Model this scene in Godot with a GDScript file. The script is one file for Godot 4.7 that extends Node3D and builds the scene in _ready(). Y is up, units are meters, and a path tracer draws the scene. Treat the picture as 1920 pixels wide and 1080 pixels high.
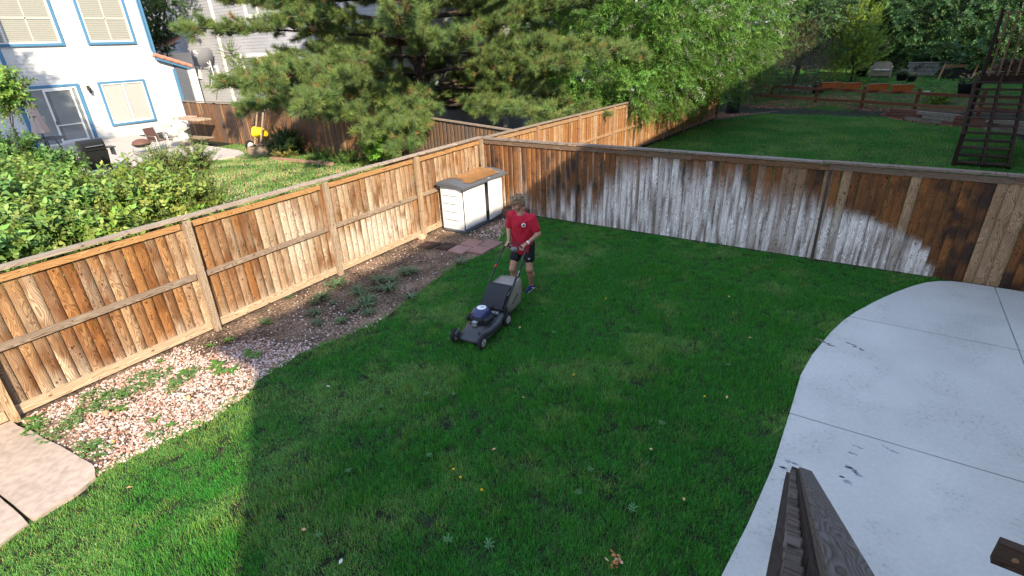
extends Node3D
# Axes: x runs along the back fence of the yard, z runs back towards the house, the fence corner is the origin.

var rng := RandomNumberGenerator.new()
var noise := FastNoiseLite.new()
var names := {}
var M := {}

# ---------------------------------------------------------------- mesh collector
class Shape:
	var v := PackedVector3Array()
	var n := PackedVector3Array()
	var t := PackedVector2Array()
	var c := PackedColorArray()
	var i := PackedInt32Array()
	var col := Color(1, 1, 1)
	var uv_at := Vector2.ZERO
	var uv_scale := 1.0

	func vert(p: Vector3, nn: Vector3, uv: Vector2) -> int:
		v.append(p); n.append(nn); t.append(uv * uv_scale + uv_at); c.append(col)
		return v.size() - 1

	func tri(a: int, b: int, d: int) -> void:
		i.append(a); i.append(d); i.append(b)

	# corners counter-clockwise as seen from the front
	func quad(a: Vector3, b: Vector3, d: Vector3, e: Vector3) -> void:
		var nn := (b - a).cross(e - a).normalized()
		var w := a.distance_to(b)
		var h := a.distance_to(e)
		var k := vert(a, nn, Vector2(0, 0))
		vert(b, nn, Vector2(w, 0)); vert(d, nn, Vector2(w, h)); vert(e, nn, Vector2(0, h))
		tri(k, k + 1, k + 2); tri(k, k + 2, k + 3)

	func face(pts: Array) -> void:   # flat convex polygon, counter-clockwise
		var nn := Vector3.ZERO
		for q in range(1, pts.size() - 1):
			nn += (pts[q] - pts[0]).cross(pts[q + 1] - pts[0])
		nn = nn.normalized()
		var ax := (pts[1] - pts[0] as Vector3).normalized()
		var ay := nn.cross(ax)
		var k := v.size()
		for p in pts:
			vert(p, nn, Vector2((p - pts[0]).dot(ax), (p - pts[0]).dot(ay)))
		for q in range(1, pts.size() - 1):
			tri(k, k + q, k + q + 1)

	# box with chamfered edges; the texture runs with its v along axis g (0, 1, 2)
	func box(at: Vector3, size: Vector3, basis := Basis(), ch := 0.0, g := 1) -> void:
		var h := size * 0.5
		var e := minf(ch, minf(h.x, minf(h.y, h.z)) * 0.6)
		for ax in 3:
			var u := (ax + 1) % 3
			var w := (ax + 2) % 3
			for s: float in [-1.0, 1.0]:
				var ps := []
				for q in [[-1, -1], [1, -1], [1, 1], [-1, 1]]:
					var p := Vector3.ZERO
					p[ax] = h[ax] * s
					p[u] = (h[u] - e) * q[0]
					p[w] = (h[w] - e) * q[1]
					ps.append(p)
				if s < 0:
					ps.reverse()
				var nn := Vector3.ZERO
				nn[ax] = s
				var k := v.size()
				for p in ps:
					var uv: Vector2
					if g == ax:
						uv = Vector2(p[u], p[w])
					elif g == u:
						uv = Vector2(p[w], p[u])
					else:
						uv = Vector2(p[u], p[w])
					vert(at + basis * p, basis * nn, uv)
				tri(k, k + 1, k + 2); tri(k, k + 2, k + 3)
		if e <= 0.0:
			return
		for ax in 3:      # twelve edge strips
			var u := (ax + 1) % 3
			var w := (ax + 2) % 3
			for su: float in [-1.0, 1.0]:
				for sw: float in [-1.0, 1.0]:
					var a := Vector3.ZERO
					a[u] = h[u] * su; a[w] = (h[w] - e) * sw
					var b := Vector3.ZERO
					b[u] = (h[u] - e) * su; b[w] = h[w] * sw
					var lo := Vector3.ZERO
					lo[ax] = -(h[ax] - e)
					var hi := -lo
					var ps := [a + lo, b + lo, b + hi, a + hi]
					if su * sw < 0:
						ps.reverse()
					quad_b(ps, at, basis, ax == g)
		for sx in [-1.0, 1.0]:
			for sy in [-1.0, 1.0]:
				for sz in [-1.0, 1.0]:
					var ps := [Vector3(h.x * sx, (h.y - e) * sy, (h.z - e) * sz), Vector3((h.x - e) * sx, h.y * sy, (h.z - e) * sz), Vector3((h.x - e) * sx, (h.y - e) * sy, h.z * sz)]
					if sx * sy * sz < 0:
						ps.reverse()
					face([at + basis * ps[0], at + basis * ps[1], at + basis * ps[2]])

	func quad_b(ps: Array, at: Vector3, basis: Basis, _along: bool) -> void:
		var a: Vector3 = at + basis * ps[0]
		var b: Vector3 = at + basis * ps[1]
		var d: Vector3 = at + basis * ps[2]
		var e: Vector3 = at + basis * ps[3]
		quad(a, b, d, e)

	# round tube along points with a radius at each
	func tube(pts: Array, rad: Array, sides := 8, cap := true) -> void:
		var first := v.size()
		var x := Vector3.ZERO
		var run := 0.0
		for k in pts.size():
			var p: Vector3 = pts[k]
			var d: Vector3 = (pts[mini(k + 1, pts.size() - 1)] - pts[maxi(k - 1, 0)] as Vector3).normalized()
			if k == 0:
				x = d.cross(Vector3.UP if absf(d.y) < 0.9 else Vector3.RIGHT).normalized()
			else:
				x = (x - d * x.dot(d)).normalized()
				run += p.distance_to(pts[k - 1])
			var y := d.cross(x)
			for s in sides + 1:
				var a := TAU * s / sides
				var o := x * cos(a) + y * sin(a)
				vert(p + o * float(rad[mini(k, rad.size() - 1)]), o, Vector2(float(s) / sides * TAU * float(rad[0]), run))
		for k in pts.size() - 1:
			for s in sides:
				var a := first + k * (sides + 1) + s
				tri(a, a + 1, a + sides + 2); tri(a, a + sides + 2, a + sides + 1)
		if cap:
			for e: int in [0, pts.size() - 1]:
				var d: Vector3 = (pts[1] - pts[0] as Vector3).normalized() * -1.0 if e == 0 else (pts[e] - pts[e - 1] as Vector3).normalized()
				var m := vert(pts[e], d, Vector2.ZERO)
				for s in sides:
					var q := first + e * (sides + 1) + s
					var a := vert(v[q], d, Vector2.ZERO)
					var b := vert(v[q + 1], d, Vector2.ZERO)
					if e == 0:
						tri(m, b, a)
					else:
						tri(m, a, b)

	# profile of (radius, height) points turned round an axis
	func lathe(at: Vector3, profile: Array, sides := 16, basis := Basis()) -> void:
		var first := v.size()
		for k in profile.size():
			var p: Vector2 = profile[k]
			var d: Vector2 = (profile[mini(k + 1, profile.size() - 1)] - profile[maxi(k - 1, 0)]).normalized()
			for s in sides + 1:
				var a := TAU * s / sides
				var o := Vector3(cos(a), 0, -sin(a))
				vert(at + basis * (o * p.x + Vector3.UP * p.y), basis * (o * d.y - Vector3.UP * d.x), Vector2(float(s) / sides, p.y))
		for k in profile.size() - 1:
			for s in sides:
				var a := first + k * (sides + 1) + s
				tri(a, a + 1, a + sides + 2); tri(a, a + sides + 2, a + sides + 1)

	func blob(at: Vector3, r: Vector3, basis := Basis(), sides := 12, rings := 8) -> void:
		var first := v.size()
		for k in rings + 1:
			var b := PI * k / rings - PI / 2
			for s in sides + 1:
				var a := TAU * s / sides
				var o := Vector3(cos(a) * cos(b), sin(b), -sin(a) * cos(b))
				vert(at + basis * (o * r), basis * (o / r).normalized(), Vector2(float(s) / sides, float(k) / rings))
		for k in rings:
			for s in sides:
				var a := first + k * (sides + 1) + s
				tri(a, a + 1, a + sides + 2); tri(a, a + sides + 2, a + sides + 1)

	# outline in the xy plane pushed along z, then placed
	func slab(outline: PackedVector2Array, depth: float, tr: Transform3D) -> void:
		var idx := Geometry2D.triangulate_polygon(outline)
		var poly := outline
		if Geometry2D.is_polygon_clockwise(outline):
			poly = outline.duplicate()
			poly.reverse()
			idx = Geometry2D.triangulate_polygon(poly)
		for s: float in [0.0, 1.0]:
			var k := v.size()
			for p in poly:
				vert(tr * Vector3(p.x, p.y, depth * s), (tr.basis * Vector3(0, 0, 1.0 if s > 0.5 else -1.0)).normalized(), p)
			for q in range(0, idx.size(), 3):
				var a: Vector2 = poly[idx[q]]
				var b: Vector2 = poly[idx[q + 1]]
				var d: Vector2 = poly[idx[q + 2]]
				var ccw := (b - a).cross(d - a) > 0.0
				if ccw == (s > 0.5):
					tri(k + idx[q], k + idx[q + 1], k + idx[q + 2])
				else:
					tri(k + idx[q], k + idx[q + 2], k + idx[q + 1])
		for q in poly.size():
			var a: Vector2 = poly[q]
			var b: Vector2 = poly[(q + 1) % poly.size()]
			quad(tr * Vector3(a.x, a.y, 0), tr * Vector3(b.x, b.y, 0), tr * Vector3(b.x, b.y, depth), tr * Vector3(a.x, a.y, depth))

	func mesh() -> ArrayMesh:
		var a := []
		a.resize(Mesh.ARRAY_MAX)
		a[Mesh.ARRAY_VERTEX] = v
		a[Mesh.ARRAY_NORMAL] = n
		a[Mesh.ARRAY_TEX_UV] = t
		a[Mesh.ARRAY_COLOR] = c
		a[Mesh.ARRAY_INDEX] = i
		var m := ArrayMesh.new()
		m.add_surface_from_arrays(Mesh.PRIMITIVE_TRIANGLES, a)
		return m

# ---------------------------------------------------------------- nodes
func numbered(called: String) -> String:
	names[called] = names.get(called, -1) + 1
	return called if names[called] == 0 else "%s_%03d" % [called, names[called]]

func tag(o: Node, label: String, category := "", group := "", kind := "") -> Node:
	o.set_meta("label", label)
	if category:
		o.set_meta("category", category)
	if group:
		o.set_meta("group", group)
	if kind:
		o.set_meta("kind", kind)
	return o

func thing(called: String, label: String, category: String, at := Vector3.ZERO, turn := 0.0, group := "") -> Node3D:
	var o := Node3D.new()
	o.name = numbered(called)
	add_child(o)
	o.position = at
	o.rotation.y = turn
	tag(o, label, category, group)
	return o

func put(called: String, mesh: Mesh, m: Material, parent: Node3D = null) -> MeshInstance3D:
	var o := MeshInstance3D.new()
	o.mesh = mesh
	o.material_override = m
	if parent == null:
		o.name = numbered(called)
		add_child(o)
	else:
		o.name = called
		parent.add_child(o, true)
	return o

func part(called: String, s: Shape, m: Material, parent: Node3D) -> MeshInstance3D:
	return put(called, s.mesh(), m, parent)

func setting(called: String, s: Shape, m: Material, label := "") -> MeshInstance3D:
	var o := put(called, s.mesh(), m)
	o.set_meta("kind", "structure")
	if label:
		o.set_meta("label", label)
	return o

func many(called: String, mesh: Mesh, m: Material, places: Array, colors: PackedColorArray, parent: Node3D = null) -> MultiMeshInstance3D:
	var mm := MultiMesh.new()
	mm.transform_format = MultiMesh.TRANSFORM_3D
	mm.use_colors = true
	mm.mesh = mesh
	mm.instance_count = places.size()
	for k in places.size():
		mm.set_instance_transform(k, places[k])
		mm.set_instance_color(k, colors[k] if k < colors.size() else Color(1, 1, 1))
	var o := MultiMeshInstance3D.new()
	o.multimesh = mm
	o.material_override = m
	if parent == null:
		o.name = numbered(called)
		add_child(o)
	else:
		o.name = called
		parent.add_child(o, true)
	o.set_meta("kind", "stuff")
	return o

func lin(r: float, g: float, b: float) -> Color:
	return Color(r, g, b).linear_to_srgb()

func paint(r: float, g: float, b: float, rough := 0.7, tex: Texture2D = null, vertex := false) -> StandardMaterial3D:
	var m := StandardMaterial3D.new()
	m.albedo_color = lin(r, g, b)
	m.roughness = rough
	m.metallic_specular = 0.4
	m.albedo_texture = tex
	m.vertex_color_use_as_albedo = vertex
	return m

func rnd(a: float, b: float) -> float:
	return rng.randf_range(a, b)

func mixc(a: Color, b: Color, f: float) -> Color:
	return a.lerp(b, clampf(f, 0.0, 1.0))

func curve(pts: Array, x: float) -> float:   # polyline through (x, y) points
	if x <= pts[0][0]:
		return pts[0][1]
	for k in pts.size() - 1:
		if x <= pts[k + 1][0]:
			return lerpf(pts[k][1], pts[k + 1][1], (x - pts[k][0]) / (pts[k + 1][0] - pts[k][0]))
	return pts[-1][1]

func box1(size: Vector3, ch := 0.0, g := 1, at := Vector3.ZERO, basis := Basis()) -> Shape:
	var s := Shape.new()
	s.box(at, size, basis, ch, g)
	return s

# a square bar between two points
func bar(s: Shape, a: Vector3, b: Vector3, w: float, h: float, ch := 0.003) -> void:
	var y := (b - a).normalized()
	var x := y.cross(Vector3.UP if absf(y.y) < 0.95 else Vector3.BACK).normalized()
	s.box((a + b) * 0.5, Vector3(w, a.distance_to(b), h), Basis(x, y, x.cross(y)), ch, 1)

# ---------------------------------------------------------------- ground levels
func level(x: float, z: float) -> float:
	var left := 0.5 * smoothstep(-0.6, -5.0, x)
	if z < -1.8 and x < 1.0:
		left = maxf(left, 0.0)
	var back := 0.0
	if z < -21.5:
		back = curve([[0.0, 0.0], [1.5, 0.25], [6.0, 0.62], [12.0, 0.95], [20.0, 1.6], [40.0, 4.0], [400.0, 9.0]], -21.5 - z)
	if x < -2.0:
		return lerpf(left, maxf(left, back), smoothstep(0.0, 1.0, (-z - 24.0) / 20.0))
	return maxf(back, left)

func sheet(called: String, poly: PackedVector2Array, lift: float, m: Material, label: String, cell := 0.0, uvs := 1.0) -> MeshInstance3D:
	var s := Shape.new()
	var pieces := [poly]
	if cell > 0.0:
		pieces = []
		var r := Rect2(poly[0], Vector2.ZERO)
		for p in poly:
			r = r.expand(p)
		var x := r.position.x
		while x < r.end.x:
			var z := r.position.y
			while z < r.end.y:
				for q in Geometry2D.intersect_polygons(poly, PackedVector2Array([Vector2(x, z), Vector2(x + cell, z), Vector2(x + cell, z + cell), Vector2(x, z + cell)])):
					pieces.append(q)
				z += cell
			x += cell
	for q in pieces:
		var idx := Geometry2D.triangulate_polygon(q)
		var k := s.v.size()
		for p in q:
			var e := 0.3
			var nn := Vector3(level(p.x - e, p.y) - level(p.x + e, p.y), 2 * e, level(p.x, p.y - e) - level(p.x, p.y + e)).normalized()
			s.vert(Vector3(p.x, level(p.x, p.y) + lift, p.y), nn, p * uvs)
		for w in range(0, idx.size(), 3):
			var a: Vector2 = q[idx[w]]
			var b: Vector2 = q[idx[w + 1]]
			var d: Vector2 = q[idx[w + 2]]
			if (b - a).cross(d - a) < 0.0:
				s.tri(k + idx[w], k + idx[w + 1], k + idx[w + 2])
			else:
				s.tri(k + idx[w], k + idx[w + 2], k + idx[w + 1])
	return setting(called, s, m, label)

# ---------------------------------------------------------------- textures
func field(freq: float, octaves: int, sd: int, w: int, h: int, kind := FastNoiseLite.TYPE_SIMPLEX_SMOOTH) -> PackedByteArray:
	var f := FastNoiseLite.new()
	f.noise_type = kind
	f.frequency = freq
	f.fractal_octaves = octaves
	f.seed = sd
	return f.get_seamless_image(w, h).get_data()

func from_bytes(data: PackedByteArray, w: int, h: int, rgb := true) -> ImageTexture:
	return ImageTexture.create_from_image(Image.create_from_data(w, h, false, Image.FORMAT_RGB8 if rgb else Image.FORMAT_L8, data))

# sixteen boards side by side, 1.9 m tall: growth rings, cathedral figure, knots
func wood_texture() -> ImageTexture:
	var w := 1024
	var h := 1024
	var data := PackedByteArray()
	data.resize(w * h * 3)
	var f := FastNoiseLite.new()
	f.frequency = 1.0
	f.fractal_octaves = 2
	var fine := field(0.05, 3, 5, 512, 512)
	for b in 16:
		var knots := []
		for k in rng.randi_range(1, 4):
			knots.append([rnd(0.15, 0.85), rnd(0.0, 1.0), rnd(0.05, 0.12)])
		var rings := rnd(5.0, 12.0)
		var flat := rnd(0.2, 1.2)
		var mid := rnd(0.1, 0.9)
		for py in h:
			var y := float(py) / h
			var bend := f.get_noise_2d(b * 9.3, y * 3.0) * 0.35
			for q in 64:
				var x := q / 64.0
				var d := x - mid - bend
				var r := sqrt(d * d + 0.02) * rings + flat * f.get_noise_2d(b * 5.1 + x * 1.3, y * 4.0) * 3.0
				var dark := 0.0
				for kn in knots:
					var dx: float = (x - kn[0]) * 0.14
					var dy: float = (y - kn[1]) * 1.9
					if absf(dy) < 0.22:
						var e: float = dx * dx * 1.0 + dy * dy * 0.35
						var g := exp(-e / (kn[2] * kn[2] * 0.05))
						r += g * 4.0
						if e < kn[2] * kn[2] * 0.016:
							dark = maxf(dark, 1.0 - e / (kn[2] * kn[2] * 0.016))
				var ring := r - floorf(r)
				ring = ring * ring * (1.0 if ring < 0.9 else (1.0 - ring) * 10.0)
				var g2 := fine[((py / 6) % 512) * 512 + (q * 7 + b * 57) % 512] / 255.0
				var val := 1.0 - 0.58 * ring - 0.55 * (g2 - 0.3) - 0.7 * dark
				var o := (py * w + b * 64 + q) * 3
				val = clampf(val, 0.12, 1.0)
				data[o] = int(255 * pow(val, 0.52))
				data[o + 1] = int(255 * pow(val, 0.64))
				data[o + 2] = int(255 * pow(val, 0.74))
	return from_bytes(data, w, h)

# poured concrete: broad tone, fine sand, dark specks gathered in patches
func concrete_texture() -> ImageTexture:
	var size := 1024
	var a := field(0.0025, 4, 61, size, size)
	var b := field(0.09, 2, 62, size, size)
	var e := field(0.10, 3, 63, size, size)
	var g := field(0.006, 3, 64, size, size)
	var data := PackedByteArray()
	data.resize(size * size * 3)
	for k in size * size:
		var val := 1.0 - 0.09 * (1.0 - a[k] / 255.0) - 0.05 * (1.0 - b[k] / 255.0)
		var patch := smoothstep(0.50, 0.75, g[k] / 255.0)
		val -= 0.02 * patch
		if e[k] > 168:
			val -= (0.015 + 0.10 * patch) * minf(1.0, (e[k] - 168) / 30.0)
		var q := int(255 * clampf(val, 0.05, 1.0))
		data[k * 3] = q; data[k * 3 + 1] = q; data[k * 3 + 2] = mini(255, q + 1)
	return from_bytes(data, size, size)

# mottled surface: base tone with coarse and fine grains and specks
func mottled(sd: int, size: int, coarse: float, finea: float, speck: float, freq := 0.01) -> ImageTexture:
	var a := field(freq, 4, sd, size, size)
	var b := field(freq * 12.0, 3, sd + 1, size, size)
	var e := field(freq * 5.0, 2, sd + 2, size, size)
	var data := PackedByteArray()
	data.resize(size * size * 3)
	for k in size * size:
		var val := 1.0 - coarse * (1.0 - a[k] / 255.0) - finea * (1.0 - b[k] / 255.0)
		var sp := e[k] / 255.0
		if sp > 0.80:
			val -= speck * minf(1.0, (sp - 0.80) * 10.0)
		var q := int(255 * clampf(val, 0.05, 1.0))
		data[k * 3] = q; data[k * 3 + 1] = q; data[k * 3 + 2] = q
	return from_bytes(data, size, size)

# ---------------------------------------------------------------- fences
func post_mesh(h: float) -> ArrayMesh:
	var s := Shape.new()
	s.col = Color(0.40, 0.31, 0.22)
	s.uv_at = Vector2(rnd(0, 1), rnd(0, 1))
	s.uv_scale = 0.45
	s.box(Vector3(0, h * 0.5, 0), Vector3(0.09, h, 0.09), Basis(), 0.008, 1)
	return s.mesh()

# one upright board in its own axes: x across, y up, front face towards +z; tone(u across 0..1, y) gives its colour
func board_shape(w: float, h: float, thick: float, tone: Callable, rows := 14) -> Shape:
	var s := Shape.new()
	var slot := rng.randi_range(0, 15)
	var v0 := rnd(0.0, 1.0)
	var flip := rng.randf() < 0.5
	var xs := [-0.5, -0.44, -0.15, 0.15, 0.44, 0.5]
	var cup := rnd(-0.002, 0.003)
	for face: float in [1.0, -1.0]:
		var k := s.v.size()
		for r in rows + 1:
			var y := h * r / rows
			for q in 6:
				var u: float = xs[q] + 0.5
				s.col = tone.call(u, y)
				var z: float = (thick * 0.5 - (0.004 if q == 0 or q == 5 else 0.0) + cup * (1.0 - 4.0 * xs[q] * xs[q])) * face
				var nn := Vector3(xs[q] * (1.6 if absf(xs[q]) > 0.4 else 0.1), 0, face).normalized()
				var uu := (slot + 0.04 + 0.92 * (1.0 - u if flip else u)) / 16.0
				s.v.append(Vector3(xs[q] * w, y, z)); s.n.append(nn); s.t.append(Vector2(uu, v0 - y / 1.9)); s.c.append(s.col)
		for r in rows:
			for q in 5:
				var a := k + r * 6 + q
				if face > 0:
					s.tri(a, a + 1, a + 7); s.tri(a, a + 7, a + 6)
				else:
					s.tri(a, a + 7, a + 1); s.tri(a, a + 6, a + 7)
	s.col = tone.call(0.5, h * 0.5)
	var t := thick * 0.5 - 0.004
	var x := w * 0.5
	s.uv_scale = 0.1
	s.quad(Vector3(-x, h, t), Vector3(x, h, t), Vector3(x, h, -t), Vector3(-x, h, -t))
	s.quad(Vector3(x, 0, t), Vector3(x, 0, -t), Vector3(x, h, -t), Vector3(x, h, t))
	s.quad(Vector3(-x, 0, -t), Vector3(-x, 0, t), Vector3(-x, h, t), Vector3(-x, h, -t))
	return s

# a plank lying between two points, textured along its length
func plank(s: Shape, a: Vector3, b: Vector3, w: float, h: float, col: Color, up := Vector3.UP) -> void:
	var y := (b - a).normalized()
	var z := (up - y * up.dot(y)).normalized()
	var x := y.cross(z)
	s.col = col
	s.uv_scale = 0.42
	s.uv_at = Vector2((rng.randi_range(0, 15) + 0.5) / 16.0, rnd(0, 1))
	var parts := maxi(1, int(a.distance_to(b) / 1.2))
	for k in parts:
		var p := a.lerp(b, float(k) / parts)
		var q := a.lerp(b, float(k + 1) / parts)
		s.box((p + q) * 0.5, Vector3(w, p.distance_to(q), h), Basis(x, y, z), 0.004 if parts == 1 else 0.0, 1)

func weathered() -> Color:
	return mixc(Color(0.40, 0.32, 0.24), Color(0.30, 0.245, 0.20), rng.randf())

func side_fence() -> void:    # the long fence of the yard: posts, rails and boards seen from their rail side
	var t := thing("wooden_fence", "tall sunlit cedar fence with posts and rails beside the gravel bed", "fence")
	var hues := [Color(0.37, 0.185, 0.07), Color(0.30, 0.13, 0.04), Color(0.43, 0.26, 0.125), Color(0.24, 0.14, 0.08), Color(0.42, 0.29, 0.18)]
	var z := 0.10
	while z < 11.6:
		var w := rnd(0.134, 0.146)
		var zm := z + w * 0.5
		var hue: Color = hues[rng.randi_range(0, 4)].lerp(hues[rng.randi_range(0, 4)], 0.5)
		var sd := rnd(0, 100)
		var bleach := rnd(0.2, 0.95) if rng.randf() < (0.74 if zm < 6.3 else 0.32) else 0.0
		var burnt := rng.randf()
		var tone := func(u: float, y: float) -> Color:
			var n1 := noise.get_noise_2d(zm * 9.0 + u * 8.0, y * 26.0 + sd)
			var n2 := noise.get_noise_2d(zm * 55.0, y * 7.0)
			var grey := smoothstep(0.15, 0.75, 0.34 * n1 + 0.55 * n2 + 0.5 - 0.55 * absf(y - (0.25 if y < 0.95 else 1.15)) - 0.12)
			var c := mixc(hue, Color(0.30, 0.245, 0.19), grey * 0.9)
			c = mixc(c, Color(0.62, 0.51, 0.38), bleach * (0.75 + 0.5 * n2))
			c = mixc(c, Color(0.19, 0.08, 0.025), 0.85 * smoothstep(0.10, 0.45, n1 - 0.15 + 0.35 * burnt))
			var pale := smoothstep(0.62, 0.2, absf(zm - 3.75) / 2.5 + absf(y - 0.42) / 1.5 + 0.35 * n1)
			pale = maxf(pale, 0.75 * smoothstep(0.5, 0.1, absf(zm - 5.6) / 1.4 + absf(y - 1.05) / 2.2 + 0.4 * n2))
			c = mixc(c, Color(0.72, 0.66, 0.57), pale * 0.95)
			c = mixc(c, Color(0.60, 0.53, 0.44), 0.6 * smoothstep(0.24 + 0.2 * n2, 0.06, y))
			return c
		var o := part("board", board_shape(w - 0.008, 1.74 + rnd(-0.01, 0.01), 0.017, tone), M.wood, t)
		o.position = Vector3(-0.012 + rnd(-0.003, 0.003), 0.05, zm)
		o.rotation = Vector3(rnd(-0.004, 0.004), PI / 2, 0)
		z += w
	var posts := [0.06, 2.47, 4.91, 7.40, 9.98, 12.4]
	for k in posts.size():
		var s := Shape.new()
		plank(s, Vector3(0.075, -0.05, posts[k]), Vector3(0.075 + rnd(-0.012, 0.012), 1.83, posts[k] - 0.035), 0.09, 0.09, mixc(Color(0.50, 0.37, 0.24), Color(0.40, 0.34, 0.27), rng.randf()), Vector3.RIGHT)
		part("post", s, M.wood, t)
		if k == posts.size() - 1:
			break
		var a: float = posts[k] + 0.048
		var b: float = posts[k + 1] - 0.048
		for y in [1.745, 0.955, 0.11]:
			s = Shape.new()
			var wide: float = 0.085 if y > 1.5 else 0.088 if y > 0.5 else 0.13
			var tint := Color(0.50, 0.30, 0.14) if y > 1.5 else weathered() if y > 0.5 else Color(0.58, 0.47, 0.34)
			plank(s, Vector3(0.022, y + rnd(-0.008, 0.008), a), Vector3(0.022, y + rnd(-0.008, 0.008), b), wide, 0.038, tint, Vector3.RIGHT)
			part("rail", s, M.wood, t)
	var cz := [0.0, 1.0, 3.37, 5.74, 8.19, 10.6, 12.6]
	for k in cz.size() - 1:
		var s := Shape.new()
		plank(s, Vector3(0.022 + rnd(-0.006, 0.006), 1.868 + rnd(-0.005, 0.006), cz[k] + 0.004), Vector3(0.022 + rnd(-0.006, 0.006), 1.868 + rnd(-0.005, 0.006), cz[k + 1]), 0.145, 0.036, mixc(Color(0.36, 0.31, 0.26), Color(0.44, 0.38, 0.32), rng.randf()))
		part("cap", s, M.wood, t)

func back_fence() -> void:    # boards towards the yard, washed grey by the sprinkler
	var t := thing("wooden_fence", "shaded plank fence with a pale sprinkler stain arc across its boards", "fence")
	var arc := [[0.0, 0.32], [1.2, 0.30], [1.9, 0.30], [2.2, 0.34], [2.74, 0.46], [3.3, 0.62], [3.8, 1.1], [4.25, 1.42], [4.6, 1.55], [5.4, 1.48], [6.2, 1.31], [6.8, 1.12], [7.4, 1.03], [7.9, 0.96], [8.4, 0.91], [8.9, 0.79], [9.26, 0.62], [9.46, 0.42], [9.58, 0.08], [9.7, -0.5], [14.0, -0.5]]
	var x := 0.05
	while x < 13.2:
		var w := rnd(0.128, 0.145)
		if x > 10.08 and x < 10.42:
			w = 0.165
		var xm := x + w * 0.5
		var fresh := (xm > 8.99 and xm < 9.13) or (xm > 10.08 and xm < 10.42) or (xm > 7.94 and xm < 8.08)
		var pink := (xm < 8.0 and rng.randf() < 0.16)
		var r1 := rng.randf()
		var r2 := rng.randf()
		var edge := rnd(0.0, 1.0)
		var streak := rnd(-0.36, 0.26) * smoothstep(8.2, 6.0, xm)
		var sd := rnd(0, 100)
		var tone := func(u: float, y: float) -> Color:
			var n1 := noise.get_noise_2d(xm * 40.0 + u * 24.0, y * 14.0 + sd)
			var n2 := noise.get_noise_2d(xm * 12.0 + u * 3.0, y * 30.0 + sd)
			var c := mixc(Color(0.13, 0.060, 0.026), Color(0.30, 0.128, 0.038), r1 * 0.85 + n1 * 0.6 + 0.1)
			c = mixc(c, Color(0.055, 0.034, 0.024), smoothstep(0.1, 0.55, n2 + 0.25 * r2 - 0.12 + 0.22 * smoothstep(9.2, 9.9, xm)))
			if pink:
				c = mixc(c, Color(0.36, 0.24, 0.16), 0.7)
			c = mixc(c, Color(0.44, 0.40, 0.35), 0.75 * smoothstep(0.0, 0.35, absf(u - 0.5) * 2.0 - 0.72 + 0.2 * n1) * (1.0 if edge > 0.35 else 0.15) * smoothstep(1.95, 0.7 + 0.6 * r2, y) * smoothstep(9.0, 6.0, xm))
			if fresh:
				c = mixc(Color(0.46, 0.33, 0.21), Color(0.36, 0.24, 0.14), 0.5 + n2)
			var top := curve(arc, xm) + streak + 0.10 * n1
			var wash := smoothstep(top + lerpf(0.42, 0.05, smoothstep(6.8, 8.8, xm)), top - lerpf(0.40, 0.10, smoothstep(6.8, 8.8, xm)), y + 0.16 * n1)
			var ash := mixc(Color(1.12, 1.15, 1.19), Color(0.34, 0.31, 0.29), 0.16 + n1 * 2.0 + 0.55 * (r2 - 0.5) + 0.35 * smoothstep(0.55, 0.05, y))
			if fresh or pink:
				ash = mixc(ash, Color(0.50, 0.46, 0.42), 0.55)
			c = mixc(c, ash, wash * (0.55 if xm < 2.3 else 0.90))
			return c
		var o := part("board", board_shape(w - 0.003, 1.77, 0.016, tone, 22), M.wood, t)
		o.position = Vector3(xm, 0.03, 0.012 + rnd(-0.003, 0.003) + (0.007 if fresh else 0.0))
		o.rotation.z = rnd(-0.004, 0.004)
		x += w
	for p in [0.12, 2.75, 5.30, 7.76, 10.21, 12.7]:
		var s := Shape.new()
		plank(s, Vector3(p, -0.05, -0.055), Vector3(p, 1.83, -0.055), 0.09, 0.09, weathered(), Vector3.BACK)
		part("post", s, M.wood, t)
	for p in [2.75, 7.76]:      # narrow strips over the joints at the posts
		var s := Shape.new()
		plank(s, Vector3(p, 0.03, 0.03), Vector3(p - 0.01, 1.72, 0.03), 0.05, 0.016, Color(0.10, 0.075, 0.06), Vector3.BACK)
		part("batten", s, M.wood, t)
	for y in [0.35, 1.1]:
		var s := Shape.new()
		plank(s, Vector3(0.2, y, -0.03), Vector3(13.0, y, -0.03), 0.088, 0.03, weathered(), Vector3.BACK)
		part("rail", s, M.wood, t)
	var ends := [0.1, 2.75, 5.32, 7.72, 10.19, 13.2]
	for k in ends.size() - 1:
		var s := Shape.new()
		plank(s, Vector3(ends[k] + 0.003, 1.775, 0.036), Vector3(ends[k + 1], 1.77 + rnd(-0.01, 0.0), 0.036), 0.10, 0.028, mixc(Color(0.21, 0.11, 0.055), Color(0.20, 0.155, 0.12), rng.randf()), Vector3.BACK)
		part("trim_board", s, M.wood, t)
		s = Shape.new()
		plank(s, Vector3(ends[k] - 0.1, 1.848 + 0.006 * (k % 2), 0.0), Vector3(ends[k + 1] - 0.11, 1.845 + 0.006 * (k % 2), 0.0), 0.145, 0.036, mixc(Color(0.30, 0.26, 0.235), Color(0.24, 0.19, 0.15), rng.randf()))
		part("cap", s, M.wood, t)

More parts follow.
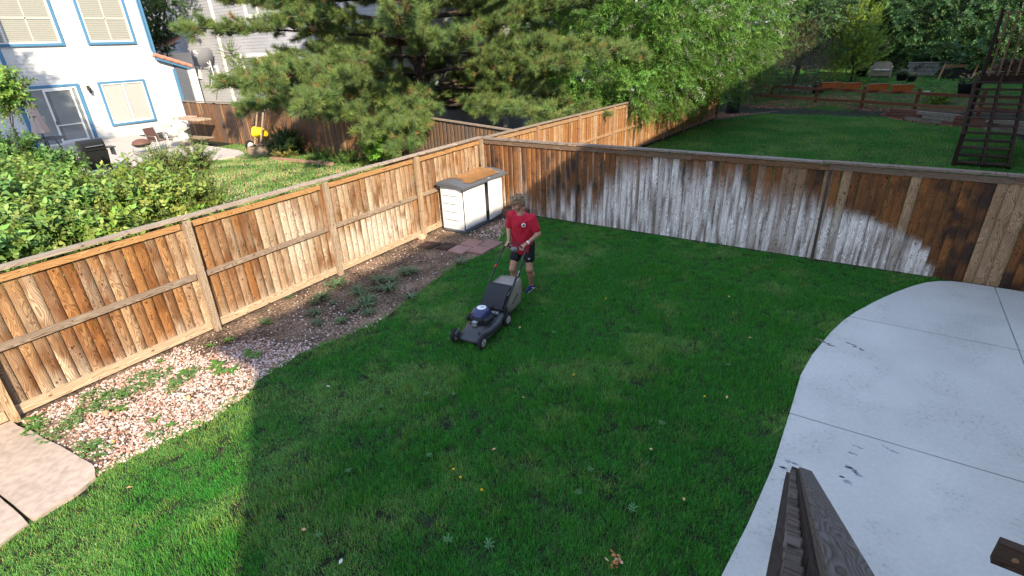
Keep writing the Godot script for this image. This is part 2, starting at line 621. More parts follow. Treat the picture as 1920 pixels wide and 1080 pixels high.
# a plain fence run from a to b with its rails towards the viewer
func far_fence(label: String, a: Vector3, b: Vector3, h: float, hues: Array, rails: bool, stretch := 0.14) -> void:
	var t := thing("wooden_fence", label, "fence", a, atan2(-(b - a).z, (b - a).x))
	var len := Vector2(b.x - a.x, b.z - a.z).length()
	var rise := (b.y - a.y) / len
	var x := 0.0
	while x < len - 0.05:
		var w := minf(stretch * rnd(0.95, 1.05), len - x)
		var xm := x + w * 0.5
		var hue: Color = hues[rng.randi_range(0, hues.size() - 1)]
		var sd := rnd(0, 99)
		var tone := func(u: float, y: float) -> Color:
			var n1 := noise.get_noise_2d(xm * 30.0 + u * 14.0, y * 16.0 + sd)
			return mixc(hue, hues[0], 0.4 + n1 * 1.2)
		var o := part("board", board_shape(w - 0.004, h - 0.1, 0.016, tone, 6), M.wood, t)
		o.position = Vector3(xm, rise * xm + 0.03, 0.0 if rng.randf() < 0.8 else 0.012)
		x += w
	var n := int(round(len / 2.44))
	for k in n + 1:
		var s := Shape.new()
		var px := len * k / n
		plank(s, Vector3(px, rise * px - 0.1, 0.06 if rails else -0.06), Vector3(px, rise * px + h - 0.04, 0.06 if rails else -0.06), 0.09, 0.09, mixc(hues[0], Color(0.42, 0.33, 0.25), 0.6), Vector3.BACK)
		part("post", s, M.wood, t)
		if k == n:
			break
		var qx := len * (k + 1) / n
		if rails:
			for y in [0.1, h * 0.5, h - 0.13]:
				s = Shape.new()
				plank(s, Vector3(px + 0.05, rise * px + y, 0.027), Vector3(qx - 0.05, rise * qx + y, 0.027), 0.09, 0.036, mixc(hues[0], Color(0.45, 0.33, 0.22), 0.6), Vector3.BACK)
				part("rail", s, M.wood, t)
		s = Shape.new()
		plank(s, Vector3(px, rise * px + h - 0.02, 0.0), Vector3(qx - 0.004, rise * qx + h - 0.02, 0.0), 0.14, 0.036, Color(0.33, 0.28, 0.235))
		part("cap", s, M.wood, t)

# ---------------------------------------------------------------- materials
func make_materials() -> void:
	var wood := wood_texture()
	M.wood = paint(1, 1, 1, 0.82, wood, true)
	M.grainy = wood
	M.con_tex = mottled(11, 1024, 0.10, 0.16, 0.07, 0.003)
	M.soil_tex = mottled(21, 1024, 0.40, 0.55, 0.25, 0.005)
	M.soft_tex = mottled(31, 512, 0.10, 0.06, 0.0, 0.006)
	M.concrete = paint(0.585, 0.585, 0.55, 0.85, concrete_texture())
	M.old_concrete = paint(0.52, 0.42, 0.35, 0.9, M.con_tex)
	M.soil = paint(0.52, 0.35, 0.24, 0.95, M.soil_tex)
	M.turf = paint(0.045, 0.062, 0.022, 0.95, M.soil_tex)
	M.mulch = paint(0.24, 0.12, 0.07, 0.95, M.soil_tex)
	for k in ["concrete", "old_concrete", "soil", "turf", "mulch"]:
		M[k].uv1_triplanar = true
		M[k].uv1_world_triplanar = true
		M[k].uv1_scale = Vector3(0.23, 0.23, 0.23)
	M.concrete.uv1_scale = Vector3(0.17, 0.17, 0.17)
	M.siding_white = paint(0.80, 0.81, 0.82, 0.6, M.soft_tex)
	M.siding_grey = paint(0.47, 0.48, 0.53, 0.65, M.soft_tex)
	for k in ["siding_white", "siding_grey"]:
		M[k].uv1_triplanar = true
		M[k].uv1_scale = Vector3(0.12, 0.12, 0.12)
	M.blue = paint(0.075, 0.205, 0.36, 0.5)
	M.white = paint(0.80, 0.80, 0.80, 0.45)
	M.tile = paint(0.52, 0.25, 0.19, 0.8, M.soft_tex)
	M.shingle = paint(0.13, 0.12, 0.115, 0.9, M.soft_tex)
	M.blind = paint(0.60, 0.56, 0.48, 0.6)
	M.blind_white = paint(0.74, 0.73, 0.71, 0.6)
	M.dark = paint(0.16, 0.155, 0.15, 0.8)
	M.curtain = paint(0.42, 0.43, 0.42, 0.9)
	M.shade_cloth = paint(0.45, 0.23, 0.05, 0.8)
	var glass := StandardMaterial3D.new()
	glass.albedo_color = Color(0.75, 0.85, 0.88, 0.12)
	glass.transparency = BaseMaterial3D.TRANSPARENCY_ALPHA
	glass.roughness = 0.02
	M.glass = glass
	M.black = paint(0.012, 0.013, 0.014, 0.45)
	M.iron = paint(0.03, 0.028, 0.027, 0.55)
	M.steel = paint(0.45, 0.45, 0.45, 0.35)
	M.steel.metallic = 0.9
	M.rubber = paint(0.018, 0.018, 0.019, 0.85)
	M.plain = paint(1, 1, 1, 0.8, null, true)
	M.waxy = paint(1, 1, 1, 0.55, null, true)
	M.leaf = paint(1, 1, 1, 0.5, null, true)
	M.leaf.backlight_enabled = true
	M.leaf.backlight = lin(0.36, 0.36, 0.25)
	M.grass = paint(1, 1, 1, 0.7, null, true)
	M.grass.metallic_specular = 0.2
	M.grass.backlight_enabled = true
	M.grass.backlight = lin(0.4, 0.4, 0.3)
	M.bark = paint(1, 1, 1, 0.95, mottled(41, 256, 0.5, 0.45, 0.2, 0.03), true)
	M.bark.heightmap_enabled = true
	M.bark.heightmap_texture = M.bark.albedo_texture
	M.bark.heightmap_scale = 3.0

# ---------------------------------------------------------------- ground, patio, paths
var bed_edge := [[2.05, 9.95], [2.06, 9.44], [2.15, 8.95], [2.16, 8.63], [2.05, 8.14], [1.92, 7.73], [1.88, 7.2], [1.97, 6.89], [2.09, 6.38], [2.18, 5.82], [2.0, 4.69], [1.84, 3.69], [1.92, 2.82], [1.80, 1.99], [1.42, 0.99], [1.2, 0.1]]
var patio_edge := PackedVector2Array()

func ground() -> void:
	sheet("ground", PackedVector2Array([Vector2(-90, -90), Vector2(60, -90), Vector2(60, 40), Vector2(-90, 40)]), -0.02, M.turf, "open grassy ground under and around the yards", 2.5)
	for r in [[-400, -400, 400, -90], [-400, 40, 400, 300], [-400, -90, -90, 40], [60, -90, 400, 40]]:
		sheet("ground", PackedVector2Array([Vector2(r[0], r[1]), Vector2(r[2], r[1]), Vector2(r[2], r[3]), Vector2(r[0], r[3])]), -0.02, M.turf, "distant open ground beyond the houses", 50.0)
	var bed := PackedVector2Array([Vector2(-0.1, 0.05), Vector2(-0.1, 9.95)])
	var lawn := PackedVector2Array([Vector2(1.2, 0.02), Vector2(13.0, 0.02), Vector2(13.0, 16.0), Vector2(0.0, 16.0), Vector2(0.0, 9.95)])
	for p in bed_edge:
		bed.append(Vector2(p[0], p[1]))
		lawn.append(Vector2(p[0], p[1]))
	sheet("lawn", lawn, 0.0, M.turf, "mown lawn of the yard between the two fences")
	sheet("dirt_bed", bed, 0.004, M.soil, "bare brown soil bed along the sunlit fence", 0.5)
	sheet("lawn", PackedVector2Array([Vector2(1.0, -22.5), Vector2(13, -18), Vector2(13, -0.2), Vector2(0.2, -0.2), Vector2(1.3, -18.0)]), 0.0, M.turf, "green lawn of the yard behind the stained fence", 2.0)
	sheet("mulch_bed", PackedVector2Array([Vector2(1.35, -17.6), Vector2(1.9, -18.2), Vector2(2.7, -20.0), Vector2(4.2, -21.9), Vector2(6.2, -22.9), Vector2(8.2, -21.8), Vector2(9.0, -20.4), Vector2(16, -18.6), Vector2(16, -24.5), Vector2(1.0, -27.5), Vector2(0.9, -22.0)]), 0.012, M.mulch, "red wood mulch bed around the split rail fence", 1.0)
	# concrete patio with sawn joints
	for p in [[7.75, 9.6], [7.80, 8.6], [7.91, 7.58], [7.98, 7.0], [8.05, 6.13], [8.07, 5.21], [8.08, 4.3], [8.15, 3.72], [8.30, 2.98], [8.42, 2.52], [8.57, 2.10], [8.83, 1.52], [9.08, 1.03], [9.30, 0.66], [9.50, 0.38], [9.68, 0.22], [9.86, 0.13], [10.05, 0.10], [13.2, 0.10], [13.2, 16.0], [7.6, 16.0]]:
		patio_edge.append(Vector2(p[0], p[1]))
	var patio := thing("patio", "pale grey concrete patio with a curved edge and sawn joints", "patio")
	patio.set_meta("kind", "structure")
	var xs := [7.0, 10.42, 14.0]
	var zs := [-1.0, 2.31, 5.18, 8.1, 11.0, 16.5]
	for a in 2:
		for b in 5:
			var cell := PackedVector2Array([Vector2(xs[a] + 0.009, zs[b] + 0.009), Vector2(xs[a + 1] - 0.009, zs[b] + 0.009), Vector2(xs[a + 1] - 0.009, zs[b + 1] - 0.009), Vector2(xs[a] + 0.009, zs[b + 1] - 0.009)])
			for q in Geometry2D.intersect_polygons(patio_edge, cell):
				var s := Shape.new()
				s.slab(q, 0.12, Transform3D(Basis(Vector3.RIGHT, Vector3.BACK, Vector3.DOWN), Vector3(0, 0.05, 0)))
				part("slab", s, M.concrete, patio)
	var s0 := Shape.new()
	s0.slab(Geometry2D.offset_polygon(patio_edge, -0.03)[0], 0.06, Transform3D(Basis(Vector3.RIGHT, Vector3.BACK, Vector3.DOWN), Vector3(0, 0.038, 0)))
	part("joint_bed", s0, paint(0.25, 0.25, 0.25, 0.9), patio)
	# dried mud left on the concrete
	var mud := paint(0.17, 0.135, 0.12, 0.95)
	var grime := paint(0.33, 0.34, 0.36, 0.95)
	for p in [[8.26, 3.30, 0.22, 0.035, 0.5], [8.62, 3.22, 0.20, 0.035, 0.55], [8.19, 6.00, 0.10, 0.03, 0.2], [8.14, 6.12, 0.07, 0.03, 0.1], [8.66, 5.99, 0.10, 0.03, 0.9], [8.72, 5.82, 0.09, 0.05, 0.7], [8.70, 5.55, 0.07, 0.02, 0.1], [9.02, 5.30, 0.12, 0.02, 0.4], [8.74, 5.42, 0.08, 0.015, 0.2]]:
		for k in 9:
			var f := Shape.new()
			var at := Vector2(p[0], p[1]) + Vector2.from_angle(p[4]) * (k - 4) / 8.0 * float(p[2]) + Vector2(rnd(-1, 1), rnd(-1, 1)) * float(p[3]) * 0.6
			var poly := PackedVector2Array()
			var r := float(p[3]) * rnd(0.25, 0.75)
			for e in 9:
				poly.append(at + Vector2.from_angle(TAU * e / 9) * r * rnd(0.5, 1.2) * Vector2(1.3, 0.7))
			f.slab(poly, 0.004, Transform3D(Basis(Vector3.RIGHT, Vector3.BACK, Vector3.DOWN), Vector3(0, 0.053, 0)))
			part("mud_mark", f, mud if p[1] < 5.0 else grime, patio)
	# old paving slabs beside the gravel
	var path := thing("path", "worn pinkish concrete paving slabs beside the gravel bed", "path")
	path.set_meta("kind", "structure")
	for q in [[[0.52, 9.96], [1.84, 9.80], [2.10, 9.86], [2.19, 10.1], [2.22, 10.44], [1.5, 10.49], [0.56, 10.42]], [[0.55, 10.45], [1.5, 10.52], [2.23, 10.47], [2.32, 10.8], [2.36, 11.4], [0.5, 11.4]], [[0.06, 10.02], [0.49, 9.98], [0.53, 10.42], [0.52, 11.2], [0.06, 11.2]], [[0.5, 11.43], [2.36, 11.43], [2.45, 12.6], [0.5, 12.6]]]:
		var poly := PackedVector2Array()
		for k in q.size():
			var a := Vector2(q[k][0], q[k][1])
			var b := Vector2(q[(k + 1) % q.size()][0], q[(k + 1) % q.size()][1])
			for e in 4:
				poly.append(a.lerp(b, e / 4.0) + Vector2(rnd(-1, 1), rnd(-1, 1)) * 0.007)
		var s := Shape.new()
		s.slab(poly, 0.08, Transform3D(Basis(Vector3.RIGHT, Vector3.BACK, Vector3.DOWN), Vector3(0, 0.035 + rnd(0, 0.006), 0)))
		part("slab", s, M.old_concrete, path)

func outer_fences() -> void:
	far_fence("weathered fence under the pine continuing from the yard corner to the back garden", Vector3(0.05, 0, -0.1), Vector3(1.38, 0, -18.6), 1.86, [Color(0.42, 0.22, 0.09), Color(0.34, 0.16, 0.06), Color(0.50, 0.33, 0.18), Color(0.22, 0.13, 0.08), Color(0.52, 0.44, 0.34)], true)
	far_fence("dark weathered fence with pale replaced boards behind the neighbour's lawn", Vector3(-18.3, 0.45, -1.9), Vector3(-5.6, 0.45, -1.9), 1.75, [Color(0.20, 0.125, 0.085), Color(0.29, 0.15, 0.07), Color(0.16, 0.125, 0.11), Color(0.24, 0.13, 0.07), Color(0.46, 0.28, 0.13)], false)
	far_fence("short dark fence run behind the pine joining the yard corner", Vector3(-5.5, 0.45, -1.9), Vector3(-0.1, 0.05, -1.9), 1.7, [Color(0.17, 0.125, 0.10), Color(0.26, 0.15, 0.08), Color(0.14, 0.12, 0.11)], false)

# ---------------------------------------------------------------- houses
# lap siding on a wall of width w and height h; local x across, y up, facing +z
func lap_wall(s: Shape, x0: float, x1: float, y0: float, y1: float, z: float, lap := 0.16) -> void:
	var y := y0
	while y < y1 - 0.01:
		var t := minf(y + lap, y1)
		s.quad(Vector3(x0, y, z + 0.018), Vector3(x1, y, z + 0.018), Vector3(x1, t, z + 0.004), Vector3(x0, t, z + 0.004))
		s.quad(Vector3(x0, y, z), Vector3(x1, y, z), Vector3(x1, y, z + 0.018), Vector3(x0, y, z + 0.018))
		y = t

func window(house: Node3D, x0: float, x1: float, y0: float, y1: float, trim: Material, tw: float, cols: int, inside: String) -> Node3D:
	var w := Node3D.new()
	w.name = "window"
	house.add_child(w, true)
	var s := Shape.new()
	for q in [[x0 - tw, x1 + tw, y1, y1 + tw], [x0 - tw, x1 + tw, y0 - tw, y0], [x0 - tw, x0, y0, y1], [x1, x1 + tw, y0, y1]]:
		s.box(Vector3((q[0] + q[1]) / 2, (q[2] + q[3]) / 2, 0.05), Vector3(q[1] - q[0] - 0.001, q[3] - q[2] - 0.001, 0.10), Basis(), 0.006)
	part("casing", s, trim, w)
	s = Shape.new()
	var fw := 0.05
	for q in [[x0, x1, y1 - fw, y1], [x0, x1, y0, y0 + fw], [x0, x0 + fw, y0 + fw, y1 - fw], [x1 - fw, x1, y0 + fw, y1 - fw]]:
		s.box(Vector3((q[0] + q[1]) / 2, (q[2] + q[3]) / 2, 0.058), Vector3(q[1] - q[0], q[3] - q[2], 0.05), Basis(), 0.004)
	for k in range(1, cols):
		var x := lerpf(x0, x1, float(k) / cols)
		s.box(Vector3(x, (y0 + y1) / 2, 0.06), Vector3(0.07, y1 - y0 - 2 * fw, 0.05), Basis(), 0.004)
	part("frame", s, M.white, w)
	for k in cols:
		var g := Shape.new()
		var a := lerpf(x0, x1, float(k) / cols) + 0.03
		var b := lerpf(x0, x1, float(k + 1) / cols) - 0.03
		g.quad(Vector3(a, y0 + 0.03, 0.062), Vector3(b, y0 + 0.03, 0.062), Vector3(b, y1 - 0.03, 0.062), Vector3(a, y1 - 0.03, 0.062))
		part("pane", g, M.glass, w)
		if inside == "dark":
			continue
		var d := Shape.new()
		if inside == "slats" or inside == "shutter":
			var y := y0 + 0.06
			var step := 0.05 if inside == "slats" else 0.075
			while y < y1 - 0.06:
				d.box(Vector3((a + b) / 2, y, 0.032), Vector3(b - a - 0.06, step * 0.96, 0.004), Basis(Vector3.RIGHT, 0.5))
				y += step
			if inside == "shutter":
				for e in [a + 0.03, (a + b) / 2, b - 0.03]:
					d.box(Vector3(e, (y0 + y1) / 2, 0.042), Vector3(0.05, y1 - y0 - 0.1, 0.02))
				d.box(Vector3((a + b) / 2, lerpf(y0, y1, 0.5), 0.042), Vector3(b - a - 0.06, 0.06, 0.02))
			part("blind", d, M.blind if inside == "shutter" else M.blind_white, w)
		elif inside == "shade" and k == cols - 1:
			d.box(Vector3((a + b) / 2, lerpf(y0, y1, 0.73), 0.035), Vector3(b - a - 0.04, (y1 - y0) * 0.48, 0.01))
			part("roller_shade", d, M.shade_cloth, w)
		elif inside == "curtain":
			var x := a + 0.03
			while x < b - 0.05:
				if noise.get_noise_2d(x * 9.0, y0) > -0.2:
					d.tube([Vector3(x, y0 + 0.05, 0.022), Vector3(x, y1 - 0.05, 0.022)], [0.018], 6, false)
				x += 0.035
			if d.v.size():
				part("curtain", d, M.curtain, w)
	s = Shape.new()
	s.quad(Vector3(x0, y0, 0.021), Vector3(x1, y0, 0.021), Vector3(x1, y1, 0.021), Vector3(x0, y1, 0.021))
	part("backing", s, M.dark, w)  # dark grey sheet stands in for the dim room behind the glass
	return w

func white_house() -> void:
	var h := thing("house", "white lap sided house with blue window trim beyond the left shrubs".replace(" left", ""), "house", Vector3(-22.85, 0, 0), PI / 2)
	var s := Shape.new()
	lap_wall(s, -9.0, 3.45, 0.3, 9.0, 0.0)
	lap_wall(s, 3.45, 4.15, 0.3, 3.72, 0.0)
	s.quad(Vector3(3.45, 3.72, 0.004), Vector3(4.15, 3.72, 0.004), Vector3(4.15, 3.74, 0.004), Vector3(3.45, 4.1, 0.004))
	s.quad(Vector3(3.45, 3.7, 0.0), Vector3(3.45, 3.7, -8), Vector3(3.45, 9.0, -8), Vector3(3.45, 9.0, 0.0))
	s.quad(Vector3(4.15, 0.3, 0.0), Vector3(4.15, 0.3, -8), Vector3(4.15, 3.74, -8), Vector3(4.15, 3.74, 0.0))
	s.quad(Vector3(-9, 0.3, -8), Vector3(-9, 0.3, 0), Vector3(-9, 9.0, 0), Vector3(-9, 9.0, -8))
	s.quad(Vector3(4.15, 0.3, -8), Vector3(-9, 0.3, -8), Vector3(-9, 9.0, -8), Vector3(4.15, 9.0, -8))
	part("wall", s, M.siding_white, h)
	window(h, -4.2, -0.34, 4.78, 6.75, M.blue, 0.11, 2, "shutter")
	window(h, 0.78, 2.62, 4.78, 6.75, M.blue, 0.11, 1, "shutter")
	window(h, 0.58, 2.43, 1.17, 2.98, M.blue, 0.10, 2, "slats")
	# sliding door
	var d := Node3D.new()
	d.name = "door"
	h.add_child(d)
	s = Shape.new()
	for q in [[-2.72, -0.28, 2.98, 3.1], [-2.72, -2.58, 0.55, 2.98], [-0.42, -0.28, 0.55, 2.98], [-2.72, -0.28, 0.42, 0.55]]:
		s.box(Vector3((q[0] + q[1]) / 2, (q[2] + q[3]) / 2, 0.05), Vector3(q[1] - q[0] - 0.001, q[3] - q[2] - 0.001, 0.1), Basis(), 0.006)
	part("casing", s, M.blue, d)
	s = Shape.new()
	for q in [[-2.58, -0.42, 2.92, 2.98], [-2.58, -0.42, 0.55, 0.62], [-2.58, -2.52, 0.62, 2.92], [-0.48, -0.42, 0.62, 2.92]]:
		s.box(Vector3((q[0] + q[1]) / 2, (q[2] + q[3]) / 2, 0.045), Vector3(q[1] - q[0], q[3] - q[2], 0.06), Basis(), 0.004)
	part("frame", s, M.white, d)
	s = Shape.new()
	for q in [[-1.72, -0.62, 2.84, 2.92], [-1.72, -0.62, 0.62, 0.72], [-1.72, -1.64, 0.72, 2.84], [-0.70, -0.62, 0.72, 2.84], [-1.64, -0.70, 1.36, 1.41]]:
		s.box(Vector3((q[0] + q[1]) / 2, (q[2] + q[3]) / 2, 0.082), Vector3(q[1] - q[0], q[3] - q[2], 0.03), Basis(), 0.003)
	part("screen_frame", s, M.white, d)
	part("handle", box1(Vector3(0.03, 0.16, 0.03), 0.005, 1, Vector3(-1.66, 1.5, 0.11)), M.black, d)
	for q in [[-2.52, -1.66], [-1.66, -0.48]]:
		s = Shape.new()
		s.quad(Vector3(q[0], 0.62, 0.055), Vector3(q[1], 0.62, 0.055), Vector3(q[1], 2.92, 0.055), Vector3(q[0], 2.92, 0.055))
		part("pane", s, M.glass, d)
	s = Shape.new()
	var x := -2.5
	while x < -0.5:
		if x < -1.72 or x > -1.5:
			s.tube([Vector3(x, 0.63, 0.025), Vector3(x, 2.9, 0.025)], [0.02], 6, false)
		x += 0.041
	part("curtain", s, paint(0.30, 0.31, 0.31, 0.9), d)
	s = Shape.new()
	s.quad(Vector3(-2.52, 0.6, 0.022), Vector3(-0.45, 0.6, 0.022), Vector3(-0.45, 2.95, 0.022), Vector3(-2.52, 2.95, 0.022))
	part("backing", s, M.dark, d)  # sheet coloured to stand for the dim interior behind the door
	# corner boards, gutter pipe
	for q in [[3.38, 3.50, 3.95, 9.0], [4.05, 4.2, 0.3, 3.45]]:
		part("corner_board", box1(Vector3(q[1] - q[0], q[3] - q[2], 0.06), 0.006, 1, Vector3((q[0] + q[1]) / 2, (q[2] + q[3]) / 2, 0.02)), M.blue, h)
	s = Shape.new()
	s.tube([Vector3(3.3, 9.0, 0.09), Vector3(3.3, 4.4, 0.09), Vector3(3.36, 4.22, 0.09), Vector3(3.6, 4.15, 0.09)], [0.04], 8)
	part("downpipe", s, M.blue, h)
	s = Shape.new()
	s.box(Vector3(3.75, 0.62, 0.06), Vector3(0.55, 0.12, 0.08), Basis(), 0.01)
	part("base_board", s, M.blue, h)
	# low side roof with clay tiles along its edge
	var r := Node3D.new()
	r.name = "roof"
	h.add_child(r)
	var slope := Basis(Vector3.BACK, atan2(-0.55, 1.5))
	s = Shape.new()
	s.box(Vector3(4.15, 3.72, 0.0), Vector3(1.62, 0.17, 0.5), slope, 0.006)
	part("fascia", s, M.blue, r)
	s = Shape.new()
	s.box(Vector3(4.16, 3.79, -4.0), Vector3(1.62, 0.05, 7.4), slope)
	part("deck", s, M.tile, r)
	for k in 5:
		s = Shape.new()
		var at := Vector3(3.50 + k * 0.32, 4.09 - k * 0.32 * 0.367, 0.12)
		s.tube([at + slope * Vector3(-0.2, 0.0, 0.1), at + slope * Vector3(0.2, -0.03, 0.1)], [0.10, 0.115], 10)
		s.tube([at + slope * Vector3(-0.2, 0.0, -0.12), at + slope * Vector3(0.2, -0.03, -0.12)], [0.10, 0.115], 10)
		part("tile", s, M.tile, r)
	s = Shape.new()
	s.box(Vector3(-2.8, 9.1, -3.6), Vector3(13.6, 0.2, 9.0))
	part("eaves", s, M.blue, r)
	s = Shape.new()
	s.face([Vector3(-9.6, 9.2, 0.9), Vector3(4.0, 9.2, 0.9), Vector3(4.0, 11.4, -3.6), Vector3(-9.6, 11.4, -3.6)])
	s.face([Vector3(4.0, 9.2, -8.1), Vector3(-9.6, 9.2, -8.1), Vector3(-9.6, 11.4, -3.6), Vector3(4.0, 11.4, -3.6)])
	part("covering", s, M.tile, r)
	# projecting bay at the far end, edged in blue
	s = Shape.new()
	s.box(Vector3(-4.6, 5.6, 0.45), Vector3(3.6, 4.0, 0.9))
	var bay := part("bay", s, M.siding_white, h)
	s = Shape.new()
	s.box(Vector3(-4.6, 3.66, 0.47), Vector3(3.75, 0.16, 0.98), Basis(), 0.006)
	s.box(Vector3(-2.83, 5.7, 0.86), Vector3(0.14, 3.9, 0.14), Basis(), 0.006)
	part("edging", s, M.blue, bay)
	# wall lamp
	s = Shape.new()
	s.box(Vector3(0.06, 2.86, 0.05), Vector3(0.12, 0.2, 0.05), Basis(), 0.01)
	s.lathe(Vector3(0.06, 2.62, 0.14), [Vector2(0.0, 0.0), Vector2(0.05, 0.0), Vector2(0.075, 0.2), Vector2(0.09, 0.22), Vector2(0.0, 0.3)], 8)
	part("lamp", s, M.iron, h)

func grey_house() -> void:
	var h := thing("house", "grey lap sided house with white corner trim behind the pine", "house", Vector3(0, 0, -9.0))
	var s := Shape.new()
	lap_wall(s, -36.0, -5.2, 0.2, 9.5, 0.0, 0.17)
	s.quad(Vector3(-5.2, 0.2, 0), Vector3(-5.2, 0.2, -9), Vector3(-5.2, 9.5, -9), Vector3(-5.2, 9.5, 0))
	s.quad(Vector3(-36, 0.2, -9), Vector3(-36, 0.2, 0), Vector3(-36, 9.5, 0), Vector3(-36, 9.5, -9))
	s.quad(Vector3(-5.2, 0.2, -9), Vector3(-36, 0.2, -9), Vector3(-36, 9.5, -9), Vector3(-5.2, 9.5, -9))
	part("wall", s, M.siding_grey, h)
	for x in [-26.35, -5.3]:
		part("corner_board", box1(Vector3(0.26, 9.3, 0.06), 0.006, 1, Vector3(x, 4.85, 0.02)), M.white, h)
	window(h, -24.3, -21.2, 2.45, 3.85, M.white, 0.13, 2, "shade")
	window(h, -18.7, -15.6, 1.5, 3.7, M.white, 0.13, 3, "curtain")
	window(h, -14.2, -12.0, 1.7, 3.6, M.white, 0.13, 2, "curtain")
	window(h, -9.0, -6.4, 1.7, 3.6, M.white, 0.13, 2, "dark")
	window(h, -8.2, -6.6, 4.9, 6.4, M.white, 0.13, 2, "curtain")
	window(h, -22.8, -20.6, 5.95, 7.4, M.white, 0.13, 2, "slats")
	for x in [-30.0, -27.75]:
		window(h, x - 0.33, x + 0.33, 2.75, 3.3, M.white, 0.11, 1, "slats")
	var r := Node3D.new()
	r.name = "roof"
	h.add_child(r)
	s = Shape.new()
	s.face([Vector3(-36.6, 9.4, 0.7), Vector3(-4.6, 9.4, 0.7), Vector3(-4.6, 12.4, -4.5), Vector3(-36.6, 12.4, -4.5)])
	s.face([Vector3(-4.6, 9.4, -9.7), Vector3(-36.6, 9.4, -9.7), Vector3(-36.6, 12.4, -4.5), Vector3(-4.6, 12.4, -4.5)])
	part("covering", s, M.shingle, r)
	part("eaves", box1(Vector3(32.0, 0.2, 10.4), 0.0, 1, Vector3(-20.6, 9.3, -4.5)), M.white, r)
	# brown porch cover
	var p := Node3D.new()
	p.name = "porch"
	h.add_child(p)
	var brown := paint(0.20, 0.085, 0.035, 0.8, M.grainy)
	s = Shape.new()
	s.box(Vector3(-11.6, 4.25, 1.2), Vector3(5.4, 0.42, 2.4), Basis(), 0.01, 0)
	part("beam", s, brown, p)
	for x in [-14.1, -9.1]:
		part("post", box1(Vector3(0.14, 3.7, 0.14), 0.01, 1, Vector3(x, 2.2, 2.2)), brown, p)
	# entry at the far side with a tiled hood
	var e := Node3D.new()
	e.name = "entry"
	h.add_child(e)
	part("wall", box1(Vector3(1.5, 3.9, 1.6), 0.0, 1, Vector3(-30.2, 2.3, 1.15)), M.siding_white, e)
	s = Shape.new()
	for k in 4:
		s.box(Vector3(-29.6, 5.05 - k * 0.11, 1.35 + k * 0.2), Vector3(2.4, 0.07, 0.3), Basis(Vector3.RIGHT, 0.45), 0.01)
	part("hood", s, M.tile, e)
	part("dark_panel", box1(Vector3(0.5, 0.9, 0.03), 0.0, 1, Vector3(-29.75, 3.6, 1.97)), M.dark, e)  # solid dark panel in place of the shade inside the entry

func shade_house(label: String, z0: float, z1: float, x0: float) -> void:
	var h := thing("house", label, "house")
	var s := Shape.new()
	s.box(Vector3((x0 + 25.0) / 2, 4.3, (z0 + z1) / 2), Vector3(25.0 - x0, 8.7, z1 - z0 - 0.01))
	part("wall", s, paint(0.45, 0.42, 0.38, 0.8), h)
	s = Shape.new()
	var e := 8.6
	var k := 12.3
	s.face([Vector3(11.72, e, z0), Vector3(11.72, e, z1), Vector3(19.0, k, z1), Vector3(19.0, k, z0)])
	s.face([Vector3(26.6, e, z1), Vector3(26.6, e, z0), Vector3(19.0, k, z0), Vector3(19.0, k, z1)])
	s.face([Vector3(11.72, e - 0.01, z1), Vector3(11.72, e - 0.01, z0), Vector3(26.6, e - 0.01, z0), Vector3(26.6, e - 0.01, z1)])
	s.face([Vector3(11.72, e, z1), Vector3(26.6, e, z1), Vector3(19.0, k, z1)])
	s.face([Vector3(26.6, e, z0), Vector3(11.72, e, z0), Vector3(19.0, k, z0)])
	part("roof", s, M.shingle, h)

func our_house() -> void:
	shade_house("tall house whose back wall rises behind the concrete patio", 0.6, 15.62, 12.9)
	shade_house("tall neighbouring house beside the dark garden stairs", -25.5, -0.2, 15.2)  # unseen house, lengthened so that its shade covers the back garden

# ---------------------------------------------------------------- grass, gravel, weeds
func blade(s: Shape, at: Vector3, dir: Vector3, length: float, w: float, col: Color, droop: float) -> void:
	var side := dir.cross(Vector3.UP)
	if side.length() < 0.05:
		side = Vector3.RIGHT
	side = side.normalized() * w * 0.5
	var p1 := at + dir * length * 0.55
	var out := Vector3(dir.x, 0, dir.z)
	var p2 := at + dir * length + out * length * droop - Vector3.UP * length * droop * 0.5
	var nn := side.normalized().cross(dir).normalized()
	if nn.y < 0:
		nn = -nn
	nn = (nn + Vector3.UP * 0.4).normalized()
	s.col = col
	var k := s.vert(at - side, nn, Vector2.ZERO)
	s.vert(at + side, nn, Vector2.ZERO)
	s.vert(p1 + side * 0.8, nn, Vector2.ZERO)
	s.vert(p1 - side * 0.8, nn, Vector2.ZERO)
	s.vert(p2, nn, Vector2.ZERO)
	s.tri(k, k + 1, k + 2); s.tri(k, k + 2, k + 3); s.tri(k + 3, k + 2, k + 4)

func tuft(count: int, radius: float, length: float, w: float, lean: float) -> ArrayMesh:
	var s := Shape.new()
	for k in count:
		var a := rnd(0, TAU)
		var r := sqrt(rng.randf()) * radius
		var b := rnd(0, TAU)
		var d := Vector3(cos(b) * rnd(0.1, lean), 1.0, sin(b) * rnd(0.1, lean)).normalized()
		var g := rnd(0.55, 1.5)
		var dry := rng.randf() < 0.035
		var c := Color(0.30, 0.26, 0.12) if dry else Color(0.056 * g * rnd(0.7, 1.7), 0.245 * g, 0.034 * g * rnd(0.6, 1.7))
		blade(s, Vector3(cos(a) * r, -0.005, sin(a) * r), d, length * rnd(0.55, 1.15), w * rnd(0.7, 1.2), c, rnd(0.05, 0.5))
	return s.mesh()

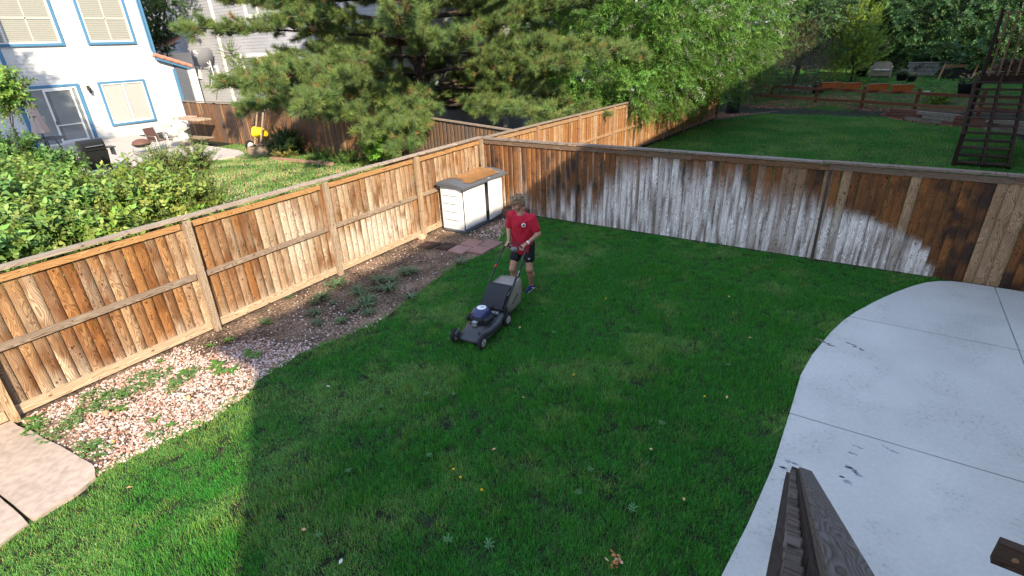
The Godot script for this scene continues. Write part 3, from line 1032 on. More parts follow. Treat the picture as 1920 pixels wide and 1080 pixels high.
func scatter_grass(called: String, label: String, inside: Callable, area: Rect2, density: float, meshes: Array, size: Vector2, colour: Callable) -> void:
	var n := int(area.get_area() * density)
	var places := []
	var cols := []
	for k in meshes.size():
		places.append([])
		cols.append(PackedColorArray())
	for k in n:
		var x := rnd(area.position.x, area.end.x)
		var z := rnd(area.position.y, area.end.y)
		if not inside.call(x, z):
			continue
		var m := rng.randi_range(0, meshes.size() - 1)
		var c: Color = colour.call(x, z)
		if c.a < 0.5 and rng.randf() > c.a * 2.0:
			continue
		var mown := 0.72 if (x < 3.66 + 0.05 * sin(z * 3.0) or z < 1.7 or (x < 4.15 and z < 5.0)) and x > 0.0 and z > 0.0 else 1.12
		var sc := mown * rnd(size.x, size.y) * (0.75 + 0.5 * (noise.get_noise_2d(x * 14.0, z * 14.0) + 0.5))
		places[m].append(Transform3D(Basis(Vector3.UP, rnd(0, TAU)).scaled(Vector3(1, sc, 1)), Vector3(x, level(x, z), z)))
		cols[m].append(Color(c.r, c.g, c.b))
	for m in meshes.size():
		var o := many(called, meshes[m], M.grass, places[m], cols[m])
		tag(o, label, "grass")

func bed_x(z: float) -> float:
	for k in bed_edge.size() - 1:
		if z <= bed_edge[k][1] and z >= bed_edge[k + 1][1]:
			return lerpf(bed_edge[k][0], bed_edge[k + 1][0], (bed_edge[k][1] - z) / (bed_edge[k][1] - bed_edge[k + 1][1]))
	return 2.3 if z > 9.9 else 1.2

func grass() -> void:
	var meshes := []
	for k in 3:
		meshes.append(tuft(42, 0.08, 0.055, 0.0031, 0.8))
	meshes.append(tuft(20, 0.05, 0.085, 0.0034, 0.7))
	var patio := patio_edge
	var yard := func(x: float, z: float) -> bool:
		if x < bed_x(z) - 0.05 + 0.10 * noise.get_noise_2d(x * 30.0, z * 30.0):
			return false
		return not Geometry2D.is_point_in_polygon(Vector2(x - 0.035 - 0.03 * noise.get_noise_2d(x * 60.0, z * 60.0), z + 0.03), patio)
	var tint := func(x: float, z: float) -> Color:
		var n1 := noise.get_noise_2d(x * 9.0, z * 9.0)
		var n2 := noise.get_noise_2d(x * 30.0 + 50.0, z * 30.0)
		var dry := smoothstep(0.12, 0.5, n1 + 0.45 * n2 + 0.34 * smoothstep(5.0, 2.2, x) + 0.45 * smoothstep(6.3, 8.3, z) * smoothstep(6.0, 3.8, x) - 0.08)  # drier by the gravel, plus sun brightness painted into the lit corner
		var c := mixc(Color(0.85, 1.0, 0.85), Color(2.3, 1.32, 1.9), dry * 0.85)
		var lush := smoothstep(0.0, 0.4, -n1 + 0.3 * n2)
		c = mixc(c, Color(0.68, 0.92, 0.86), lush * 0.6)
		var bare := smoothstep(0.36, 0.56, noise.get_noise_2d(x * 22.0 + 9.0, z * 22.0) + 0.14 * smoothstep(4.5, 2.3, x))
		bare = maxf(bare, 0.75 * smoothstep(0.35, 0.0, x - bed_x(z)) * smoothstep(-0.1, 0.3, n2 + 0.15))
		if bare > 0.3:
			c = mixc(c, Color(3.3, 1.35, 2.0), bare * 0.4)
		c.a = 1.0 - bare * 0.72
		return c
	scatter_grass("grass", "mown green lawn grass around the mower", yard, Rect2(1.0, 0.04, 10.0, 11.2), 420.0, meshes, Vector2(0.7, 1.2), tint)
	var coarse := []
	for k in 2:
		coarse.append(tuft(26, 0.17, 0.075, 0.012, 0.8))
	var back := func(x: float, z: float) -> bool:
		return x > 0.3 - z * 0.073 and z > curve([[1.0, -17.5], [2.0, -18.4], [2.9, -20.2], [4.3, -22.0], [6.2, -22.9], [8.2, -21.6], [9.1, -19.9], [10.5, -18.6], [13.0, -17.8]], x)
	var tint2 := func(x: float, z: float) -> Color:
		var n1 := noise.get_noise_2d(x * 7.0, z * 7.0)
		return mixc(Color(0.9, 0.95, 1.0), Color(1.9, 1.2, 1.6), 0.35 + n1 * 1.5)
	scatter_grass("grass", "smooth green lawn grass behind the stained fence", back, Rect2(0.3, -23.0, 12.5, 22.7), 75.0, coarse, Vector2(0.6, 1.0), tint2)
	var side := func(x: float, z: float) -> bool:
		return not Geometry2D.is_point_in_polygon(Vector2(x, z), PackedVector2Array([Vector2(-30, 8), Vector2(-12.6, 3.6), Vector2(-13.4, 2.7), Vector2(-14.0, 1.6), Vector2(-12.1, 1.0), Vector2(-11.3, 0.1), Vector2(-11.7, -0.5), Vector2(-12.6, -0.8), Vector2(-30, -1.0)]))
	var tint3 := func(x: float, z: float) -> Color:
		var n1 := noise.get_noise_2d(x * 12.0, z * 12.0)
		return mixc(Color(2.1, 1.15, 1.9), Color(4.6, 1.75, 4.2), smoothstep(-0.3, 0.3, n1))
	scatter_grass("grass", "patchy sunlit grass of the neighbour's lawn beyond the cedar fence", side, Rect2(-14.5, -1.8, 14.2, 7.5), 75.0, coarse, Vector2(0.55, 0.9), tint3)
	var verge := func(x: float, z: float) -> bool:
		return z < -22.6 and absf(x - 7.0) < 9.0
	scatter_grass("grass", "grass on the rising garden beyond the split rail fence", verge, Rect2(-1.0, -37.0, 17.0, 14.5), 40.0, coarse, Vector2(0.6, 1.0), tint2)

func stone_mesh(sd: int) -> ArrayMesh:
	var s := Shape.new()
	s.blob(Vector3.ZERO, Vector3(1, 0.62, 0.8), Basis(), 7, 5)
	for k in s.v.size():
		var p := s.v[k]
		s.v[k] = p * (1.0 + 0.9 * noise.get_noise_3d(p.x * 14.0 + sd * 31.0, p.y * 14.0, p.z * 14.0))
	s.n.clear()
	var st := SurfaceTool.new()
	st.begin(Mesh.PRIMITIVE_TRIANGLES)
	for k in s.i.size():
		st.set_smooth_group(-1)
		st.add_vertex(s.v[s.i[k]])
	st.generate_normals()
	return st.commit()

func gravel() -> void:
	var meshes := []
	var places := []
	var cols := []
	for k in 5:
		meshes.append(stone_mesh(k))
		places.append([])
		cols.append(PackedColorArray())
	var kinds := [Color(0.60, 0.42, 0.36), Color(0.66, 0.57, 0.52), Color(0.52, 0.29, 0.23), Color(0.44, 0.23, 0.17), Color(0.68, 0.63, 0.60), Color(0.56, 0.39, 0.33), Color(0.34, 0.27, 0.24), Color(0.62, 0.47, 0.42)]
	for k in 44000:
		var z := rnd(0.1, 9.95)
		var x := rnd(0.08, 2.25)
		if x > bed_x(z) + 0.03 + 0.08 * noise.get_noise_2d(x * 25.0, z * 25.0):
			continue
		if z > 9.65 and x > 0.5 and rng.randf() < 0.6:
			continue
		var n1 := noise.get_noise_2d(x * 16.0, z * 16.0)
		var dense := smoothstep(7.25 - 0.45 * (x - 1.0), 7.85 - 0.45 * (x - 1.0), z + 0.7 * n1)
		if x < 0.25:
			dense *= 0.75
		var few := 0.012 + 0.10 * smoothstep(5.2, 6.9, z + 0.9 * n1) * smoothstep(0.5, 1.1, x)
		few = maxf(few, 0.30 * smoothstep(0.9, 1.15, x) * smoothstep(2.1, 1.6, z) + (0.05 if z < 2.0 else 0.0))
		if z > 2.0 and z < 3.1 and x > 0.3 and x < 2.0:
			few *= 0.2
		if rng.randf() > maxf(dense * 0.86, few):
			continue
		var m := rng.randi_range(0, 4)
		var r := rnd(0.007, 0.0175) * (1.35 if rng.randf() < 0.12 else 1.0)
		var b := Basis.from_euler(Vector3(rnd(-0.5, 0.5), rnd(0, TAU), rnd(-0.5, 0.5))).scaled(Vector3(r, r, r))
		places[m].append(Transform3D(b, Vector3(x, 0.004 + r * rnd(0.2, 0.9), z)))
		var c: Color = kinds[rng.randi_range(0, 7)] * rnd(0.7, 1.02)
		cols[m].append(c)
	for m in 5:
		tag(many("gravel", meshes[m], M.plain, places[m], cols[m]), "pink and white gravel chips strewn over the soil bed", "gravel")
	# clods on the bare soil
	var chips := []
	var chip_cols := PackedColorArray()
	for k in 9000:
		var x := rnd(0.9, 14.0)
		var z := rnd(-25.5, -17.4)
		var edge := curve([[1.0, -17.5], [2.0, -18.4], [2.9, -20.2], [4.3, -22.0], [6.2, -22.9], [8.2, -21.6], [9.1, -19.9], [10.5, -18.6], [13.0, -17.8]], x)
		if z > edge - 0.05 or z < edge - 3.2:
			continue
		var r := rnd(0.02, 0.055)
		chips.append(Transform3D(Basis.from_euler(Vector3(rnd(-0.3, 0.3), rnd(0, TAU), rnd(-0.3, 0.3))).scaled(Vector3(r, r * 0.4, r * 0.6)), Vector3(x, level(x, z) + 0.02, z)))
		chip_cols.append(Color(0.36, 0.17, 0.10) * rnd(0.5, 1.4))
	tag(many("mulch_chips", meshes[2], M.plain, chips, chip_cols), "red brown wood chips covering the mulch bed", "mulch")
	var clods := []
	var cc := PackedColorArray()
	for k in 5200:
		var z := rnd(0.1, 9.5)
		var x := rnd(0.05, 2.1)
		if x > bed_x(z) or (z > 2.1 and z < 3.05 and x > 0.35):
			continue
		var r := rnd(0.003, 0.013)
		clods.append(Transform3D(Basis.from_euler(Vector3(rnd(0, 3), rnd(0, TAU), 0)).scaled(Vector3(r, r, r)), Vector3(x, 0.004, z)))
		cc.append(Color(0.35, 0.25, 0.18) * rnd(0.6, 1.4))
	tag(many("soil_clods", meshes[0], M.plain, clods, cc), "small brown soil crumbs on the bare bed", "soil")
	for p in [[0.95, 9.33, 0.055, Color(0.42, 0.24, 0.15), "tan rock lying on the gravel beside a clover patch"], [1.55, 8.62, 0.04, Color(0.50, 0.33, 0.16), "small ochre rock on the gravel near the lawn edge"], [0.12, 2.62, 0.12, Color(0.50, 0.31, 0.22), "broken pink stone at the foot of the cedar fence post"]]:
		var o := put("rock", meshes[1], paint(p[3].r, p[3].g, p[3].b, 0.9))
		o.scale = Vector3.ONE * p[2]
		o.position = Vector3(p[0], 0.02 + p[2] * 0.35, p[1])
		tag(o, p[4], "rock")

func pavers() -> void:
	var red := [paint(0.40, 0.215, 0.185, 0.85, M.con_tex), paint(0.33, 0.19, 0.165, 0.85, M.con_tex), paint(0.20, 0.115, 0.09, 0.9, M.soil_tex), paint(0.44, 0.25, 0.22, 0.85, M.con_tex)]
	var spots := [[0.56, 2.86, 0.05, 2, "dusty dark paver half buried beside the fence post"], [1.0, 2.74, 0.03, 2, "soil covered paver between the dark one and the pink ones"], [1.37, 2.78, 0.02, 3, "pink paver at the lawn corner of the paved patch"], [1.36, 2.36, 0.0, 0, "pink paver nearest the storage shed doors"], [1.76, 2.60, 0.04, 0, "pink paver meeting the lawn grass"], [1.77, 2.20, -0.02, 1, "brownish paver at the lawn edge near the shed"]]
	for p in spots:
		var s := box1(Vector3(0.385, 0.05, 0.385), 0.006)
		var o := put("paver", s.mesh(), red[p[3]])
		o.position = Vector3(p[0], 0.012 + (0.004 if p[3] != 2 else -0.006), p[1])
		o.rotation = Vector3(rnd(-0.015, 0.015), p[2] + 0.03, rnd(-0.015, 0.015))
		tag(o, p[4], "paver", "square pavers by the shed")

# a low rosette weed: jagged leaves spreading from the middle
func weed_mesh(leaves: int, length: float, width: float, rise: float, col: Color) -> ArrayMesh:
	var s := Shape.new()
	for k in leaves:
		var a := TAU * k / leaves + rnd(-0.3, 0.3)
		var out := Vector3(cos(a), 0, sin(a))
		var side := Vector3(-sin(a), 0, cos(a))
		var l := length * rnd(0.5, 1.1)
		var up := rise * rnd(0.3, 1.2)
		s.col = col * rnd(0.7, 1.35)
		var pts := []
		var steps := 7
		for q in steps + 1:
			var f := float(q) / steps
			var mid := out * l * f + Vector3.UP * (up * l * (1.6 * f - 1.1 * f * f) + 0.006)
			var w := width * sin(PI * minf(1.0, 0.08 + f * 0.92)) * (1.25 if q % 2 == 0 else 0.62)
			var nn := (Vector3.UP + out * (f - 0.5) * 0.6).normalized()
			pts.append(s.vert(mid - side * w + Vector3.UP * w * 0.3, nn, Vector2.ZERO))
			pts.append(s.vert(mid, nn, Vector2.ZERO))
			pts.append(s.vert(mid + side * w + Vector3.UP * w * 0.3, nn, Vector2.ZERO))
		for q in steps:
			for e in 2:
				var b: int = pts[q * 3 + e]
				s.tri(b, b + 4, b + 3); s.tri(b, b + 1, b + 4)
	return s.mesh()

func clover_mesh(n: int, spread: float, col: Color) -> ArrayMesh:
	var s := Shape.new()
	for k in n:
		var a := rnd(0, TAU)
		var r := sqrt(rng.randf()) * spread
		var c := Vector3(cos(a) * r, rnd(0.02, 0.09), sin(a) * r)
		s.col = col * rnd(0.7, 1.4)
		for e in 3:
			var b := a + TAU * e / 3.0 + rnd(-0.3, 0.3)
			var o := Vector3(cos(b), rnd(-0.2, 0.3), sin(b)) * rnd(0.014, 0.03)
			var t := Vector3(-sin(b), 0, cos(b)) * 0.014
			s.face([c, c + o * 0.7 - t, c + o, c + o * 0.7 + t])
		s.face([c, c + Vector3(0.003, -0.08, 0), c + Vector3(-0.003, -0.08, 0)])
	return s.mesh()

# what a plant on the ground stands nearest to
func beside(x: float, z: float) -> String:
	var marks := [[0.1, 2.47, "the fence post by the shed"], [0.1, 4.91, "the second post from the shed"], [0.1, 7.40, "the third post from the shed"], [0.1, 9.98, "the last fence post by the slabs"], [1.4, 2.6, "the square pavers"], [2.2, 10.2, "the old paving slabs"], [3.9, 5.4, "the lawn mower"], [8.1, 4.2, "the curved patio edge"], [8.3, 2.6, "the tight bend of the patio"], [7.9, 7.2, "the handrail foot"], [0.95, 9.33, "the tan rock"], [1.55, 8.62, "the ochre rock"], [7.1, 7.9, "the dead leaf"], [2.0, 7.0, "the gravel corner"], [5.5, 0.3, "the stained fence"], [2.0, 4.5, "the soil edge by the mower"], [1.0, 6.0, "the mid soil bed"], [4.6, 8.4, "the house shadow edge"]]
	var best := 1e9
	var at := ""
	for m in marks:
		var d := Vector2(x - m[0], z - m[1]).length()
		if d < best:
			best = d
			at = m[2]
	return ("touching " if best < 0.35 else "close to " if best < 0.8 else "a step from " if best < 1.6 else "some way from ") + at

func big(k: float) -> String:
	return "tiny " if k <= 0.55 else "small " if k <= 0.75 else "medium " if k <= 0.95 else "big " if k <= 1.12 else "huge "

func weeds() -> void:
	var grey_green := Color(0.10, 0.155, 0.075)
	var fresh := Color(0.085, 0.20, 0.035)
	var bushy := []
	for k in 3:
		bushy.append(weed_mesh(34, 0.24, 0.016, 0.7, grey_green))
	var rosette := []
	for k in 3:
		rosette.append(weed_mesh(13, 0.2, 0.021, 0.5, fresh))
	var clover := []
	for k in 2:
		clover.append(clover_mesh(60, 0.18, Color(0.09, 0.21, 0.05)))
	for p in PLACES_BUSHY:
		var o := put("weed", bushy[rng.randi_range(0, 2)], M.leaf)
		o.position = Vector3(p[0], 0.01, p[1])
		o.rotation.y = rnd(0, TAU)
		o.scale = Vector3.ONE * p[2]
		tag(o, big(p[2]) + "grey green weed on the soil " + beside(p[0], p[1]), "weed", "weeds on the bare soil")
	for p in PLACES_ROSETTE:
		var o := put("weed", rosette[rng.randi_range(0, 2)], M.leaf)
		o.position = Vector3(p[0], 0.01, p[1])
		o.rotation.y = rnd(0, TAU)
		o.scale = Vector3.ONE * p[2]
		tag(o, big(p[2]) + "bright green leafy weed " + beside(p[0], p[1]), "weed", "weeds in the gravel")
	for p in PLACES_CLOVER:
		var o := put("weed", clover[rng.randi_range(0, 1)], M.leaf)
		o.position = Vector3(p[0], 0.0, p[1])
		o.rotation.y = rnd(0, TAU)
		o.scale = Vector3(p[2] * 0.85, 0.8, p[2] * 0.85)
		tag(o, big(p[2]) + "low clover patch " + beside(p[0], p[1]), "clover", "clover patches on the gravel")
	var lawn_weed := []
	for k in 2:
		lawn_weed.append(weed_mesh(14, 0.13, 0.014, 0.9, Color(0.075, 0.20, 0.06)))
	for p in PLACES_LAWN:
		var o := put("weed", lawn_weed[rng.randi_range(0, 1)], M.leaf)
		o.position = Vector3(p[0], 0.035, p[1])
		o.rotation.y = rnd(0, TAU)
		o.scale = Vector3.ONE * p[2] * 0.4
		tag(o, big(p[2]) + "pale thistle in the grass " + beside(p[0], p[1]), "weed", "weeds in the lawn")
	# dandelion flowers
	for p in PLACES_FLOWER:
		var t := thing("dandelion", "small yellow dandelion flower " + beside(p[0], p[1]), "flower", Vector3(p[0], 0, p[1]), 0.0, "dandelions in the grass")
		var s := Shape.new()
		s.tube([Vector3.ZERO, Vector3(0.006, 0.075, 0.0)], [0.002], 5)
		part("stem", s, paint(0.1, 0.2, 0.05), t)
		s = Shape.new()
		for k in 20:
			var a := TAU * k / 20.0
			var o := Vector3(cos(a), 0.35 + 0.5 * (k % 3), sin(a)).normalized() * 0.016
			var q := Vector3(-sin(a), 0, cos(a)) * 0.004
			s.face([Vector3(0.006, 0.075, 0), Vector3(0.006, 0.076, 0) + o - q, Vector3(0.006, 0.077, 0) + o + q])
		part("petals", s, paint(0.80, 0.55, 0.02, 0.6), t)
	# dead leaf and fallen leaves
	var dead := thing("dead_leaf", "curled orange brown dead leaf lying in the dark lawn", "leaf", Vector3(7.26, 0.06, 8.0))
	dead.position = Vector3(DEAD.x, 0.06, DEAD.y)
	for k in 3:
		var s := Shape.new()
		for q in 6:
			var a := rnd(0, TAU)
			var c := Vector3(rnd(-0.05, 0.05), rnd(0, 0.04), rnd(-0.05, 0.05))
			var o := Vector3(cos(a), rnd(-0.3, 0.5), sin(a)) * rnd(0.025, 0.05)
			var w := Vector3(-sin(a), rnd(-0.4, 0.4), cos(a)) * rnd(0.01, 0.02)
			s.face([c, c + o * 0.5 - w, c + o, c + o * 0.5 + w])
		part("lobe", s, [paint(0.42, 0.17, 0.06, 0.8), paint(0.30, 0.11, 0.04, 0.8), paint(0.52, 0.36, 0.22, 0.8)][k], dead)
	var lf := Shape.new()
	lf.face([Vector3(0, 0, -0.5), Vector3(-0.28, 0.1, 0), Vector3(0, 0.04, 0.5)])
	lf.face([Vector3(0, 0, -0.5), Vector3(0, 0.04, 0.5), Vector3(0.28, 0.12, 0)])
	var lm := lf.mesh()
	for p in PLACES_LEAF:
		var o := put("fallen_leaf", lm, paint(0.5, 0.3, 0.15, 0.8) if p[2] > 0 else paint(0.6, 0.58, 0.5, 0.8))
		o.position = Vector3(p[0], 0.058, p[1])
		o.rotation = Vector3(rnd(-0.4, 0.4), rnd(0, TAU), rnd(-0.4, 0.4))
		o.scale = Vector3.ONE * 0.055
		tag(o, ("brown" if p[2] > 0 else "pale") + " fallen leaf on the grass " + beside(p[0], p[1]), "leaf", "fallen leaves on the lawn")

# spots on the ground, worked out from where each thing stands
const PLACES_BUSHY := [[0.64, 5.79, 1.00], [0.47, 5.33, 1.25], [0.94, 5.26, 0.80], [1.57, 5.63, 1.10], [1.52, 5.88, 0.60], [1.03, 4.81, 1.10], [1.26, 4.69, 1.00], [1.22, 4.29, 1.15], [1.31, 4.16, 0.80], [1.03, 6.26, 0.80], [1.66, 6.23, 0.65], [1.38, 6.48, 0.70], [1.84, 5.82, 0.80], [1.25, 5.09, 0.70], [0.08, 6.10, 0.50], [0.57, 6.90, 0.60], [2.05, 5.02, 0.70], [0.99, 5.84, 0.50], [1.16, 5.39, 1.00], [0.69, 6.00, 0.60], [1.82, 3.37, 0.80], [1.46, 5.47, 1.00], [1.47, 4.97, 1.10]]
const PLACES_ROSETTE := [[1.13, 8.02, 1.00], [1.44, 7.97, 0.80], [1.37, 7.57, 0.80], [0.58, 7.50, 0.60], [-0.19, 8.78, 0.50], [1.21, 7.58, 0.70], [0.26, 8.37, 0.50], [0.48, 7.74, 0.50], [1.62, 6.19, 0.70], [1.30, 8.08, 0.70], [0.64, 6.85, 0.50], [0.28, 9.85, 0.80], [0.46, 9.92, 0.70], [1.00, 9.19, 0.70], [1.21, 1.51, 0.50], [0.03, 1.66, 0.50], [2.01, -0.25, 0.80], [1.90, 9.01, 0.50], [1.62, 9.06, 0.50], [0.81, 1.92, 0.50], [0.86, 8.33, 0.60]]
const PLACES_CLOVER := [[0.53, 8.74, 1.20], [0.63, 8.54, 1.10], [0.43, 9.27, 1.20], [0.62, 9.10, 1.10], [0.63, 9.41, 0.90], [0.68, 9.00, 1.00], [1.02, 8.41, 1.20], [0.77, 8.81, 0.80], [0.79, 9.32, 0.90], [0.79, 9.66, 0.90], [0.56, 9.91, 1.00], [0.73, 9.59, 0.90], [0.89, 9.88, 0.90], [1.63, 9.69, 1.10], [1.45, 9.70, 0.90], [1.93, 9.21, 0.60], [1.13, 8.60, 0.80], [-0.19, 8.78, 0.50], [0.96, 8.27, 0.80]]
const PLACES_LAWN := [[4.84, 4.89, 1.00], [3.88, 7.48, 1.00], [4.20, 7.01, 1.00], [4.37, 8.41, 0.90], [7.05, 7.37, 1.20], [6.54, 7.44, 1.00], [6.89, 6.07, 1.10], [6.50, 7.11, 0.90], [4.95, 7.81, 0.90], [5.80, 8.52, 1.10], [6.13, 8.37, 1.30], [4.76, 9.09, 0.90], [3.89, 7.62, 0.80], [4.50, 6.84, 0.90], [7.26, 4.51, 0.90], [3.50, 6.67, 0.80]]
const PLACES_FLOWER := [[5.62, 5.77, 1.00], [5.73, 7.93, 1.00], [5.32, 7.86, 1.00], [5.45, 7.91, 1.00], [7.17, 5.39, 1.00], [1.51, 3.93, 1.00], [5.08, 3.56, 1.00], [1.70, 9.53, 1.00]]
const PLACES_LEAF := [[2.61, 9.75, 1.00], [4.60, 9.13, 1.00], [5.15, 9.17, 0.00], [7.40, 5.24, 1.00], [5.29, 6.47, 1.00], [6.80, 2.48, 1.00], [5.50, 7.39, 1.00], [6.93, 6.54, 1.00], [1.48, 4.84, 0.00], [7.42, 7.02, 1.00], [2.63, 8.21, 1.00], [7.36, 3.68, 1.00], [5.47, 0.13, 0.00], [2.98, 7.55, 0.00], [4.33, 5.03, 1.00]]
const DEAD := Vector2(7.13, 7.96)

# crown lobes: centre, radius, flattening, sprays
const WILLOW := [[-1.70, 4.22, -11.00, 1.75, 1.00, 330], [0.29, 3.18, -11.00, 1.81, 1.00, 330], [1.12, 4.08, -12.50, 2.13, 1.00, 360], [0.37, 2.07, -9.00, 1.04, 1.00, 200], [-1.66, 3.09, -9.50, 1.54, 1.00, 280], [1.08, 2.06, -11.50, 1.26, 1.00, 220], [1.88, 3.22, -14.00, 1.99, 1.00, 330], [2.48, 4.31, -16.00, 2.27, 1.00, 360], [2.10, 2.10, -15.00, 1.16, 1.00, 150], [-2.04, 4.26, -8.00, 1.25, 1.00, 240], [0.99, 5.98, -13.00, 2.67, 1.00, 330], [-1.31, 6.06, -11.00, 2.56, 1.00, 330], [-0.96, 2.33, -7.00, 0.74, 1.00, 150], [2.55, 6.27, -17.00, 2.77, 1.00, 300], [2.86, 2.82, -18.00, 1.28, 1.00, 150], [0.73, 4.82, -10.00, 1.72, 1.00, 260], [-3.53, 4.88, -9.00, 1.23, 1.00, 150], [-2.50, 3.18, -8.00, 0.95, 1.00, 130]]
const TANGLE := [[3.27, 2.64, -25.00, 2.11, 1.00, 260], [2.31, 1.72, -24.00, 1.38, 1.00, 160], [4.16, 1.90, -25.50, 1.43, 1.00, 150], [2.07, 1.17, -22.00, 0.82, 1.00, 70]]
const GREYTREE := [[3.24, 4.72, -29.00, 2.93, 1.00, 380], [1.66, 6.22, -28.00, 2.69, 1.00, 260], [3.98, 6.41, -30.00, 2.80, 1.00, 260], [4.89, 4.64, -30.00, 1.79, 1.00, 160]]
const CONIFER := [[6.43, 2.33, -31.00, 1.71, 1.20, 240], [5.92, 3.41, -31.00, 1.63, 1.30, 220], [6.40, 4.13, -31.00, 1.30, 1.40, 170], [5.79, 1.87, -31.00, 1.22, 1.00, 120], [7.19, 2.76, -31.00, 1.06, 1.00, 90]]
const DARKTREE := [[8.71, 3.51, -39.00, 3.64, 1.00, 330], [7.21, 5.99, -40.00, 3.47, 1.00, 260], [9.71, 6.22, -42.00, 4.12, 1.00, 280], [6.78, 4.99, -40.00, 2.48, 1.00, 180], [10.02, 1.79, -38.00, 1.90, 1.00, 160], [5.37, 6.56, -42.00, 3.09, 1.00, 200]]
const DARKTREE2 := [[11.80, 3.71, -37.00, 3.97, 1.00, 380], [13.92, 4.55, -39.00, 4.39, 1.00, 330], [13.31, 1.91, -34.00, 2.20, 1.00, 200], [11.85, 1.89, -35.00, 2.02, 1.00, 180], [15.25, 2.41, -35.00, 3.16, 1.00, 200], [11.84, 6.59, -40.00, 4.47, 1.00, 260]]
const LITTREE := [[5.22, 6.20, -47.00, 2.82, 1.00, 180], [3.04, 7.00, -48.00, 3.45, 1.00, 180], [-0.04, 9.02, -50.00, 4.80, 1.00, 200]]
const SPRUCEGAP := [[-29.83, 6.18, -7.20, 1.39, 1.20, 300], [-30.60, 4.73, -7.00, 1.00, 1.00, 160], [-27.67, 7.44, -7.20, 1.41, 1.00, 200], [-29.53, 5.43, -7.20, 0.81, 1.00, 90]]
const VINE := [[-15.64, 4.05, -3.20, 0.27, 1.00, 40], [-15.28, 3.51, -3.20, 0.37, 1.00, 70], [-14.91, 2.97, -3.20, 0.45, 1.00, 90], [-14.36, 2.58, -3.20, 0.52, 1.00, 120], [-13.47, 2.87, -3.20, 0.35, 1.00, 60], [-14.93, 2.20, -3.20, 0.47, 1.00, 80]]
const BOXWOOD := [[-10.16, 0.91, -1.20, 0.45, 1.00, 420], [-9.67, 0.72, -1.10, 0.36, 1.00, 260], [-10.41, 0.57, -1.10, 0.33, 1.00, 220]]
const DRYSHRUB := [[-9.57, 0.49, -0.70, 0.29, 1.00, 110], [-10.19, 0.40, -0.70, 0.19, 1.00, 50]]
const SHRUB_A := [[-2.20, 1.98, 8.61, 0.41, 1.00, 260], [-2.60, 1.91, 8.08, 0.38, 1.00, 240], [-3.20, 2.27, 8.38, 0.28, 1.00, 150], [-1.90, 1.85, 7.98, 0.45, 1.00, 260], [-1.50, 1.72, 8.75, 0.39, 1.00, 240], [-1.30, 1.73, 9.13, 0.34, 1.00, 180], [-1.40, 1.61, 8.37, 0.32, 1.00, 190]]
const SHRUB_B := [[-1.80, 1.77, 7.48, 0.39, 1.00, 230], [-1.70, 1.71, 7.05, 0.34, 1.00, 200], [-2.40, 1.88, 6.94, 0.32, 1.00, 190], [-1.50, 1.70, 6.76, 0.26, 1.00, 130], [-1.30, 1.57, 7.93, 0.28, 1.00, 170], [-1.40, 1.72, 6.44, 0.16, 1.00, 60]]
const SHRUB_C := [[-3.00, 2.03, 6.12, 0.21, 1.00, 90], [-2.80, 1.78, 6.09, 0.22, 1.00, 100], [-3.00, 2.11, 5.48, 0.16, 1.00, 60], [-3.00, 2.00, 5.70, 0.14, 1.00, 50], [-1.60, 1.71, 6.09, 0.11, 1.00, 30], [-3.20, 2.21, 6.07, 0.12, 1.00, 35], [-3.00, 1.93, 5.37, 0.09, 1.00, 22]]
const SHRUB_D := [[-9.00, 3.45, 6.44, 0.27, 1.00, 110], [-9.00, 3.16, 6.49, 0.17, 1.00, 50]]
const SHRUB_E := [[-6.00, 1.86, 6.84, 0.27, 1.00, 240], [-6.40, 1.92, 7.12, 0.23, 1.00, 170], [-6.60, 2.35, 7.29, 0.21, 1.00, 110]]
const YELLOWBUSH := [[-4.90, 1.19, -1.20, 0.38, 1.00, 150], [-4.49, 1.33, -1.30, 0.31, 1.00, 110], [-5.22, 0.93, -1.10, 0.25, 1.00, 70]]
const COVER := [[-7.63, 0.51, -1.00, 0.27, 1.00, 70], [-6.65, 0.55, -0.90, 0.30, 1.00, 90], [-5.97, 0.60, -0.90, 0.25, 1.00, 70], [-8.21, 0.52, -1.00, 0.20, 1.00, 40]]

# ---------------------------------------------------------------- foliage
func leaf(s: Shape, at: Vector3, dir: Vector3, nrm: Vector3, length: float, w: float, col: Color) -> void:
	var side := dir.cross(nrm).normalized() * w * 0.5
	var up := side.cross(dir).normalized()
	var tip := at + dir * length - up * length * 0.12
	var mid := at + dir * length * 0.45
	s.col = col
	var n1 := (up + side.normalized() * 0.35).normalized()
	var n2 := (up - side.normalized() * 0.35).normalized()
	var k := s.vert(at, up, Vector2.ZERO)
	s.vert(mid - side + up * w * 0.12, n1, Vector2.ZERO)
	s.vert(tip, up, Vector2.ZERO)
	s.vert(mid + side + up * w * 0.12, n2, Vector2.ZERO)
	s.tri(k, k + 2, k + 1)
	s.tri(k, k + 3, k + 2)

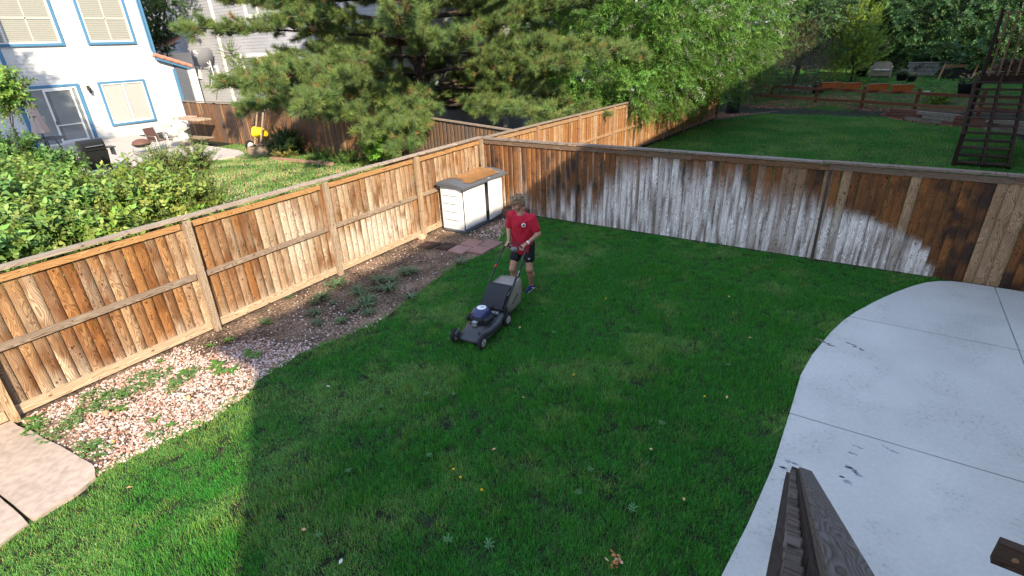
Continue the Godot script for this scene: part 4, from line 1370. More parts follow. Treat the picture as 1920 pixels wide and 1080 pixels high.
# a twig with leaves along it, growing along +y and drooping towards +z
func spray(leaves: int, twig: float, length: float, w: float, col: Color, droop: float, vary := 0.3) -> ArrayMesh:
	var s := Shape.new()
	for k in leaves:
		var f := (k + 0.5) / leaves
		var at := Vector3(0, twig * f, droop * twig * f * f)
		var a := k * 2.4 + rnd(-0.4, 0.4)
		var fwd := Vector3(0, 1, 2.0 * droop * f).normalized()
		var out := Vector3(cos(a), 0, sin(a))
		var d := (fwd * rnd(0.3, 0.9) + out).normalized()
		var nn := (fwd - d * fwd.dot(d) + Vector3(rnd(-0.4, 0.4), rnd(-0.2, 0.4), rnd(-0.4, 0.4))).normalized()
		var g := rnd(1.0 - vary, 1.0 + vary)
		leaf(s, at, d, nn, length * rnd(0.6, 1.15), w * rnd(0.75, 1.15), Color(col.r * g * rnd(0.85, 1.2), col.g * g, col.b * g))
	s.col = Color(0.13, 0.09, 0.05)
	s.tube([Vector3.ZERO, Vector3(0, twig * 0.5, droop * twig * 0.25), Vector3(0, twig, droop * twig)], [0.004, 0.003, 0.001], 4, false)
	return s.mesh()

func needles(count: int, length: float, col: Color) -> ArrayMesh:
	var s := Shape.new()
	for k in count:
		var f := rng.randf()
		var a := rnd(0, TAU)
		var d := Vector3(cos(a), rnd(0.15, 1.6) * (0.5 + f), sin(a)).normalized()
		var at := Vector3(0, 0.13 * f, 0)
		var l := length * rnd(0.7, 1.1)
		var side := d.cross(Vector3(rnd(-1, 1), rnd(-1, 1), rnd(-1, 1))).normalized() * 0.0042
		var nn := side.normalized().cross(d).normalized()
		var g := rnd(0.7, 1.35)
		s.col = Color(col.r * g * rnd(0.9, 1.25), col.g * g, col.b * g)
		var q := s.vert(at - side, nn, Vector2.ZERO)
		s.vert(at + side, nn, Vector2.ZERO)
		s.vert(at + d * l, nn, Vector2.ZERO)
		s.tri(q, q + 1, q + 2)
	s.col = Color(0.14, 0.085, 0.05)
	s.tube([Vector3(0, -0.06, 0), Vector3(0, 0.13, 0)], [0.006, 0.004], 4, false)
	return s.mesh()

func aim(dir: Vector3, roll: float, sc: float) -> Basis:
	var y := dir.normalized()
	var x := y.cross(Vector3.UP if absf(y.y) < 0.95 else Vector3.RIGHT).normalized()
	return (Basis(y, roll) * Basis(x, y, x.cross(y))).scaled(Vector3.ONE * sc)

func limb(s: Shape, a: Vector3, b: Vector3, r0: float, r1: float, bow: float) -> void:
	var pts := []
	var rad := []
	for k in 6:
		var f := k / 5.0
		pts.append(a.lerp(b, f) + Vector3(noise.get_noise_2d(a.x * 40.0 + f * 20.0, b.z * 30.0), 0, noise.get_noise_2d(b.x * 40.0 + f * 20.0, a.z * 30.0)) * a.distance_to(b) * 0.12 * sin(PI * f) + Vector3.UP * bow * sin(PI * f) * a.distance_to(b))
		rad.append(lerpf(r0, r1, f))
	s.tube(pts, rad, 7, false)

# a tree or shrub whose crown is made of lobes of leafy twigs
func lobed(called: String, label: String, category: String, base: Vector3, trunk_r: float, lobes: Array, sprays: Array, tint: Color, droop: float, bark: Color, group := "", more := 1.0, size := 1.0) -> Node3D:
	var t := thing(called, label, category, base, 0.0, group)
	var s := Shape.new()
	s.col = bark
	var fork := Vector3.ZERO
	for l in lobes:
		fork += Vector3(l[0], l[1], l[2]) / lobes.size()
	fork = (fork - base) * 0.45
	fork.x *= 0.5
	fork.z *= 0.5
	if trunk_r > 0.0:
		limb(s, Vector3.ZERO, fork, trunk_r, trunk_r * 0.7, 0.0)
	var places := []
	var cols := []
	for k in sprays.size():
		places.append([])
		cols.append(PackedColorArray())
	for l in lobes:
		var c := Vector3(l[0], l[1], l[2]) - base
		var r: float = l[3]
		if trunk_r > 0.0:
			limb(s, fork * rnd(0.6, 1.0), c, trunk_r * 0.45, 0.012, 0.05)
		else:
			limb(s, Vector3(c.x * 0.35, -0.05, c.z * 0.35), c, 0.018, 0.006, 0.03)
		for k in int(l[5] * more):
			var d := Vector3(rnd(-1, 1), rnd(-0.85, 1), rnd(-1, 1)).normalized()
			var f := pow(rng.randf(), 0.45)
			var bump := 1.0 + 0.55 * noise.get_noise_3d(d.x * 30.0 + c.x * 7.0, d.y * 30.0, d.z * 30.0 + c.z * 7.0)
			var p := c + d * r * f * bump * Vector3(1, l[4], 1)
			var m := rng.randi_range(0, sprays.size() - 1)
			var dir := (d + Vector3(rnd(-0.5, 0.5), rnd(-0.3, 0.7), rnd(-0.5, 0.5)) + Vector3.DOWN * droop).normalized()
			places[m].append(Transform3D(aim(dir, rnd(0, TAU), size * rnd(0.75, 1.25)), p))
			var g := rnd(0.75, 1.25)
			cols[m].append(Color(tint.r * g * rnd(0.9, 1.15), tint.g * g, tint.b * g))
		for k in 5:
			var d := Vector3(rnd(-1, 1), rnd(-0.3, 1), rnd(-1, 1)).normalized()
			limb(s, c, c + d * r * 0.85, 0.012, 0.003, 0.0)
	part("trunk" if trunk_r > 0.0 else "stem", s, M.bark, t)
	for m in sprays.size():
		many("crown" if trunk_r > 0.0 else "foliage", sprays[m], M.leaf, places[m], cols[m], t)
	return t

func pine() -> void:
	var t := thing("pine_tree", "big spreading long needled pine standing behind the fence corner", "tree", Vector3(-5.8, 0.45, -4.5))
	var s := Shape.new()
	s.col = Color(0.20, 0.145, 0.115)
	var axis := func(y: float) -> Vector3:
		return Vector3(-0.10 * y + 0.12 * sin(y * 0.9), y, -0.03 * y)
	var pts := []
	var rad := []
	for k in 15:
		pts.append(axis.call(k * 0.85))
		rad.append(0.24 * pow(1.0 - k / 15.5, 0.8) + 0.02 + (0.06 if k == 0 else 0.0))
	s.tube(pts, rad, 12, false)
	var second := []
	for k in 8:
		second.append(axis.call(2.6) + Vector3(0.16 * k, 0.8 * k, 0.02 * k) + Vector3(0.12 * sin(k), 0, 0))
	s.tube(second, [0.13, 0.125, 0.12, 0.11, 0.1, 0.09, 0.07, 0.04], 9, false)
	var green := [needles(60, 0.19, Color(0.115, 0.20, 0.06)), needles(60, 0.18, Color(0.135, 0.215, 0.06)), needles(54, 0.19, Color(0.10, 0.185, 0.07))]
	var brown := needles(30, 0.13, Color(0.33, 0.19, 0.08))
	var places := [[], [], [], []]
	var cols := [PackedColorArray(), PackedColorArray(), PackedColorArray(), PackedColorArray()]
	var n := 0
	var y := 1.45
	while y < 10.5:
		var ring := 8 if y < 3.4 else 6 if y < 6.0 else 4
		for w in ring:
			n += 1
			var az := n * 2.39996 + rnd(-0.3, 0.3)
			var out := Vector3(cos(az), 0, sin(az))
			var reach := curve([[1.2, 5.2], [2.2, 6.4], [3.0, 6.6], [5.0, 5.8], [7.5, 4.6], [10.5, 2.2]], y) * rnd(0.72, 1.1)
			if out.x < -0.5 and y > 3.4:
				reach *= 1.22
			if out.x > 0.35 and y < 5.5:
				reach *= 1.12
			var droop := rnd(0.10, 0.30) if y < 3.5 else rnd(-0.02, 0.16)
			var path := []
			var thick := []
			for k in 9:
				var f := k / 8.0
				path.append(axis.call(y) + out * reach * f + Vector3.UP * reach * (0.16 * f - droop * f * f * 1.6 + 0.10 * f * f * f) + Vector3(noise.get_noise_2d(n * 7.0, f * 30.0), 0.5 * noise.get_noise_2d(n * 9.0, f * 30.0), noise.get_noise_2d(n * 5.0 + 40.0, f * 30.0)) * 0.5 * f)
				thick.append(lerpf(0.06, 0.012, f) * (1.0 if y < 7 else 0.7))
			s.tube(path, thick, 6, false)
			var count := int(reach * 8.5)
			for b in count:
				var f := lerpf(0.30, 1.0, (b + rng.randf()) / count)
				var seg := mini(7, int(f * 8.0))
				var p: Vector3 = path[seg].lerp(path[seg + 1], f * 8.0 - seg)
				var ahead: Vector3 = (path[seg + 1] - path[seg]).normalized()
				var sd := 1.0 if b % 2 == 0 else -1.0
				var sideways := ahead.cross(Vector3.UP).normalized() * sd
				var dir := (ahead * rnd(0.5, 1.1) + sideways * rnd(0.5, 1.0) + Vector3.UP * rnd(-0.5, 0.65)).normalized()
				var l := lerpf(1.2, 0.45, f) * rnd(0.7, 1.2)
				var e := p + dir * l + Vector3.UP * 0.08 * l
				s.tube([p, p.lerp(e, 0.5) + Vector3.DOWN * 0.04, e], [0.014, 0.009, 0.004], 4, false)
				var q := 0.30
				while q <= 1.02:
					for c in 2:
						var m := rng.randi_range(0, 2)
						if rng.randf() < 0.04 or (q < 0.5 and rng.randf() < 0.10):
							m = 3
						var tuftdir := (dir + Vector3(rnd(-0.7, 0.7), rnd(-0.1, 0.9), rnd(-0.7, 0.7))).normalized()
						places[m].append(Transform3D(aim(tuftdir, rnd(0, TAU), rnd(0.9, 1.4)), p.lerp(e, q) + Vector3(rnd(-0.05, 0.05), rnd(-0.03, 0.05), rnd(-0.05, 0.05))))
						var g := rnd(0.8, 1.25)
						cols[m].append(Color(g * rnd(0.9, 1.2), g, g))
					q += 0.14 / l
		y += 0.58
	part("trunk", s, M.bark, t)
	for m in 4:
		many("crown", green[m] if m < 3 else brown, M.leaf, places[m], cols[m], t)
	print("pine tufts ", places[0].size() * 3)

func trees() -> void:
	pine()
	var willow := [spray(28, 0.5, 0.13, 0.026, Color(0.105, 0.25, 0.045), 0.25), spray(26, 0.46, 0.12, 0.026, Color(0.13, 0.28, 0.05), 0.35), spray(26, 0.46, 0.12, 0.028, Color(0.085, 0.22, 0.045), 0.1)]
	var silver_sheen := spray(22, 0.45, 0.11, 0.02, Color(0.36, 0.43, 0.37), 0.3, 0.15)  # pale leaf undersides, with glossy reflection painted into the colour
	lobed("willow_tree", "bright narrow leaved willow drooping over the back fence", "tree", Vector3(-2.6, 0.2, -12.2), 0.2, WILLOW, willow + [willow[0], willow[1], willow[2], willow[0], willow[1], willow[2], willow[0], willow[1], willow[2], willow[0], silver_sheen], Color(1, 1, 1), 0.75, Color(0.16, 0.12, 0.09), "", 2.6, 1.1)
	var broad := [spray(16, 0.34, 0.105, 0.052, Color(0.14, 0.27, 0.05), 0.1), spray(14, 0.3, 0.095, 0.05, Color(0.19, 0.30, 0.07), 0.2), spray(14, 0.32, 0.11, 0.055, Color(0.12, 0.25, 0.065), 0.1)]
	var fine := [spray(24, 0.30, 0.05, 0.022, Color(0.10, 0.19, 0.05), 0.1), spray(22, 0.28, 0.05, 0.024, Color(0.085, 0.165, 0.045), 0.2)]
	var clumpy := [spray(30, 0.55, 0.13, 0.06, Color(0.07, 0.14, 0.045), 0.2), spray(28, 0.5, 0.12, 0.06, Color(0.055, 0.12, 0.04), 0.1)]
	lobed("bush", "broad leaved green shrub crowding over the cedar fence beside the grill", "shrub", Vector3(-2.2, 0.2, 8.6), 0.0, SHRUB_A, broad, Color(1.15, 1.1, 1.2), -0.15, Color(0.22, 0.16, 0.10), "", 0.8)
	lobed("bush", "lower shrub with yellowing leaves over the middle of the cedar fence", "shrub", Vector3(-1.9, 0.2, 6.3), 0.0, SHRUB_B, [broad[1], fine[0], broad[0]], Color(1.3, 1.12, 1.15), -0.15, Color(0.25, 0.18, 0.11), "", 0.8)
	lobed("bush", "straggly pale twiggy shrub rising before the neighbour's lawn", "shrub", Vector3(-2.8, 0.3, 5.2), 0.0, SHRUB_C, fine, Color(1.6, 1.3, 1.3), -0.3, Color(0.28, 0.2, 0.13), "", 1.2)
	lobed("bush", "leafy branch tips beside the closed patio umbrella", "shrub", Vector3(-9.0, 0.5, 6.6), 0.03, SHRUB_D, broad, Color(1.1, 1.1, 1), 0.1, Color(0.2, 0.14, 0.1), "", 1.0)
	lobed("bush", "shaded dark shrub in front of the black grill", "shrub", Vector3(-6.2, 0.4, 6.2), 0.0, SHRUB_E, [fine[1], broad[2]], Color(0.9, 0.95, 0.9), -0.1, Color(0.2, 0.15, 0.1), "", 1.1)
	lobed("bush", "dense dark clipped evergreen beside the yellow wheelbarrow", "shrub", Vector3(-9.6, 0.45, -1.2), 0.0, BOXWOOD, fine, Color(0.45, 0.55, 0.5), -0.2, Color(0.1, 0.08, 0.06))
	lobed("bush", "dry tan and green shrub at the foot of the clipped evergreen", "shrub", Vector3(-9.2, 0.45, -0.7), 0.0, DRYSHRUB, fine, Color(2.2, 1.2, 1.2), -0.2, Color(0.2, 0.14, 0.1))
	lobed("bush", "bright green bush with yellow flower spikes behind the cedar fence", "shrub", Vector3(-5.5, 0.45, -1.2), 0.0, YELLOWBUSH, [broad[0], fine[0]], Color(1.1, 1.35, 0.7), -0.4, Color(0.15, 0.12, 0.07))
	lobed("ground_cover", "low green ground cover along the dark weathered fence", "plant", Vector3(-7.6, 0.45, -1.0), 0.0, COVER, fine, Color(0.9, 1.1, 0.8), -0.3, Color(0.12, 0.1, 0.06))
	lobed("climbing_plant", "pale leaved climbing plant against the grey house", "plant", Vector3(-13.5, 0.5, -3.2), 0.0, VINE, fine, Color(1.5, 1.3, 1.3), -0.2, Color(0.2, 0.15, 0.1), "", 1.0, 1.3)
	lobed("conifer", "blue green tree between the white and the grey house", "tree", Vector3(-29.8, 0.3, -7.0), 0.12, SPRUCEGAP, clumpy, Color(1.1, 1.05, 1.1), -0.1, Color(0.12, 0.1, 0.08), "", 1.2, 0.9)
	lobed("bush", "brown twiggy tangled shrub at the end of the split rail fence", "shrub", Vector3(2.6, 0.3, -25.0), 0.0, TANGLE, [fine[0], fine[1], spray(10, 0.4, 0.05, 0.02, Color(0.20, 0.13, 0.09), 0.2)], Color(0.8, 0.55, 0.75), 0.1, Color(0.17, 0.11, 0.08), "", 1.6, 1.5)
	lobed("tree", "grey green tree rising behind the tangled shrub", "tree", Vector3(3.6, 0.7, -29.0), 0.16, GREYTREE, clumpy, Color(1.15, 1.1, 1.2), 0.1, Color(0.22, 0.17, 0.13), "", 1.3, 1.0)
	lobed("conifer", "bright yellow green conifer behind the orange planters", "tree", Vector3(6.6, 0.8, -31.0), 0.08, CONIFER, [spray(30, 0.4, 0.07, 0.03, Color(0.17, 0.28, 0.03), 0.0)], Color(1.15, 1.1, 1), -0.5, Color(0.2, 0.12, 0.08), "", 1.6, 1.1)
	lobed("tree", "dark leafy tree behind the wicker loveseat", "tree", Vector3(9.6, 1.4, -39.5), 0.25, DARKTREE, clumpy, Color(0.95, 1.0, 0.95), 0.25, Color(0.12, 0.09, 0.07), "", 1.6, 1.5)
	lobed("tree", "dark leafy tree behind the garden stairs", "tree", Vector3(14.8, 1.2, -37.5), 0.3, DARKTREE2, clumpy, Color(0.9, 1.0, 1.0), 0.25, Color(0.2, 0.16, 0.13), "", 1.6, 1.5)
	lobed("tree", "sunlit yellow green tree top behind the dark trees", "tree", Vector3(4.0, 2.2, -48.0), 0.25, LITTREE, clumpy, Color(1.25, 1.2, 0.9), 0.1, Color(0.3, 0.16, 0.08), "", 1.4, 1.8)
	# taller trees further off close the view
	var k := 0
	for p in [[-46, -34, 9], [-34, -40, 10], [-22, -36, 10], [-10, -33, 9], [-4, -30, 8.5], [3, -52, 10], [14, -56, 11], [24, -50, 10], [-16, -27, 8], [22, -38, 9], [9, -60, 11], [-42, -16, 10]]:
		var lobes := []
		var y0 := level(p[0], p[1])
		for q in 9:
			var a := q * 2.4
			var r: float = p[2] * 0.27
			lobes.append([p[0] + cos(a) * r * 0.9, y0 + p[2] * (0.25 + 0.07 * q), p[1] + sin(a) * r * 0.9, r * rnd(0.8, 1.1), 0.9, 200])
		lobed("tree", ["first", "second", "third", "fourth", "fifth", "sixth", "seventh", "eighth", "ninth", "tenth", "eleventh", "twelfth"][k] + (" tall broad tree beyond the grey house" if p[0] < -3 else " tall dense tree closing the view behind the gardens"), "tree", Vector3(p[0], y0, p[1]), 0.28, lobes, clumpy, Color(rnd(0.8, 1.1), 1.0, 0.9), 0.2, Color(0.15, 0.11, 0.08), "trees beyond the gardens", 1.0, 2.1)
		k += 1
	var shade := []
	for q in 8:
		shade.append([-11.6 + cos(q * 2.4) * 1.7, 8.2 + q * 0.36, 11.2 + sin(q * 2.4) * 1.4, 1.35, 0.9, 420])
	lobed("tree", "tree outside the view that shades the foot of the white house", "tree", Vector3(-11.6, 0.5, 10.8), 0.18, shade, clumpy, Color(1, 1, 1), 0.2, Color(0.15, 0.11, 0.08), "", 1.0, 1.2)

# ---------------------------------------------------------------- things in the yard
func shed() -> void:
	var t := thing("storage_shed", "white plastic garden storage shed with grey lid in the fence corner", "shed", Vector3(0.52, 0.0, 1.11))
	var white := paint(0.82, 0.83, 0.85, 0.5, M.soft_tex)
	var grey := paint(0.115, 0.125, 0.145, 0.6, M.soft_tex)
	var s := Shape.new()
	s.box(Vector3(0.0, 0.05, 0.0), Vector3(0.66, 0.07, 1.60), Basis(), 0.015)
	part("base", s, grey, t)
	s = Shape.new()      # carcass, open at the front
	for z in [-0.77, 0.77]:
		s.box(Vector3(-0.02, 0.60, z), Vector3(0.62, 1.06, 0.03), Basis(), 0.006)
	s.box(Vector3(-0.32, 0.60, 0.0), Vector3(0.03, 1.06, 1.50), Basis(), 0.004)
	part("body", s, white, t)
	for k in 4:          # raised laps of the end panel
		s = Shape.new()
		var y := 0.32 + k * 0.19
		s.face([Vector3(-0.24, y, 0.812), Vector3(0.20, y, 0.812), Vector3(0.20, y + 0.172, 0.787), Vector3(-0.24, y + 0.172, 0.787)])
		s.face([Vector3(-0.24, y, 0.784), Vector3(0.20, y, 0.784), Vector3(0.20, y, 0.812), Vector3(-0.24, y, 0.812)])
		s.face([Vector3(0.20, y, 0.784), Vector3(0.20, y + 0.172, 0.784), Vector3(0.20, y + 0.172, 0.787), Vector3(0.20, y, 0.812)])
		s.face([Vector3(-0.24, y, 0.812), Vector3(-0.24, y + 0.172, 0.787), Vector3(-0.24, y + 0.172, 0.784), Vector3(-0.24, y, 0.784)])
		part("panel", s, white, t)
	for side in 2:       # two doors facing the lawn, the further one ajar
		var d := Node3D.new()
		d.name = "door"
		t.add_child(d, true)
		d.position = Vector3(0.315, 0.0, 0.75 if side == 0 else -0.765)
		d.rotation.y = 0.0 if side == 0 else 0.11
		var sg := -1.0 if side == 0 else 1.0
		var w := 0.80 if side == 0 else 0.655
		s = Shape.new()
		s.box(Vector3(0, 0.615, sg * w / 2), Vector3(0.03, 1.02, w), Basis(), 0.008)
		for k in 3:
			var y := 0.60 + k * 0.165
			s.box(Vector3(0.022, y + 0.07, sg * w / 2), Vector3(0.016, 0.145, w * 0.74), Basis(Vector3.BACK, 0.08), 0.004)
		part("leaf", s, white, d)
		s = Shape.new()
		for q in [[0.0, 0.50, w * 0.72, 0.03], [0.0, 0.16, w * 0.72, 0.03]]:
			s.box(Vector3(0.02, q[1], sg * w / 2), Vector3(0.016, q[3], q[2]), Basis(), 0.004)
		for e in [-1.0, 1.0]:
			s.box(Vector3(0.02, 0.33, sg * w / 2 + e * w * 0.345), Vector3(0.016, 0.31, 0.03), Basis(), 0.004)
		part("moulding", s, white, d)
	# arched lid
	s = Shape.new()
	var prof := PackedVector2Array()
	for k in 11:
		var f := k / 10.0
		prof.append(Vector2(-0.40 + 0.82 * f, 1.165 + 0.045 * sin(PI * minf(1.0, f * 1.02)) - 0.05 * f * f))
	for k in 11:
		var f := 1.0 - k / 10.0
		prof.append(Vector2(-0.40 + 0.82 * f, 1.120 + 0.030 * sin(PI * minf(1.0, f * 1.02)) - 0.055 * f * f))
	s.slab(prof, 1.74, Transform3D(Basis(), Vector3(0, 0, -0.87)))
	var lid := part("lid", s, grey, t)
	s = Shape.new()
	s.box(Vector3(0.40, 1.085, 0.0), Vector3(0.035, 0.06, 1.70), Basis(), 0.012)
	s.box(Vector3(0.0, 1.11, 0.845), Vector3(0.74, 0.04, 0.04), Basis(), 0.01)
	part("lip", s, grey, lid)
	part("hinge", box1(Vector3(0.05, 0.06, 0.10), 0.01, 1, Vector3(-0.40, 1.10, 0.80)), M.black, t)
	# fallen pine needles on the lid
	var one := Shape.new()
	for k in 7:
		var a := rnd(0, TAU)
		var d := Vector3(cos(a), rnd(-0.05, 0.12), sin(a))
		var p := Vector3(rnd(-0.03, 0.03), rnd(0, 0.014), rnd(-0.03, 0.03))
		var w := d.cross(Vector3.UP).normalized() * 0.002
		one.col = Color(0.50, 0.27, 0.11) * rnd(0.7, 1.3)
		one.face([p - d * 0.06 - w, p - d * 0.06 + w, p + d * 0.06 + w, p + d * 0.06 - w])
	var places := []
	var cols := PackedColorArray()
	for k in 1500:
		var x := rnd(-0.33, 0.33)
		var z := rnd(-0.78, 0.62)
		if noise.get_noise_2d(x * 50.0, z * 50.0) + 0.75 - 1.5 * maxf(absf(x - 0.05) / 0.36, absf(z + 0.05) / 0.70) < -0.45:
			continue
		var f := (x + 0.40) / 0.82
		places.append(Transform3D(Basis(Vector3.UP, rnd(0, TAU)), Vector3(0.52 + x, 1.168 + 0.045 * sin(PI * f) - 0.05 * f * f + rnd(0, 0.012), 1.11 + z)))
		cols.append(Color(1, 1, 1) * rnd(0.8, 1.2))
	tag(many("pine_needle_litter", one.mesh(), M.plain, places, cols), "orange brown fallen pine needles lying on the shed lid", "litter")
	# low wooden box behind the shed
	var b := thing("planter_box", "low weathered wooden box between the shed and the stained fence", "box", Vector3(1.15, 0, 0.28))
	for k in 4:
		s = Shape.new()
		plank(s, [Vector3(-0.32, 0.12, 0.16), Vector3(-0.32, 0.12, -0.14), Vector3(-0.34, 0.12, -0.15), Vector3(0.34, 0.12, -0.15)][k], [Vector3(0.32, 0.12, 0.16), Vector3(0.32, 0.12, -0.14), Vector3(-0.34, 0.12, 0.17), Vector3(0.34, 0.12, 0.17)][k], 0.22, 0.025, Color(0.24, 0.14, 0.11), Vector3.BACK if k < 2 else Vector3.RIGHT)
		part("plank", s, M.wood, b)
	s = Shape.new()
	s.box(Vector3(0, 0.16, 0.01), Vector3(0.60, 0.1, 0.26))
	part("soil", s, M.soil, b)

func stair_rail() -> void:     # the handrail at the viewer's feet, leading down to the patio
	var t := thing("stair_railing", "dark weathered stair handrail sloping down towards the patio", "railing", Vector3(8.24, 0.05, 7.12))
	var up := Vector3(0.0, 0.76, 1.0)
	var s := Shape.new()
	var grey := Color(0.125, 0.112, 0.108)
	var dark := Color(0.045, 0.030, 0.024)
	plank(s, Vector3(0.05, 0.87, -0.02), Vector3(0.06, 0.87, -0.02) + up * 4.1, 0.085, 0.032, grey, Vector3.UP)
	part("handrail", s, M.wood, t)
	s = Shape.new()
	plank(s, Vector3(0.012, 0.80, 0.0), Vector3(0.022, 0.80, 0.0) + up * 4.1, 0.030, 0.088, dark, Vector3.UP)
	part("rail", s, M.wood, t)
	for k in 30:
		s = Shape.new()
		var z := 0.05 + k * 0.132
		plank(s, Vector3(-0.026, 0.06 + z * 0.76, z), Vector3(-0.026, 0.835 + z * 0.76 + rnd(-0.012, 0.012), z), 0.040, 0.056, mixc(Color(0.075, 0.058, 0.05), Color(0.14, 0.12, 0.105), rng.randf()), Vector3.BACK)
		part("baluster", s, M.wood, t)
	s = Shape.new()
	plank(s, Vector3(-0.058, 0.74, -0.03), Vector3(-0.050, 0.74, -0.03) + up * 4.1, 0.022, 0.085, dark, Vector3.UP)
	part("rail", s, M.wood, t)
	s = Shape.new()
	plank(s, Vector3(0.0, -0.02, -0.02), Vector3(0.0, 0.84, -0.02), 0.085, 0.085, dark, Vector3.BACK)
	part("post", s, M.wood, t)
	var u := thing("deck_railing", "brown plank end with a pale knot above the patio", "railing", Vector3(8.98, 0.05, 8.46))
	s = Shape.new()
	plank(s, Vector3(-0.01, 1.93, 0.0), Vector3(2.6, 1.93, 0.18), 0.04, 0.12, Color(0.06, 0.036, 0.026), Vector3.UP)
	part("plank", s, M.wood, u)
	s = Shape.new()
	s.lathe(Vector3(0.055, 1.93, 0.024), [Vector2(0.018, -0.004), Vector2(0.016, 0.0), Vector2(0.008, 0.001), Vector2(0.0, 0.0015)], 12, Basis(Vector3.RIGHT, PI / 2))
	part("knot", s, paint(0.20, 0.115, 0.06, 0.7), u)
	for x in [0.14, 2.4]:
		s = Shape.new()
		plank(s, Vector3(x, -0.03, 0.075), Vector3(x, 1.86, 0.075), 0.09, 0.09, dark, Vector3.BACK)
		part("post", s, M.wood, u)

func wheel(t: Node3D, at: Vector3, r: float, w: float, tyre: Material, rim: Material) -> void:
	var n := Node3D.new()
	n.name = "wheel"
	t.add_child(n, true)
	n.position = at
	var b := Basis(Vector3.BACK, PI / 2)
	var s := Shape.new()
	s.lathe(Vector3.ZERO, [Vector2(r * 0.62, -w / 2), Vector2(r * 0.93, -w / 2), Vector2(r, -w * 0.36), Vector2(r, w * 0.36), Vector2(r * 0.93, w / 2), Vector2(r * 0.62, w / 2), Vector2(r * 0.62, -w / 2)], 28, b)
	for k in 28:
		var a := TAU * k / 28
		s.box(b * Vector3(cos(a) * r, 0, sin(a) * r), Vector3(w * 0.7, 0.006, 0.007), Basis(Vector3.RIGHT, -a) if true else Basis())
	part("tyre", s, tyre, n)
	s = Shape.new()
	for e in [-1.0, 1.0]:
		var prof := [Vector2(r * 0.66, 0.0), Vector2(r * 0.60, 0.006), Vector2(r * 0.50, -0.004), Vector2(r * 0.25, 0.002), Vector2(r * 0.18, 0.012), Vector2(0.0, 0.014)]
		var q := []
		for p in prof:
			q.append(Vector2(p.x, p.y + w * 0.42))
		if e < 0:
			s.lathe(Vector3.ZERO, q, 20, b)
		else:
			s.lathe(Vector3.ZERO, q, 20, Basis(Vector3.BACK, -PI / 2))
	for k in 6:
		var a := TAU * k / 6
		for e in [-1.0, 1.0]:
			s.box(Vector3(e * w * 0.44, sin(a) * r * 0.38, cos(a) * r * 0.38), Vector3(0.008, r * 0.30, 0.014), Basis(Vector3.RIGHT, PI / 2 - a), 0.002)
	part("rim", s, rim, n)
	s = Shape.new()
	for e in [-1.0, 1.0]:
		s.lathe(Vector3.ZERO, [Vector2(0.014, w * 0.44), Vector2(0.014, w * 0.44 + 0.014), Vector2(0.0, w * 0.44 + 0.016)], 6, Basis(Vector3.BACK, -e * PI / 2))
	part("hub", s, M.iron, n)

func ring(cx: float, cz: float, hx: float, hz: float, y: float, p: float) -> Array:   # rounded rectangle
	var pts := []
	for k in 28:
		var a := TAU * k / 28
		var c := cos(a)
		var q := sin(a)
		pts.append(Vector3(cx + hx * signf(c) * pow(absf(c), p), y, cz + hz * signf(q) * pow(absf(q), p)))
	return pts

func loft(s: Shape, rings: Array, top := true, bottom := false) -> void:
	var n: int = rings[0].size()
	var first := s.v.size()
	for k in rings.size():
		for q in n + 1:
			var p: Vector3 = rings[k][q % n]
			var along: Vector3 = rings[k][(q + 1) % n] - rings[k][(q - 1 + n) % n]
			var upw: Vector3 = rings[mini(k + 1, rings.size() - 1)][q % n] - rings[maxi(k - 1, 0)][q % n]
			s.vert(p, upw.cross(along).normalized(), Vector2(float(q) / n, p.y))
	for k in rings.size() - 1:
		for q in n:
			var a := first + k * (n + 1) + q
			s.tri(a, a + n + 2, a + 1); s.tri(a, a + n + 1, a + n + 2)
	if top:
		var f: Array = rings[-1].duplicate()
		f.reverse()
		s.face(f)
	if bottom:
		s.face(rings[0])

